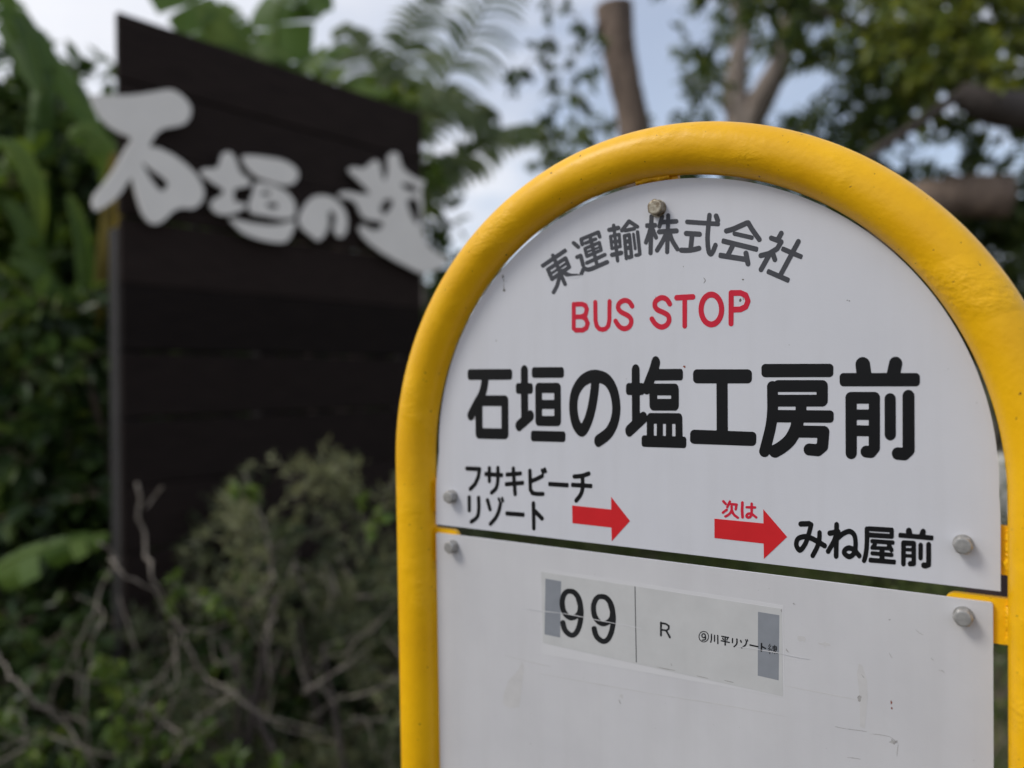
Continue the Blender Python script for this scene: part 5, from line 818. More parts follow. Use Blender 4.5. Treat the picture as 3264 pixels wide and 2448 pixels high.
def lettering(name, key, mat, parent, h=0.16):
    mb = MB(); prism(mb, GL[key], 0.01, h)
    return mb.build(name, M[mat], parent, smooth=False)
lettering('company_lettering', 'company_name', 'grey_vinyl', name_plate)
lettering('bus_stop_lettering', 'bus_stop_words', 'red_vinyl', name_plate)
lettering('stop_name_lettering', 'stop_name', 'black_vinyl', name_plate)
lettering('direction_lettering', 'direction_name', 'black_vinyl', name_plate)
lettering('next_stop_lettering', 'next_stop_name', 'black_vinyl', name_plate)
lettering('next_lettering', 'next_word', 'red_vinyl', name_plate)
lettering('arrow', 'arrow_a', 'red_arrow', name_plate)
lettering('arrow', 'arrow_b', 'red_arrow', name_plate)
lettering('laminate', 'lam', 'laminate', route_plate, 0.07)
mb = MB(); prism(mb, GL['strip'], 0.08, 0.16)
route_label = mb.build('route_label', M['paper'], sign, smooth=False)
def on_label(name, key, mat, h0=.17, h1=.21):
    mb = MB(); prism(mb, GL[key], h0, h1); return mb.build(name, M[mat], route_label, smooth=False)
on_label('tape', 'tape_l', 'tape'); on_label('tape', 'tape_r', 'tape')
on_label('route_number_lettering', 'route_number', 'ink', .22, .26)
on_label('route_lettering', 'route_words', 'ink', .22, .26)
on_label('divider', 'divider', 'ink')

def bolt(s, z, parent, mat, ang, rad=5.1):
    mb = MB()
    def disc(r0, h0, r1, h1, k, a0=0.0):
        a = np.radians(a0) + np.linspace(0, 2 * np.pi, k, endpoint=False)
        V = np.vstack([sp(s + r0 * np.cos(a), z + r0 * np.sin(a), h0), sp(s + r1 * np.cos(a), z + r1 * np.sin(a), h1)])
        mb.add(V, [(i, (i + 1) % k, k + (i + 1) % k, k + i) for i in range(k)] + [tuple(range(k, 2 * k))])
    disc(rad * 1.0, 0.0, rad * 1.0, 1.1, 32)                       # flange
    # hexagonal head whose chamfer runs into a round top
    k = 36; a = np.linspace(0, 2 * np.pi, k, endpoint=False)
    hexr = rad * math.cos(math.pi / 6) / np.cos((a + np.pi / 6 - math.radians(ang)) % (np.pi / 3) - np.pi / 6)
    rin = np.full(k, rad * .84)
    rings = [(hexr, np.full(k, 1.0)), (hexr, 6.6 - (hexr - rad * .80) * .62), (np.minimum(hexr, rad * .80), np.full(k, 7.0)), (rin * .80, np.full(k, 7.15)), (rin * .02, np.full(k, 7.2))]
    V = np.vstack([SO + (np.multiply.outer((s + rr * np.cos(a)) * .001, SR) + np.multiply.outer((z + rr * np.sin(a)) * .001, SU) + np.multiply.outer(hh * .001, SN)) for rr, hh in rings])
    F = [(q * k + i, q * k + (i + 1) % k, (q + 1) * k + (i + 1) % k, (q + 1) * k + i) for q in range(len(rings) - 1) for i in range(k)]
    mb.add(V, F)
    return mb.build('bolt', M[mat], parent, smooth=False)
bolt(-175, 0, name_plate, 'zinc', 10); bolt(175, 0, name_plate, 'zinc', 22); bolt(0, 205.7, name_plate, 'rusty', 5, 5.7)
bolt(-175, -39.8, route_plate, 'zinc', 0); bolt(175, -39.8, route_plate, 'zinc', 33)
bolt(-175, -547, route_plate, 'zinc', 0); bolt(175, -547, route_plate, 'zinc', 33)

# small dirt specks, scratches and glue residue
def blob(mb, s, z, rx, rz, h0=.02, h1=.07, k=9, jag=.3):
    a = np.linspace(0, 2 * np.pi, k, endpoint=False); q = 1 + rng.normal(0, jag, k).clip(-.6, .6)
    prism(mb, [[np.stack([s + rx * q * np.cos(a), z + rz * q * np.sin(a)], 1).tolist()]], h0, h1)
def scratch(mb, p0, p1, w, h0=.02, h1=.06):
    P = spline([p0, ((p0[0] + p1[0]) / 2 + rng.normal(0, .6), (p0[1] + p1[1]) / 2 + rng.normal(0, .3)), p1], 4)
    d = unit(np.gradient(P, axis=0)); nn = np.stack([-d[:, 1], d[:, 0]], 1)
    ww = w * (.3 + np.sin(np.linspace(0.25, np.pi - .25, len(P))))[:, None] * .5
    prism(mb, [[np.vstack([P + nn * ww, (P - nn * ww)[::-1]]).tolist()]], h0, h1)
dm = MB(); blob(dm, -124.1, 170.1, 1.0, 1.2); dm.build('dirt_mark', M['dirt'], name_plate, smooth=False)
dm = MB(); blob(dm, -123.7, 167.0, 0.25, 2); dm.build('dirt_mark', M['dirt'], name_plate, smooth=False)
dm = MB(); blob(dm, -123.6, 162.8, 0.22, 2.2); dm.build('dirt_mark', M['dirt'], name_plate, smooth=False)
dm = MB(); blob(dm, -123.2, 159.6, 0.9, 1.5); dm.build('dirt_mark', M['dirt'], name_plate, smooth=False)
dm = MB(); blob(dm, -121.2, 166.4, 0.3, 0.3); dm.build('dirt_mark', M['dirt'], name_plate, smooth=False)
dm = MB(); blob(dm, 55.5, 154.2, 0.6, 0.55); dm.build('dirt_mark', M['dirt'], name_plate, smooth=False)
dm = MB(); blob(dm, 54.2, 141.4, 0.7, 1.3); dm.build('dirt_mark', M['dirt'], name_plate, smooth=False)
dm = MB(); blob(dm, -151.8, 62.2, 0.6, 0.8); dm.build('dirt_mark', M['dirt'], name_plate, smooth=False)
dm = MB(); blob(dm, -46.0, -3.9, 0.3, 0.3); dm.build('dirt_mark', M['dirt'], name_plate, smooth=False)
dm = MB(); blob(dm, -131.2, 121.8, 0.25, 0.9); dm.build('dirt_mark', M['dirt'], name_plate, smooth=False)
dm = MB(); blob(dm, 49.7, 188.0, 0.35, 0.35); dm.build('dirt_mark', M['dirt'], name_plate, smooth=False)
dm = MB(); blob(dm, 16.9, 165.6, 0.3, 0.3); dm.build('dirt_mark', M['dirt'], name_plate, smooth=False)
dm = MB(); blob(dm, 106.0, 93.6, 0.3, 0.3); dm.build('dirt_mark', M['dirt'], name_plate, smooth=False)
dm = MB(); blob(dm, 117.8, 137.0, 0.5, 0.4); dm.build('dirt_mark', M['dirt'], name_plate, smooth=False)
dm = MB(); blob(dm, 116.6, 137.4, 0.3, 0.3); dm.build('dirt_mark', M['dirt'], name_plate, smooth=False)
dm = MB(); blob(dm, 83.5, 112.2, 0.25, 0.25); dm.build('dirt_mark', M['dirt'], name_plate, smooth=False)
dm = MB(); blob(dm, 181.7, 77.7, 0.3, 0.25); dm.build('dirt_mark', M['dirt'], name_plate, smooth=False)
dm = MB(); blob(dm, -32.9, 72.4, 0.3, 0.3); dm.build('dirt_mark', M['dirt'], name_plate, smooth=False)
dm = MB(); scratch(dm, (30.4, 157.3), (30.4, 153.7), 0.35); dm.build('dirt_mark', M['dirt'], name_plate, smooth=False)
dm = MB(); scratch(dm, (-2.7, 147.4), (-1.5, 138.6), 0.35); dm.build('dirt_mark', M['dirt'], name_plate, smooth=False)
dm = MB(); scratch(dm, (55.9, 141.3), (55.1, 146.0), 0.35); dm.build('dirt_mark', M['dirt'], name_plate, smooth=False)
dm = MB(); blob(dm, 138.1, -48.1, 0.5, 0.5); dm.build('dirt_mark', M['smudge'], route_plate, smooth=False)
dm = MB(); blob(dm, 139.8, -119.1, 2.0, 1.6); dm.build('dirt_mark', M['smudge'], route_plate, smooth=False)
dm = MB(); blob(dm, 121.5, -97.9, 1.4, 1.8); dm.build('dirt_mark', M['smudge'], route_plate, smooth=False)
dm = MB(); scratch(dm, (151.4, -51.6), (155.3, -54.1), 0.3); dm.build('dirt_mark', M['smudge'], route_plate, smooth=False)
dm = MB(); scratch(dm, (137.7, -67.6), (139.4, -70.3), 0.3); dm.build('dirt_mark', M['smudge'], route_plate, smooth=False)
dm = MB(); scratch(dm, (162.6, -72.7), (165.6, -74.0), 0.3); dm.build('dirt_mark', M['smudge'], route_plate, smooth=False)
dm = MB(); scratch(dm, (159.2, -66.6), (160.7, -67.6), 0.3); dm.build('dirt_mark', M['smudge'], route_plate, smooth=False)
dm = MB(); scratch(dm, (122.9, -82.9), (124.6, -84.9), 0.3); dm.build('dirt_mark', M['smudge'], route_plate, smooth=False)
dm = MB(); scratch(dm, (114.8, -117.4), (125.6, -116.4), 0.3); dm.build('dirt_mark', M['smudge'], route_plate, smooth=False)
dm = MB(); scratch(dm, (128.8, -117.1), (137.8, -116.4), 0.3); dm.build('dirt_mark', M['smudge'], route_plate, smooth=False)
dm = MB(); scratch(dm, (137.8, -116.4), (142.2, -119.3), 0.3); dm.build('dirt_mark', M['smudge'], route_plate, smooth=False)
dm = MB(); scratch(dm, (142.2, -119.9), (141.5, -127.0), 0.3); dm.build('dirt_mark', M['smudge'], route_plate, smooth=False)
dm = MB(); scratch(dm, (108.2, -117.6), (114.8, -117.4), 0.3); dm.build('dirt_mark', M['smudge'], route_plate, smooth=False)
dm = MB(); scratch(dm, (114.7, -134.5), (122.3, -133.7), 0.3); dm.build('dirt_mark', M['smudge'], route_plate, smooth=False)
dm = MB(); scratch(dm, (5.3, -98.9), (6.0, -100.5), 0.45, .17, .2); dm.build('dirt_mark', M['smudge'], route_plate, smooth=False)
dm = MB(); scratch(dm, (-33.2, -131.8), (-31.8, -134.7), 0.45, .17, .2); dm.build('dirt_mark', M['smudge'], route_plate, smooth=False)
dm = MB(); scratch(dm, (-4.6, -103.4), (8.1, -103.3), 0.45, .17, .2); dm.build('dirt_mark', M['smudge'], route_plate, smooth=False)
dm = MB(); scratch(dm, (23.0, -103.9), (30.7, -104.1), 0.45, .17, .2); dm.build('dirt_mark', M['smudge'], route_plate, smooth=False)
dm = MB(); scratch(dm, (41.2, -103.2), (47.4, -103.3), 0.45, .17, .2); dm.build('dirt_mark', M['smudge'], route_plate, smooth=False)
dm = MB(); scratch(dm, (77.7, -51.1), (77.7, -53.1), 0.45, .17, .2); dm.build('dirt_mark', M['smudge'], route_plate, smooth=False)
dm = MB(); scratch(dm, (84.9, -46.4), (85.7, -47.1), 0.45, .17, .2); dm.build('dirt_mark', M['smudge'], route_plate, smooth=False)
dm = MB(); scratch(dm, (80.1, -75.4), (81.6, -77.5), 0.45, .17, .2); dm.build('dirt_mark', M['smudge'], route_plate, smooth=False)
dm = MB(); prism(dm, [[[[121.6, -76.7], [123.5, -77.5], [126.0, -86.4], [126.2, -95.7], [124.6, -114.9], [122.0, -114.3], [121.9, -96.6], [120.5, -82.8]]]], 0.02, 0.05); dm.build('glue_residue', M['residue'], route_plate, smooth=False)
dm = MB(); prism(dm, [[[[-112.4, -120.0], [-116.6, -128.5], [-125.1, -137.3], [-129.5, -148.9], [-130.5, -156.3], [-124.6, -158.6], [-115.5, -155.8], [-112.7, -138.3], [-110.8, -123.9]]]], 0.02, 0.05); dm.build('glue_residue', M['residue'], route_plate, smooth=False)
dm = MB(); blob(dm, -31.2, -129.2, 1.5, 1.5); dm.build('glue_residue', M['residue'], route_plate, smooth=False)
dm = MB(); blob(dm, 89.3, -67.8, 2.2, 2.2); dm.build('glue_residue', M['residue'], route_plate, smooth=False)
dm = MB(); blob(dm, 102.2, -69.0, 3, 1.6); dm.build('glue_residue', M['residue'], route_plate, smooth=False)
dm = MB(); scratch(dm, (-128.1, -118.7), (-87.6, -119.4), 0.6); dm.build('glue_residue', M['residue'], route_plate, smooth=False)
dm = MB(); scratch(dm, (-97.5, -126.5), (-4.7, -122.3), 0.5); dm.build('glue_residue', M['residue'], route_plate, smooth=False)
dm = MB(); scratch(dm, (-4.7, -122.3), (80.3, -118.0), 0.5); dm.build('glue_residue', M['residue'], route_plate, smooth=False)
dm = MB(); scratch(dm, (77.6, -98.8), (125.1, -98.6), 0.5); dm.build('glue_residue', M['residue'], route_plate, smooth=False)
dm = MB(); blob(dm, 138.8, -96.2, 0.45, 1.1); dm.build('rust_speck', M['rust'], route_plate, smooth=False)
dm = MB(); blob(dm, 138.9, -99.7, 0.4, 0.7); dm.build('rust_speck', M['rust'], route_plate, smooth=False)
dm = MB(); blob(dm, 16.7, 99.9, 0.9, 1.0); dm.build('rust_speck', M['rust'], route_plate, smooth=False)
dm = MB(); scratch(dm, (-107.4, -79.5), (-79.1, -78.3), 0.42, .27, .30); dm.build('tape_crease', M['laminate'], route_label, smooth=False)
dm = MB(); scratch(dm, (-79.3, -78.2), (-56.3, -78.4), 0.42, .27, .30); dm.build('tape_crease', M['laminate'], route_label, smooth=False)
dm = MB(); scratch(dm, (-56.5, -78.4), (-33.9, -78.7), 0.42, .27, .30); dm.build('tape_crease', M['laminate'], route_label, smooth=False)
dm = MB(); scratch(dm, (-33.9, -78.7), (-15.4, -79.0), 0.42, .27, .30); dm.build('tape_crease', M['laminate'], route_label, smooth=False)
dm = MB(); scratch(dm, (49.3, -79.7), (64.6, -79.2), 0.42, .27, .30); dm.build('tape_crease', M['laminate'], route_label, smooth=False)
dm = MB(); scratch(dm, (64.4, -79.2), (77.8, -79.0), 0.42, .27, .30); dm.build('tape_crease', M['laminate'], route_label, smooth=False)
dm = MB(); scratch(dm, (77.0, -79.1), (93.8, -79.4), 0.42, .27, .30); dm.build('tape_crease', M['laminate'], route_label, smooth=False)

# ------------------------------------------------------------------ wooden signboard
BX = np.array([0.66408391, 0.74765805, 0.0]); BN = np.array([0.74765805, -0.66408391, 0.0]); BZ = np.array([0, 0, 1.0])
BO = np.array([-1.21383766, 2.4, 0.0])
board = thing('wooden_signboard', BO, 'tall dark plank signboard with large pale grey raised brush characters', 'signboard', rot=(BX, -BN, BZ))
def bp(a, z, o=0.0):
    return BO + BX * a + BZ * z + BN * o
BW, BTOP, PITCH = 1.2498, 1.45 + 1.1433, 0.2116
k = 0; ztop = BTOP
while ztop > 0.2:
    mb = MB(); gap = (0.004, 0.003, 0.003, 0.004, 0.005, 0.0065, 0.005)[min(k, 6)]
    z0 = ztop - PITCH + gap
    dz = rng.normal(0, .0015); off = rng.normal(0, .0012)
    mb.box(bp(BW / 2, (ztop + z0) / 2 + dz, -0.0125 + off), (BW + rng.normal(0, .003), .025, ztop - z0), np.array([BX, -BN, BZ]))
    mb.build('plank', M['plank'], board, smooth=False, bevel=.006)
    ztop -= PITCH; k += 1
for a, tp in ((0.035, 1.93), (BW * .42, BTOP - .03), (BW - 0.05, BTOP - .03)):
    mb = MB(); mb.box(bp(a, tp / 2 - .1, -0.0275 - .035), (.068, .07, tp + .2), np.array([BX, -BN, BZ]))
    mb.build('post', M['post'], board, smooth=False, bevel=.003)
BL = json.loads('''{"ishi":[[[-96.3,844.3],[-91.4,849.3],[-78.1,854.0],[-13.0,869.1],[19.0,879.4],[49.9,891.0],[105.3,916.2],[137.0,928.7],[146.7,930.1],[156.5,929.5],[166.2,927.2],[183.5,919.3],
[191.0,914.2],[203.5,901.2],[207.5,894.1],[209.6,886.6],[209.2,870.5],[204.2,854.3],[200.0,846.1],[188.1,831.4],[179.9,825.6],[150.8,812.0],[126.8,803.4],[112.5,794.1],[99.5,780.8],
[87.7,763.0],[76.9,740.6],[75.8,733.3],[78.9,731.0],[93.9,734.2],[103.6,734.3],[141.6,724.8],[155.2,719.6],[182.9,705.4],[208.3,688.5],[218.5,679.8],[227.3,670.7],[240.9,652.3],
[249.0,634.5],[251.0,625.6],[250.8,608.0],[248.4,599.1],[240.2,582.9],[227.7,569.3],[212.6,559.8],[204.8,558.0],[188.3,558.3],[180.2,557.2],[163.8,551.2],[155.8,546.9],[141.3,535.0],
[122.0,511.8],[102.6,495.7],[89.7,491.0],[76.9,491.7],[71.0,494.0],[60.5,502.9],[51.3,516.4],[47.3,524.7],[34.3,564.0],[23.2,611.9],[20.9,619.7],[18.1,623.4],[15.0,621.8],[11.6,
616.3],[-12.4,573.6],[-30.9,549.4],[-51.5,529.6],[-80.2,507.1],[-83.2,505.0],[-85.9,504.8],[-91.5,511.3],[-94.8,522.7],[-94.7,536.2],[-90.0,552.4],[-84.8,561.0],[-62.3,591.2],
[-37.4,631.8],[-21.5,661.6],[-0.3,706.6],[18.4,738.7],[19.3,745.8],[14.7,749.6],[-4.3,751.3],[-23.4,755.9],[-42.7,763.4],[-51.4,768.6],[-66.5,784.1],[-83.1,807.7],[-96.1,836.2]],
[[50.4,679.9],[53.0,679.5],[72.6,664.2],[102.8,649.7],[124.8,636.4],[129.3,631.6],[131.2,626.3],[131.1,620.5],[127.1,610.6],[123.4,606.7],[112.8,601.1],[107.4,600.9],[102.4,603.2],
[97.4,607.5],[82.2,624.6],[72.2,638.0],[56.3,665.3]]],"kaki":[[[306.4,724.3],[314.4,754.0],[318.3,762.1],[324.0,767.5],[330.9,771.3],[338.1,773.3],[344.6,773.2],[350.2,770.8],
[355.4,766.2],[365.1,752.7],[377.3,721.1],[382.7,712.0],[390.6,705.7],[409.5,697.4],[415.8,693.2],[419.0,688.2],[420.1,683.1],[419.0,678.2],[415.6,673.5],[408.7,669.4],[361.4,651.3],
[358.2,646.5],[356.6,637.9],[357.7,615.8],[360.8,608.3],[366.7,605.7],[383.6,607.6],[396.8,606.6],[402.6,605.2],[406.2,602.8],[405.8,599.0],[389.6,585.1],[366.4,570.5],[345.4,561.2],
[335.0,558.0],[315.6,554.9],[297.8,556.1],[290.6,558.7],[284.3,563.3],[279.0,569.5],[275.2,576.4],[273.8,583.0],[275.6,589.3],[285.5,602.0],[296.8,611.8],[309.4,618.7],[317.8,626.5],
[320.7,631.0],[321.8,635.4],[320.1,639.7],[314.5,643.6],[285.8,655.2],[248.7,673.4],[241.1,679.0],[238.8,684.0],[240.0,688.6],[249.6,696.7],[258.4,699.8],[282.5,704.8],[291.9,707.8],
[297.6,711.0],[301.1,714.4]]],"kaki2":[[[389.1,763.3],[390.4,768.1],[394.3,771.3],[400.9,773.7],[441.1,781.2],[518.9,787.5],[538.9,787.9],[556.5,786.6],[571.3,783.4],[584.3,778.6],
[595.0,772.8],[603.1,766.7],[608.2,760.2],[610.6,753.1],[610.9,745.7],[606.9,731.2],[602.3,723.8],[589.1,711.1],[580.7,706.4],[571.0,702.6],[549.1,697.9],[536.9,697.2],[510.3,698.6],
[458.4,704.5],[446.8,707.5],[426.6,716.3],[410.0,728.5],[402.7,736.7],[391.0,755.8]]],"kaki3":[[[440.4,686.5],[451.1,690.1],[465.6,691.7],[497.1,691.3],[512.2,689.7],[542.6,683.2],
[555.5,678.7],[566.1,673.2],[575.1,666.8],[588.6,652.2],[593.2,644.2],[596.2,635.6],[597.9,626.8],[598.1,610.3],[596.7,602.2],[593.7,594.8],[588.0,588.6],[579.3,583.9],[568.1,580.3],
[541.4,575.7],[526.3,574.9],[477.0,576.4],[445.2,575.7],[431.1,576.2],[420.9,579.0],[415.5,584.9],[413.6,592.9],[415.1,611.8],[417.6,621.8],[430.8,653.8],[434.9,680.5]],[[462.0,
660.4],[477.4,664.1],[493.7,664.9],[497.3,662.8],[499.2,659.4],[499.1,655.7],[496.8,652.8],[490.6,650.8],[471.7,648.2],[465.0,648.4],[461.5,650.5],[459.6,653.9],[459.7,657.6]],
[[483.7,623.1],[502.7,627.8],[522.3,628.3],[526.2,625.3],[527.6,620.3],[526.7,615.1],[523.5,611.2],[516.1,608.9],[494.4,606.8],[486.8,607.6],[482.7,610.4],[480.6,614.8],[480.8,
619.5]]],"kaki4":[[[342.5,547.6],[348.2,548.8],[384.1,545.5],[433.8,543.0],[486.6,545.0],[521.6,550.2],[539.8,556.0],[575.4,570.7],[587.9,574.5],[594.8,574.3],[597.7,571.5],[595.8,
559.2],[585.5,534.1],[578.0,519.8],[564.5,501.4],[558.9,496.4],[551.6,492.9],[540.6,490.3],[524.3,488.4],[504.3,487.6],[463.6,489.0],[427.0,494.3],[395.8,502.6],[384.3,507.6],
[367.0,519.5],[346.5,538.0],[342.4,543.7]]],"no":[[[611.6,585.1],[614.6,596.9],[628.3,624.0],[643.9,647.5],[652.5,658.0],[671.2,675.1],[681.2,681.0],[691.6,685.3],[713.9,690.3],
[739.2,692.0],[752.3,690.9],[764.8,688.0],[777.0,682.8],[789.0,675.6],[809.3,658.3],[816.3,648.9],[821.6,638.8],[827.8,617.5],[828.8,606.2],[826.5,583.2],[823.6,573.1],[819.2,563.9],
[813.3,555.4],[800.7,543.8],[794.9,542.1],[788.9,542.8],[783.3,545.1],[773.9,552.3],[766.7,563.9],[765.2,571.1],[766.6,579.9],[773.6,600.5],[775.2,609.6],[771.8,625.4],[768.3,631.6],
[764.3,635.7],[759.1,637.4],[752.7,637.4],[746.6,635.1],[742.3,630.4],[741.1,622.0],[742.5,597.8],[741.9,586.2],[736.3,565.9],[732.1,556.4],[720.8,538.6],[705.6,522.5],[698.1,518.1],
[691.3,517.5],[684.8,519.6],[637.3,544.9],[628.4,551.9],[615.9,566.9],[612.4,575.4]]],"shio":[[[835.6,805.6],[836.4,810.0],[839.6,814.9],[845.3,819.7],[853.4,823.5],[865.0,825.4],
[896.0,827.0],[910.7,830.9],[923.8,839.7],[948.3,863.6],[958.8,871.2],[968.1,873.8],[976.2,873.2],[983.2,870.2],[988.7,865.5],[992.3,858.2],[995.4,837.9],[1000.8,819.5],[1008.6,
803.2],[1012.4,799.6],[1016.1,800.5],[1019.9,804.8],[1026.4,819.0],[1030.6,839.7],[1032.9,862.4],[1029.6,890.1],[1030.9,898.2],[1035.6,906.3],[1042.6,914.2],[1050.6,920.8],[1058.3,
925.1],[1065.9,926.8],[1073.9,926.5],[1081.5,924.1],[1088.0,919.3],[1092.3,910.8],[1098.2,886.8],[1103.5,876.6],[1111.9,869.0],[1122.2,862.7],[1145.1,852.8],[1169.9,845.9],[1194.3,
841.6],[1226.5,840.4],[1232.0,838.0],[1231.8,833.1],[1217.4,811.4],[1212.3,787.5],[1212.1,779.0],[1213.5,770.9],[1218.9,753.8],[1220.2,742.6],[1211.1,653.1],[1210.9,641.1],[1213.3,
628.3],[1218.5,613.6],[1225.7,597.9],[1235.1,582.6],[1246.6,569.5],[1261.7,558.9],[1280.0,549.9],[1315.6,536.2],[1331.2,532.7],[1358.6,530.0],[1364.3,525.6],[1363.0,517.0],[1356.0,
505.8],[1344.3,493.9],[1328.3,482.8],[1306.0,471.8],[1277.9,460.6],[1249.1,451.1],[1224.4,445.6],[1206.0,444.9],[1190.9,447.7],[1062.2,484.5],[991.0,510.4],[937.3,535.0],[911.9,
551.2],[901.5,560.6],[886.4,580.4],[883.3,588.2],[883.9,594.2],[887.6,599.0],[893.8,602.2],[901.4,603.6],[911.3,602.0],[936.8,593.6],[948.9,591.5],[960.3,592.3],[971.5,594.7],
[990.2,602.0],[996.6,606.9],[1004.4,618.5],[1005.5,623.4],[1004.3,627.2],[1001.1,630.4],[990.5,634.3],[956.7,631.1],[934.0,630.6],[922.5,631.2],[912.6,633.4],[904.7,637.5],[898.2,
643.0],[887.5,655.8],[877.9,676.6],[873.4,682.6],[859.5,691.8],[841.7,697.5],[830.3,698.0],[805.1,696.1],[796.5,696.7],[792.0,699.5],[790.2,703.6],[790.7,708.1],[793.2,712.1],
[805.5,719.1],[814.6,722.2],[835.3,725.2],[873.8,725.0],[904.3,727.4],[929.5,731.2],[935.6,733.4],[938.3,735.9],[938.2,738.9],[935.5,742.8],[929.5,747.9],[856.6,792.4],[837.6,
802.3]],[[988.7,689.6],[991.8,697.5],[1004.3,714.8],[1011.7,721.5],[1020.3,726.4],[1040.0,732.3],[1047.2,732.3],[1051.9,729.5],[1055.0,724.5],[1056.1,718.0],[1054.8,710.5],[1050.3,
701.2],[1034.5,679.4],[1026.6,671.6],[1019.1,667.0],[1011.3,664.6],[1004.0,664.0],[998.3,665.4],[993.8,669.1],[990.3,675.1],[988.4,682.3]],[[1132.0,740.4],[1139.1,747.9],[1151.1,
753.3],[1164.4,756.5],[1175.4,757.1],[1183.4,755.0],[1190.4,750.4],[1196.0,743.2],[1200.0,733.0],[1202.5,717.6],[1203.1,678.4],[1201.1,664.2],[1197.1,656.3],[1191.4,652.1],[1184.6,
651.3],[1177.8,653.3],[1170.4,658.9],[1154.4,679.1],[1141.5,702.8],[1135.3,716.8],[1131.5,730.0]],[[1106.1,808.5],[1115.7,811.1],[1130.8,812.7],[1161.1,812.4],[1172.1,809.7],
[1182.3,805.4],[1190.0,800.4],[1193.9,795.9],[1193.4,791.5],[1189.2,786.9],[1182.2,783.1],[1173.1,781.0],[1160.3,780.9],[1128.0,785.0],[1116.3,788.2],[1109.0,792.8],[1104.3,798.6],
[1103.1,
804.3]]]}''')
def board_letter(name, keys):
    mb = MB()
    for kk in keys:
        loops = BL[kk]
        A = np.array([p for lp in loops for p in lp]); nA = len(A)
        tri = tessellate_polygon([[Vector((p[0], p[1], 0)) for p in lp] for lp in loops])
        V = np.vstack([[bp(x * .001, 1.45 + z * .001, .040) for x, z in A], [bp(x * .001, 1.45 + z * .001, .033) for x, z in A]])
        F = [tuple(q) for q in tri] + [tuple(nA + i for i in q) for q in tri]
        kq = 0
        for lp in loops:
            n_ = len(lp)
            F += [(kq + i, kq + (i + 1) % n_, nA + kq + (i + 1) % n_, nA + kq + i) for i in range(n_)]
            kq += n_
        mb.add(V, F)
        c = A[:len(loops[0])].mean(0)
    for dx, dz in ((0, 0),):
        mb.tube([bp(c[0] * .001, 1.45 + c[1] * .001, .016), bp(c[0] * .001, 1.45 + c[1] * .001, -.004)], .006, 8)
    return mb.build(name, M['letter'], board, smooth=False)
board_letter('raised_character', ['ishi']); board_letter('raised_character', ['kaki', 'kaki2', 'kaki3', 'kaki4'])
board_letter('raised_character', ['no']); board_letter('raised_character', ['shio'])

# ------------------------------------------------------------------ foliage builders
LT = np.array([[0, 0, 0], [.35, 0, 0], [.7, 0, 0], [1, 0, 0], [.28, .42, 1], [.64, .40, 1], [.28, -.42, 1], [.64, -.40, 1]])
LF = np.array([[0, 1, 4], [4, 1, 2], [4, 2, 5], [5, 2, 3], [0, 6, 1], [6, 2, 1], [6, 7, 2], [7, 3, 2]])
def leaves(mb, P, D, N, Ln, Wd, tint, mi=0, fold=.18, curl=.12):
    P = np.asarray(P); n = len(P)
    D = unit(D); N = unit(N - D * (N * D).sum(1, keepdims=True)); S = np.cross(D, N)
    Ln = np.broadcast_to(Ln, (n,)); Wd = np.broadcast_to(Wd, (n,))
    V = (P[:, None] + D[:, None] * (LT[None, :, 0:1] * Ln[:, None, None]) + S[:, None] * (LT[None, :, 1:2] * Wd[:, None, None])
         + N[:, None] * ((LT[None, :, 2:3] * fold * Wd[:, None, None]) - curl * (LT[None, :, 0:1] ** 2) * Ln[:, None, None]))
    F = (LF[None] + 8 * np.arange(n)[:, None, None]).reshape(-1, 3)
    mb.add(V.reshape(-1, 3), F.tolist(), mi, np.repeat(tint, 8))

def clump(mb, c, r, ntw, nlf, ln, wd, t0=.45, ts=.22, droop=.35, aim=None, twig=.003):
    """a spray of twigs, each set with leaves"""
    c = np.asarray(c, float); r = np.broadcast_to(np.asarray(r, float), (3,))
    for _ in range(ntw):
        d = unit(rng.normal(size=3) + (0 if aim is None else np.asarray(aim) * 1.2)); d[2] -= droop * .4; d = unit(d)
        s = c + rng.normal(size=3) * r * .22
        e = s + d * r * (.55 + .5 * rng.random())
        mid = (s + e) / 2 + np.array([0, 0, .12 * r[2]]) + rng.normal(size=3) * r * .08
        tw = spline([s, mid, e], 5)
        mb.tube(tw, np.linspace(twig, twig * .4, len(tw)), 4, cap=False, mi=1)
        q = rng.random(nlf) ** .8 * .92 + .08
        idx = q * (len(tw) - 1); i0 = np.minimum(idx.astype(int), len(tw) - 2); fr = (idx - i0)[:, None]
        P = tw[i0] * (1 - fr) + tw[i0 + 1] * fr
        Dd = unit(d + rng.normal(size=(nlf, 3)) * .75 - np.array([0, 0, droop]))
        Nn = unit(np.array([0, 0, 1.0]) + rng.normal(size=(nlf, 3)) * .55)
        sz = .65 + .55 * rng.random(nlf)
        leaves(mb, P, Dd, Nn, ln * sz, wd * sz, (t0 + rng.normal(0, ts, nlf)).clip(0, 1))

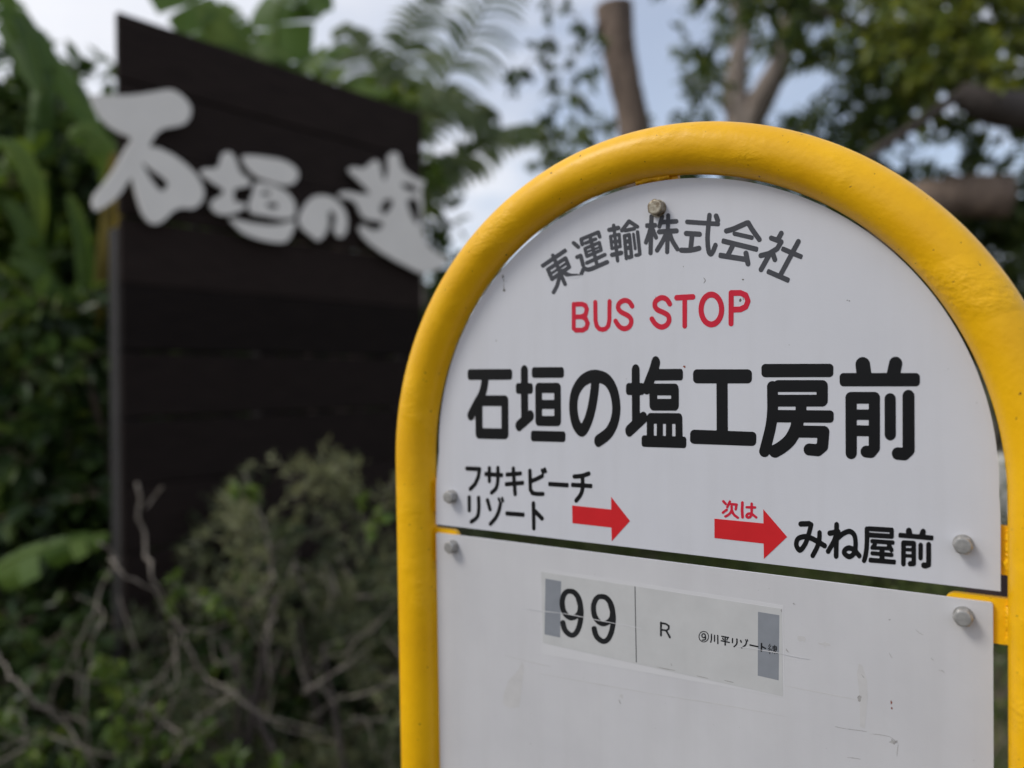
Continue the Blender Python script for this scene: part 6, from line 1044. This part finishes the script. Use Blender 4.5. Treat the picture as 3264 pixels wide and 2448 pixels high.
def banana_leaf(mb, mid, width, t0=.5, tear=.35, sag=.35, up=(0, 0, 1), mi=0, halves=(1, 1)):
    P = spline(mid, 10); n = len(P); T = unit(np.gradient(P, axis=0))
    tt = np.linspace(0, 1, n); prof = np.sin(np.pi * (tt * .93 + .045)) ** .55 * (1 - .25 * tt)
    mb.tube(P, np.linspace(.018, .004, n) * width / .5, 6, mi=mi, tint=.9)
    up = np.array(up, float)
    for side in (-1, 1):
        i = 0
        while i < n - 1:
            j = min(n - 1, i + int(rng.integers(2, 7)))
            extra = rng.normal(0, .22) * tear * 2
            rows = []; cols = 5
            for q in range(i, j + 1):
                S = unit(np.cross(T[q], up)) * side; Nn = np.cross(S * side, T[q])
                w = width * .5 * prof[q] * halves[0 if side < 0 else 1] * (1 + .25 * extra)
                for c in range(cols):
                    u = c / (cols - 1)
                    ang = extra * u - sag * u * u
                    shift = (.18 * u * u * w)
                    rows.append(P[q] + (S * math.cos(ang) + Nn * math.sin(ang)) * w * u + T[q] * shift - (T[q] * (q - (i + j) / 2) / n * .5 * width * u * tear))
            m_ = j - i + 1
            F = [(a * cols + c, a * cols + c + 1, (a + 1) * cols + c + 1, (a + 1) * cols + c) for a in range(m_ - 1) for c in range(cols - 1)]
            mb.add(np.array(rows), F, mi, [float(np.clip(t0 + rng.normal(0, .1), 0, 1))] * len(F))
            i = j

def palm_frond(mb, mid, ll, lw, n=44, droop=.55, t0=.45, up=(0, 0, 1)):
    P = spline(mid, 14); T = unit(np.gradient(P, axis=0))
    mb.tube(P, np.linspace(.016, .004, len(P)), 6, tint=.75)
    for i in range(n):
        f = .06 + .93 * i / (n - 1); x = f * (len(P) - 1); k0 = min(int(x), len(P) - 2); fr = x - k0
        p = P[k0] * (1 - fr) + P[k0 + 1] * fr; t_ = T[k0]
        S = unit(np.cross(t_, np.array(up)))
        l = ll * (math.sin(math.pi * (.14 + .80 * f)) ** .7) * (.9 + .2 * rng.random())
        for sd_ in (-1, 1):
            d = unit(t_ * .62 + S * sd_ + np.array([0, 0, .12]) + rng.normal(size=3) * .08)
            pts = []; q = p.copy()
            for s_ in range(6):
                pts.append(q.copy()); q = q + d * l / 5; d = unit(d - np.array([0, 0, droop * .42 * (.8 + .4 * rng.random())]))
            pts = np.array(pts); tt = unit(np.gradient(pts, axis=0)); ww = unit(np.cross(tt, np.array(up, float) + np.array([0, 0, .25]) + rng.normal(size=3) * .25)) * (lw * np.array([.5, .95, 1, .85, .55, .06]))[:, None] * .5
            V = np.vstack([pts + ww, pts - ww]); tn = float(np.clip(t0 + rng.normal(0, .16), 0, 1))
            mb.add(V, [(a, a + 1, a + 7, a + 6) for a in range(5)], 0, [tn] * 5)

# ------------------------------------------------------------------ trees behind the sign
def tree_thing(name, label, base, group=None, cat='tree'):
    return thing(name, base, label, cat, group)

# tree whose trunk is sawn off above, left of the arch top
t1 = tree_thing('pollarded_tree', 'brown straight trunk sawn off at the top behind the arch', at(1370, 1150, 6.4) * [1, 1, 0])
P1 = spline([at(1395, 1150, 6.4) * [1, 1, 0], at(1385, 600, 6.4), at(1372, 300, 6.4), at(1350, 180, 6.4), at(1334, 90, 6.4), at(1326, 14, 6.4)], 10)
tm = MB(); tm.tube(P1, np.interp(np.arange(len(P1)), [0, 12, 25, 40, 50], [.22, .16, .125, .14, .158]), 20, wob=.02)
s0 = at(1335, 60, 6.4); tm.tube(spline([s0, s0 + [-.10, -.03, -.02], s0 + [-.17, -.05, .02]], 4), [.07] * 5 + [.06] * 4, 10, wob=.03)
tm.build('trunk', M['bark_brown'], t1)
cm = MB()
for (px, py, r, n) in ((1425, 330, .30, 7), (1300, 380, .30, 7), (1440, 440, .34, 8), (1300, 290, .22, 4), (1250, 520, .35, 9), (1400, 560, .4, 9)):
    clump(cm, at(px, py, 6.5 + rng.normal(0, .2)), r, n, 12, .085, .042, .5, .25)
cm.build('crown', [M['leaf_tree'], M['bark_brown']], t1, smooth=False)

# spreading tree on the right
t2 = tree_thing('spreading_tree', 'large dark green tree with heavy brown limbs filling the top right', at(2420, 1100, 5.6) * [1, 1, 0])
tm = MB()
def limb(pts, radii, seg=14, wob=.03):
    S_ = spline(pts, 8); tm.tube(S_, np.interp(np.linspace(0, 1, len(S_)), np.linspace(0, 1, len(radii)), radii), seg, wob=wob)
limb([at(2430, 1100, 5.6) * [1, 1, 0], at(2420, 700, 5.6), at(2400, 350, 5.6), at(2420, -200, 5.6)], [.34, .28, .25, .2])
limb([at(2405, 270, 5.0), at(2280, 245, 4.6), at(2150, 232, 4.3), at(2070, 200, 4.3)], [.13, .115, .10, .06])
limb([at(2085, 195, 4.3), at(1990, 262, 4.3), at(1880, 335, 4.3), at(1800, 395, 4.3)], [.03, .025, .022, .014])
limb([at(2075, 192, 5.3), at(1960, 120, 5.35), at(1860, 60, 5.4), at(1740, 10, 5.5)], [.05, .045, .035, .02])
limb([at(2400, 60, 5.6), at(2200, 0, 5.5), at(2000, -60, 5.4)], [.1, .07, .04])

limb([at(1880, 560, 4.9), at(1890, 800, 5.0), at(1910, 1100, 5.3) * [1, 1, 0]], [.13, .15, .2])
tm.build('trunk', M['bark_dark'], t2)
tm = MB(); limb([at(1880, 570, 4.9), at(1950, 462, 4.8), at(2050, 428, 4.7), at(2182, 424, 4.6)], [.13, .135, .13, .125], 18)
tm.build('sawn_limb', M['bark_brown'], t2)
GAPS = [(1408, 78, 60), (1432, 190, 48), (1735, 190, 44), (1669, 225, 50), (1868, 66, 22), (2200, 138, 34), (2200, 345, 46), (2012, 305, 36), (1772, 215, 30), (1480, 260, 34), (2180, 590, 30), (1560, 90, 26), (2060, 350, 30), (1500, 30, 26), (1690, 320, 26)]
def ok(px, py, pad=1.0):
    return all((px - a) ** 2 + (py - b) ** 2 > (r * pad) ** 2 for a, b, r in GAPS)
fill2 = [(rng.uniform(1760, 2300), 0, rng.uniform(6.0, 7.2), .34, 8) for _ in range(40)]
fill2 = [(a, rng.uniform(max(330, 300 + abs(a - 1990) * .1), 800), c, d, e) for a, b, c, d, e in fill2]
fill2 = [q for q in fill2 if ok(q[0], q[1], 1.3)]
cm = MB()
cnt = 0
while cnt < 200:
    px, py = rng.uniform(1430, 2330), rng.uniform(-120, 480)
    dens = 1.0 if px > 1750 else .62
    if py > 330 and px < 1900: dens *= .55
    if not ok(px, py, 1.5) or rng.random() > dens or (1530 < px < 1700 and 140 < py < 340):
        continue
    Yd = rng.uniform(4.7, 6.6); sunlit_tint = .45 + .22 * (px > 1900) * (py < 230) * (Yd < 5.6) - .12 * (py > 250)  # sunlit patch at upper right painted into leaf tint; lower clumps tinted darker
    clump(cm, at(px, py, Yd), rng.uniform(.16, .30), int(rng.integers(4, 8)), 11, .095, .046, sunlit_tint, .24, aim=(-.3, 0, 0))
    cnt += 1
for _ in range(26):
    px, py = rng.uniform(1880, 2250), rng.uniform(-20, 240)
    clump(cm, at(px, py, rng.uniform(4.3, 4.9)), .2, 5, 11, .09, .045, .8, .2, aim=(-.4, -.3, .2))  # more clumps in a pale tint that paints leaves as sunlit
fill2 += [(1880 + 45 * (i % 7) + rng.normal(0, 8), 450 + 55 * (i // 7) + rng.normal(0, 10), rng.uniform(5.4, 5.9), .22, 9) for i in range(49) if not (i % 7 > 5 and i < 28)]
for (px, py, Yd, r_, n_) in fill2:
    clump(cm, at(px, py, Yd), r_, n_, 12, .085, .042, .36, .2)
for (px, py) in ((2010, 520), (2080, 560), (2130, 500), (2190, 480), (2060, 480), (2200, 700), (2180, 640), (2140, 600)):
    clump(cm, at(px, py, 5.6), .24, 8, 12, .085, .042, .33, .2)
cm.build('crown', [M['leaf_tree'], M['bark_dark']], t2, smooth=False)

# second trunk, grey, between them, with its own lighter crown
t3 = tree_thing('grey_barked_tree', 'forked grey barked tree with sparse leaves above the arch centre', at(1600, 1100, 7.2) * [1, 1, 0])
tm = MB()
limb([at(1640, 1100, 7.2) * [1, 1, 0], at(1625, 600, 7.2), at(1600, 400, 7.2), at(1600, 285, 7.2), at(1588, 190, 7.2), at(1600, 60, 7.2), at(1580, -80, 7.2)], [.24, .2, .17, .14, .10, .07, .05], 16)
limb([at(1602, 300, 7.2), at(1650, 205, 7.1), at(1690, 120, 7.0), at(1710, -20, 6.9)], [.13, .12, .09, .06])
tm.build('trunk', M['bark_grey'], t3)
cm = MB(); cnt = 0
while cnt < 74:
    px, py = rng.uniform(1400, 1800), rng.uniform(-110, 420)
    if not ok(px, py, 1.25):
        continue
    Yd = rng.uniform(6.6, 8.0)
    if 1545 < px < 1690 and 150 < py < 330:
        Yd = rng.uniform(7.5, 8.2)
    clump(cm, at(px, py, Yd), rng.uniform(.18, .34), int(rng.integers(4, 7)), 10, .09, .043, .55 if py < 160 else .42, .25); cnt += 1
cm.build('crown', [M['leaf_light'], M['bark_grey']], t3, smooth=False)

# thin hanging vine left of the sawn trunk
v = thing('hanging_vine', at(1185, 60, 5.0), 'thin vine with a few dark round leaves hanging against the sky', 'vine')
vm = MB()
for ch in ([(1185, -60), (1190, 60), (1180, 130), (1198, 215), (1178, 255)], [(1185, -40), (1245, 60), (1238, 160), (1252, 240)], [(1190, 70), (1130, 150), (1100, 190)], [(1230, 20), (1290, 90), (1282, 170)]):
    S_ = spline([at(a, b, 5.0 + rng.normal(0, .06)) for a, b in ch], 7); vm.tube(S_, .0028, 4, mi=1)
    n = len(S_)
    for q in range(2, n, 1):
        if rng.random() < .72:
            k_ = int(rng.integers(1, 4))
            leaves(vm, np.repeat(S_[q][None], k_, 0) + rng.normal(0, .012, (k_, 3)), unit(rng.normal(size=(k_, 3)) + [0, 0, -.8]), unit(rng.normal(size=(k_, 3)) + [0, -1, .4]), .095, .065, (.25 + rng.normal(0, .15, k_)).clip(0, 1))
vm.build('leaves', [M['leaf_tree'], M['bark_brown']], v, smooth=False)

# pale bushy tree far behind, right of the board
def bush(name, label, cen, clumps, mat, lf, seed_t=.5, group=None, cat='shrub', stem='bark_brown', nleaf=12):
    b0 = thing(name, np.array([cen[0], cen[1], 0.0]), label, cat, group)
    cm = MB()
    for (c, r, n) in clumps:
        clump(cm, c, r, n, nleaf, lf, lf * .48, seed_t, .24)
    cm.build('foliage', [M[mat], M[stem]], b0, smooth=False)
    sm = MB()
    for (c, r, n) in clumps[::4]:
        base = np.array([cen[0] + rng.normal(0, .12), cen[1] + rng.normal(0, .12), -.02])
        sm.tube(spline([base, (base + c) / 2 + rng.normal(0, .1, 3), c], 6), np.linspace(.03, .008, 13), 7)
    sm.build('stem', M[stem], b0)
    return b0
def fill(x0, x1, y0, y1, Y0, Y1, n, r0, r1, tw, topfn=None):
    o_ = []
    while len(o_) < n:
        px, py = rng.uniform(x0, x1), rng.uniform(y0, y1)
        if topfn and py < topfn(px):
            continue
        c = at(px, py, rng.uniform(Y0, Y1))
        if c[2] < .1:
            continue
        o_.append((c, rng.uniform(r0, r1), int(rng.integers(tw[0], tw[1]))))
    return o_
bush('round_bush', 'pale olive bushy shrub against the sky left of the sawn trunk', at(1255, 800, 9.5),
     fill(1170, 1345, 215, 640, 9, 10.2, 36, .3, .5, (5, 8), lambda x: 215 + abs(x - 1262) * 1.0), 'leaf_light', .12, .55)

# hedge row closing the view under the trees
HL = ['dense dark hedge bush behind the left side of the yellow frame', 'dark hedge bush standing behind the gap between the two plates', 'dense hedge bush with brown stems behind the right half of the plates', 'dark hedge bush at the right edge behind the yellow tube']
for (x0, x1, top, lb) in ((760, 1120, 600, HL[0]), (1080, 1480, 600, HL[1]), (1440, 1880, 425, HL[2]), (1840, 2400, 415, HL[3])):
    bush('hedge_bush', lb, at((x0 + x1) / 2, 900, 8.0), fill(x0, x1, top, 1120, 7.4, 8.6, 46, .35, .55, (6, 9), lambda x, t=top, a=x0, b=x1: t + 40 * abs((x - (a + b) / 2) / (b - a) * 2) ** 3), 'leaf_dark', .13, .45, 'hedge bushes in the background', nleaf=12)

# concrete post with ivy seen in the slit beside the right tube
po = thing('concrete_post', at(2155, 1300, 4.2) * [1, 1, 0], 'pale weathered concrete post with ivy in the slit beside the right tube', 'post')
pc = at(2165, 1055, 4.2); pm = MB(); pm.box([pc[0], pc[1], .315], (.26, .26, .65)); pm.build('plinth', M['plinth'], po, smooth=False, bevel=.01); pm = MB()
zt = at(2165, 985, 4.2)[2]
for z0, z1 in ((.64, zt - .34), (zt - .335, zt - .175), (zt - .17, zt - .0)):
    pm.box([pc[0], pc[1], (z0 + z1) / 2], (.2, .2, z1 - z0))
pm.build('shaft', M['concrete'], po, smooth=False, bevel=.012)
im = MB()
k_ = 60; Pq = np.stack([pc[0] + rng.uniform(-.11, .11, k_), np.full(k_, pc[1] - .112), rng.uniform(zt - .8, zt - .02, k_)], 1)
leaves(im, Pq, unit(rng.normal(size=(k_, 3)) * [1, .2, 1]), unit(rng.normal(size=(k_, 3)) * .3 + [0, -1, .2]), .05, .04, (.35 + rng.normal(0, .2, k_)).clip(0, 1))
im.build('ivy', M['leaf_tree'], po, smooth=False)

# grass and weeds on the verge behind the sign
gm = MB(); n = 9000
P = np.stack([rng.uniform(-.6, 3.6, n), rng.uniform(2.6, 7.4, n), np.full(n, -.01)], 1)
keep = (np.sin(P[:, 0] * 2.1 + 1) * np.cos(P[:, 1] * 1.7) + rng.normal(0, .5, n)) > -.35
P = P[keep]; n = len(P)
leaves(gm, P, unit(rng.normal(size=(n, 3)) * .38 + [0, 0, 1]), rng.normal(size=(n, 3)), rng.uniform(.10, .26, n), .012, (.5 + rng.normal(0, .25, n)).clip(0, 1), curl=.35)
n = 2600
P = np.stack([rng.uniform(-.4, 3.4, n), rng.uniform(3.2, 7.4, n), rng.uniform(.02, .16, n)], 1)
leaves(gm, P, unit(rng.normal(size=(n, 3)) + [0, 0, .3]), unit(rng.normal(size=(n, 3)) * .5 + [0, 0, 1]), .06, .035, (.55 + rng.normal(0, .25, n)).clip(0, 1))
go_ = gm.build('grass', M['leaf_light'], None, smooth=False); go_['kind'] = 'stuff'

# ------------------------------------------------------------------ palm right of the board
pl = thing('palm', at(880, 900, 4.9) * [1, 1, 0], 'palm with drooping feathery fronds right of the dark board', 'palm')
pm = MB(); c0 = at(868, 330, 4.9)
pm.tube(spline([c0 * [1, 1, 0], c0 * [1, 1, .5] + [.05, 0, 0], c0 + [0, 0, -.1]], 8), np.linspace(.13, .09, 17), 14, wob=.04)
pm.build('trunk', M['bark_grey'], pl)
FR = [([(872, 330), (935, 215), (1010, 90), (1075, -40), (1110, -120)], .30, .030, .75, 4.9, 30),
      ([(872, 330), (905, 240), (965, 215), (1030, 240), (1062, 262)], .26, .024, 1.0, 4.7, 26),
      ([(880, 400), (935, 385), (1000, 345), (1080, 300), (1165, 275)], .20, .032, .95, 4.75, 26),
      ([(872, 330), (845, 230), (800, 140), (740, 60)], .26, .034, .7, 5.1, 26),
      ([(872, 330), (868, 230), (870, 130), (900, 40), (950, -40)], .22, .034, .7, 5.2, 26)]
for mid, ll, lw, dr, Y, nl in FR:
    fmb = MB(); palm_frond(fmb, [at(a, b, Y + .05 * i) for i, (a, b) in enumerate(mid)], ll * 1.1, lw * 1.7, nl, dr * .9, .6, up=(.1, -1, .45))
    fmb.build('frond', M['palm'], pl)

# ------------------------------------------------------------------ banana plants
LOWSIDE = 1
bn = thing('banana_plant', at(560, 900, 4.2) * [1, 1, 0], 'banana plant with broad leaves showing above the dark board', 'banana plant')
bm = MB(); c0 = at(540, 330, 4.2)
bm.tube(spline([c0 * [1, 1, 0], c0 * [1, 1, .5], c0], 8), np.linspace(.12, .05, 17), 14); bm.build('pseudostem', M['banana'], bn)
for mid, w, up, tnt in (([(540, 330), (500, 150), (440, 40), (360, -60), (310, -90)], .42, (.2, -1, .4), .35),
                   ([(540, 330), (545, 190), (520, 90), (470, 30), (430, 10)], .36, (.5, -1, .3), .75),
                   ([(540, 330), (590, 150), (600, 20), (650, -30), (700, 30)], .46, (-.2, -1, .5), .45),
                   ([(540, 330), (640, 220), (700, 160), (750, 150)], .22, (0, -1, .6), .8),
                   ([(540, 330), (620, 190), (690, 120), (760, 100)], .20, (0, -1, .6), .6),
                   ([(540, 330), (680, 230), (760, 190), (840, 200)], .2, (0, -1, .6), .85),
                   ([(540, 330), (500, 190), (560, 110), (630, 130)], .3, (0, -1, .4), .65)):
    mb = MB(); banana_leaf(mb, [at(a, b, 4.2 - .02 * i) for i, (a, b) in enumerate(mid)], w, tnt, up=up)
    mb.build('leaf', M['banana'], bn)
bush('leafy_shrub', 'light green leafy shrub peeping over the top edge of the dark board', at(720, 900, 4.6),
     fill(590, 905, 95, 420, 4.3, 5.0, 40, .12, .22, (4, 7), lambda x: 215 - (x - 590) * .10 + 22 * math.sin(x * .05)), 'leaf_bright', .085, .5)

b2 = thing('banana_plant', at(110, 900, 3.3) * [1, 1, 0], 'banana plant with long hanging leaf at the far left', 'banana plant')
bm = MB(); c0 = at(95, 190, 3.4)
bm.tube(spline([at(60, 900, 3.4) * [1, 1, 0], at(75, 600, 3.4), c0], 8), np.linspace(.10, .045, 17), 14); bm.build('pseudostem', M['banana'], b2)
for mid, w, up, tnt, mt_ in (([(0, -40), (40, 40), (95, 120), (165, 205), (238, 335)], .17, (.8, -1, .5), .4, 'banana'),
                        ([(95, 190), (60, 60), (20, 10), (-40, -20)], .10, (.9, -.5, .2), .3, 'banana'),
                        ([(95, 200), (60, 90), (20, 40), (-40, 20)], .2, (.3, -1, .5), .35, 'banana'),
                        ([(150, 300), (185, 290), (220, 320), (240, 370), (236, 450)], .15, (.8, -1, .2), .7, 'banana'),
                        ([(250, 330), (248, 420), (240, 520), (218, 640), (190, 780)], .11, (.9, -.6, .1), .55, 'banana_dead'),
                        ([(236, 420), (228, 540), (206, 680), (176, 830)], .06, (.5, -.9, .1), .35, 'banana_dead')):
    mb = MB(); banana_leaf(mb, [at(a, b, 3.15 + .03 * i) for i, (a, b) in enumerate(mid)], w, tnt, up=up, tear=.2)
    mb.build('leaf', M[mt_], b2)
for mid, w, tnt in (([(10, 430), (60, 500), (92, 620), (95, 780)], .10, .5), ([(20, 560), (90, 600), (150, 700), (170, 850)], .09, .4), ([(-30, 700), (40, 740), (80, 850), (85, 980)], .10, .35), ([(150, 420), (180, 520), (185, 640), (170, 720)], .08, .45), ([(-20, 300), (40, 330), (80, 420), (88, 520)], .10, .75)):
    mb = MB(); banana_leaf(mb, [at(a, b, 3.05 + .02 * i) for i, (a, b) in enumerate(mid)], w, tnt, up=(.6, -.9, .1), tear=.15)
    mb.build('leaf', M['banana'], b2)
b3 = thing('banana_plant', at(-60, 1500, 2.3) * [1, 1, 0], 'low banana leaf with ragged edge reaching in from the left', 'banana plant')
bm = MB(); bm.tube(spline([at(-120, 1659, 2.4) * [1, 1, 0], at(-110, 1500, 2.4), at(-60, 1270, 2.35)], 8), np.linspace(.06, .02, 17), 12); bm.build('pseudostem', M['banana'], b3)
mb = MB(); banana_leaf(mb, [at(-90, 1275, 2.45), at(0, 1222, 2.35), at(110, 1180, 2.3), at(236, 1150, 2.35)], .20, .6, up=(.1, -.85, .5), tear=.9, sag=.15, halves=(.3, 1) if LOWSIDE > 0 else (1, .3)); mb.build('leaf', M['banana'], b3)

bush('background_tree', 'dark leafy tree mass hidden behind the planks of the board', at(620, 900, 5.6),
     fill(330, 900, 660, 900, 4.6, 5.2, 60, .3, .4, (8, 11)) + fill(330, 900, 430, 1250, 5.2, 6.2, 110, .4, .6, (8, 11)), 'leaf_dark', .16, .45, cat='tree')

# ------------------------------------------------------------------ dark thicket at the left
bush('broadleaf_shrub', 'tall dark broadleaved shrub filling the left edge beside the board', at(90, 900, 3.9),
     fill(-120, 265, 150, 1250, 3.5, 4.4, 120, .20, .34, (6, 9), lambda x: 190 + .0022 * (x - 40) ** 2), 'leaf_dark', .15, .5)
bush('broadleaf_shrub', 'glossy dark shrub low at the left below the yellow hanging leaf', at(60, 1200, 3.0),
     fill(-120, 250, 640, 1500, 2.7, 3.3, 44, .14, .26, (5, 8)), 'leaf_dark', .11, .38)
bush('broadleaf_shrub', 'brighter green leaf sprays halfway up the left edge', at(20, 700, 3.2),
     fill(-30, 130, 300, 760, 3.1, 3.4, 11, .10, .18, (3, 5)), 'leaf_bright', .13, .4)
bush('background_tree', 'dark leafy tree mass standing behind the left thicket', at(60, 900, 6.0),
     fill(-220, 420, 230, 1300, 5.4, 6.6, 80, .4, .6, (7, 10)), 'leaf_dark', .16, .35, cat='tree')

# ------------------------------------------------------------------ scrubby shrub with dead branches in front of the board
sh = thing('scrub_shrub', at(560, 1659, 2.0) * [1, 1, 0], 'scrubby olive shrub with bare pale branches in front of the dark board', 'shrub')
def shrub_top(x):
    return float(np.interp(x, [150, 260, 330, 400, 480, 560, 640, 720, 800, 900, 1000], [1330, 1330, 1290, 1200, 1080, 1040, 985, 985, 960, 1010, 960]))
TW = [
    (7.3, 1.95, [[296.0, 1043.1], [308.9, 1154.6], [330.3, 1240.4], [356.1, 1313.3], [399.0, 1369.1]]),
    (4.3, 1.95, [[349.6, 1051.7], [330.3, 1073.2], [312.3, 1096.7]]),
    (6.0, 1.93, [[214.5, 1171.8], [240.2, 1197.5], [266.0, 1240.4], [334.6, 1279.0], [364.7, 1326.2], [403.3, 1371.3]]),
    (5.1, 2.00, [[257.4, 1206.1], [223.1, 1261.9], [184.5, 1360.5], [141.6, 1442.0], [103.0, 1510.6]]),
    (6.4, 1.98, [[210.2, 1347.7], [190.9, 1442.0], [184.5, 1527.8]]),
    (6.0, 2.00, [[579.2, 1171.8], [589.9, 1223.3], [587.7, 1257.6], [553.4, 1296.2], [506.2, 1334.8], [420.4, 1373.4]]),
    (5.6, 1.98, [[598.5, 1291.9], [589.9, 1326.2], [579.2, 1377.7], [581.3, 1484.9]]),
    (6.0, 1.97, [[386.1, 1371.3], [364.7, 1437.7], [300.3, 1502.1], [240.2, 1557.8]]),
    (6.0, 1.93, [[399.0, 1382.0], [441.9, 1463.5], [506.2, 1497.8], [579.2, 1549.3], [703.6, 1583.6]]),
    (3.9, 1.93, [[514.8, 1506.4], [600.6, 1566.4], [729.3, 1605.0]]),
    (5.6, 1.92, [[510.5, 1497.8], [450.5, 1536.4], [407.6, 1570.7]]),
    (6.9, 1.85, [[-25.7, 1377.7], [0.0, 1420.6], [42.9, 1480.6], [107.3, 1536.4], [141.6, 1566.4], [171.6, 1605.0], [214.5, 1660.8]]),
    (5.1, 1.85, [[17.2, 1536.4], [47.2, 1540.7], [46.3, 1605.0]]),
    (5.1, 2.10, [[851.6, 1043.1], [832.3, 1081.7], [810.8, 1128.9]]),
    (3.9, 2.05, [[853.7, 1304.8], [802.2, 1360.5], [703.6, 1394.8], [695.0, 1424.9]]),
    (4.3, 2.00, [[742.2, 1502.1], [703.6, 1527.8], [669.2, 1553.5]]),
    (4.3, 2.10, [[729.3, 1201.8], [742.2, 1227.6], [757.2, 1249.0]]),
    (3.9, 2.05, [[634.9, 1223.3], [656.4, 1274.7], [682.1, 1321.9]]),
    (5.1, 1.88, [[317.5, 1523.5], [356.1, 1562.1], [386.1, 1587.9], [401.1, 1605.0], [480.5, 1557.8]]),
    (4.7, 1.88, [[399.0, 1605.0], [381.8, 1630.7], [356.1, 1665.1]]),
    (3.9, 1.90, [[0.0, 1617.9], [51.5, 1600.7], [107.3, 1575.0]]),
    (3.9, 1.95, [[527.7, 1021.7], [553.4, 1090.3], [574.9, 1154.6], [583.4, 1189.0]])]
for wpx, Y, pts in TW:
    tb_ = MB(); P = spline([at(a, b, Y + .035 * math.sin(i * 2.1)) for i, (a, b) in enumerate(pts)], 6); P[1:-1] += rng.normal(0, .0035, P[1:-1].shape)
    r_ = wpx * 1.4756 / FPX * Y * .5
    tb_.tube(P, np.linspace(r_, r_ * .4, len(P)) * (1 + rng.normal(0, .08, len(P))), 8, wob=.06)
    tb_.build('branch', M['twig'], sh)
for i in range(60):
    px, py = rng.uniform(60, 930), rng.uniform(1230, 1680)
    if py < shrub_top(px) + 20:
        continue
    p0 = at(px, py, rng.uniform(1.88, 2.1)); d = unit(np.array([rng.normal(0, .8), rng.normal(0, .3), rng.normal(.3, .7)])); l_ = rng.uniform(.08, .22)
    P = spline([p0, p0 + d * l_ * .5 + rng.normal(0, .018, 3), p0 + d * l_ + rng.normal(0, .02, 3)], 6)
    tb_ = MB(); tb_.tube(P, np.linspace(.0026, .001, len(P)) * rng.uniform(.7, 1.3), 6); tb_.build('branch', M['twig'], sh)
sm = MB()
for i in range(7):
    a = at(rng.uniform(300, 900), rng.uniform(1250, 1500), rng.uniform(1.9, 2.3)); b_ = at(560, 1659, 2.0) * [1, 1, 0] + [rng.normal(0, .12), rng.normal(0, .1), -.02]
    sm.tube(spline([b_, (a + b_) / 2 + rng.normal(0, .06, 3), a], 6), np.linspace(.018, .006, 13), 7)
sm.build('stem', M['bark_dark'], sh)
def plume(mb, c, d, l_, t0, nn, ll, lw):
    P = spline([c, c + d * l_ * .5 + rng.normal(0, .012, 3), c + d * l_ + [0, 0, -.25 * l_ * rng.random()]], 5)
    mb.tube(P, np.linspace(.002, .0007, len(P)), 4, cap=False, mi=1)
    q = rng.random(nn) ** .8; x = q * (len(P) - 1); k0 = np.minimum(x.astype(int), len(P) - 2); fr = (x - k0)[:, None]
    pp = P[k0] * (1 - fr) + P[k0 + 1] * fr
    dd = unit(d * .7 + rng.normal(size=(nn, 3)) * .65)
    leaves(mb, pp, dd, rng.normal(size=(nn, 3)), ll * (.5 + .7 * rng.random(nn)), lw * (.7 + .6 * rng.random(nn)), (t0 + rng.normal(0, .2, nn)).clip(0, 1), fold=.1)
fm_ = MB()
for ci in range(135):
    while True:
        px, py = rng.uniform(230, 1000), rng.uniform(950, 1900)
        top = shrub_top(px)
        if py > top + 25 and rng.random() < (.9 if px > 520 else .5):
            break
    Yc = rng.uniform(2.0, 2.75); tc_ = rng.uniform(.1, .95); up = unit(np.array([rng.normal(0, .5), rng.normal(0, .4), .8]))
    c0_ = at(px, py + 30, Yc)
    for _ in range(int(rng.integers(6, 12))):
        d = unit(up + rng.normal(size=3) * .55)
        plume(fm_, c0_ + rng.normal(0, .025, 3), d, rng.uniform(.08, .20), tc_, 26, .038, .0062)
fm_.build('foliage', [M['leaf_shrub'], M['bark_dark']], sh, smooth=False)
for (px, py) in ((240, 1420), (265, 1507), (378, 1266), (275, 1632), (373, 1612), (494, 1635), (12, 1535), (250, 1560), (420, 1580), (330, 1560), (520, 1070), (800, 1110), (460, 1290), (150, 1650), (90, 1620), (620, 1655)):
    fb = MB(); clump(fb, at(px, py, 1.93), .05, 4, 9, .032, .017, .45, .25, twig=.0012)
    fb.build('leaf_spray', [M['leaf_bright'], M['twig']], sh, smooth=False)
bush('scrub_shrub', 'low dark scrub at the bottom left in front of the thicket', at(150, 1659, 2.5),
     fill(-150, 420, 1330, 1900, 2.3, 2.9, 60, .12, .22, (5, 8)), 'leaf_dark', .06, .4, nleaf=14)
bush('scrub_shrub', 'dark undergrowth beneath the board behind the dead branches', at(650, 1659, 2.6),
     fill(230, 1000, 1250, 1950, 2.35, 2.9, 70, .14, .24, (5, 8), lambda x: shrub_top(x) + 120), 'leaf_dark', .06, .35, nleaf=14)
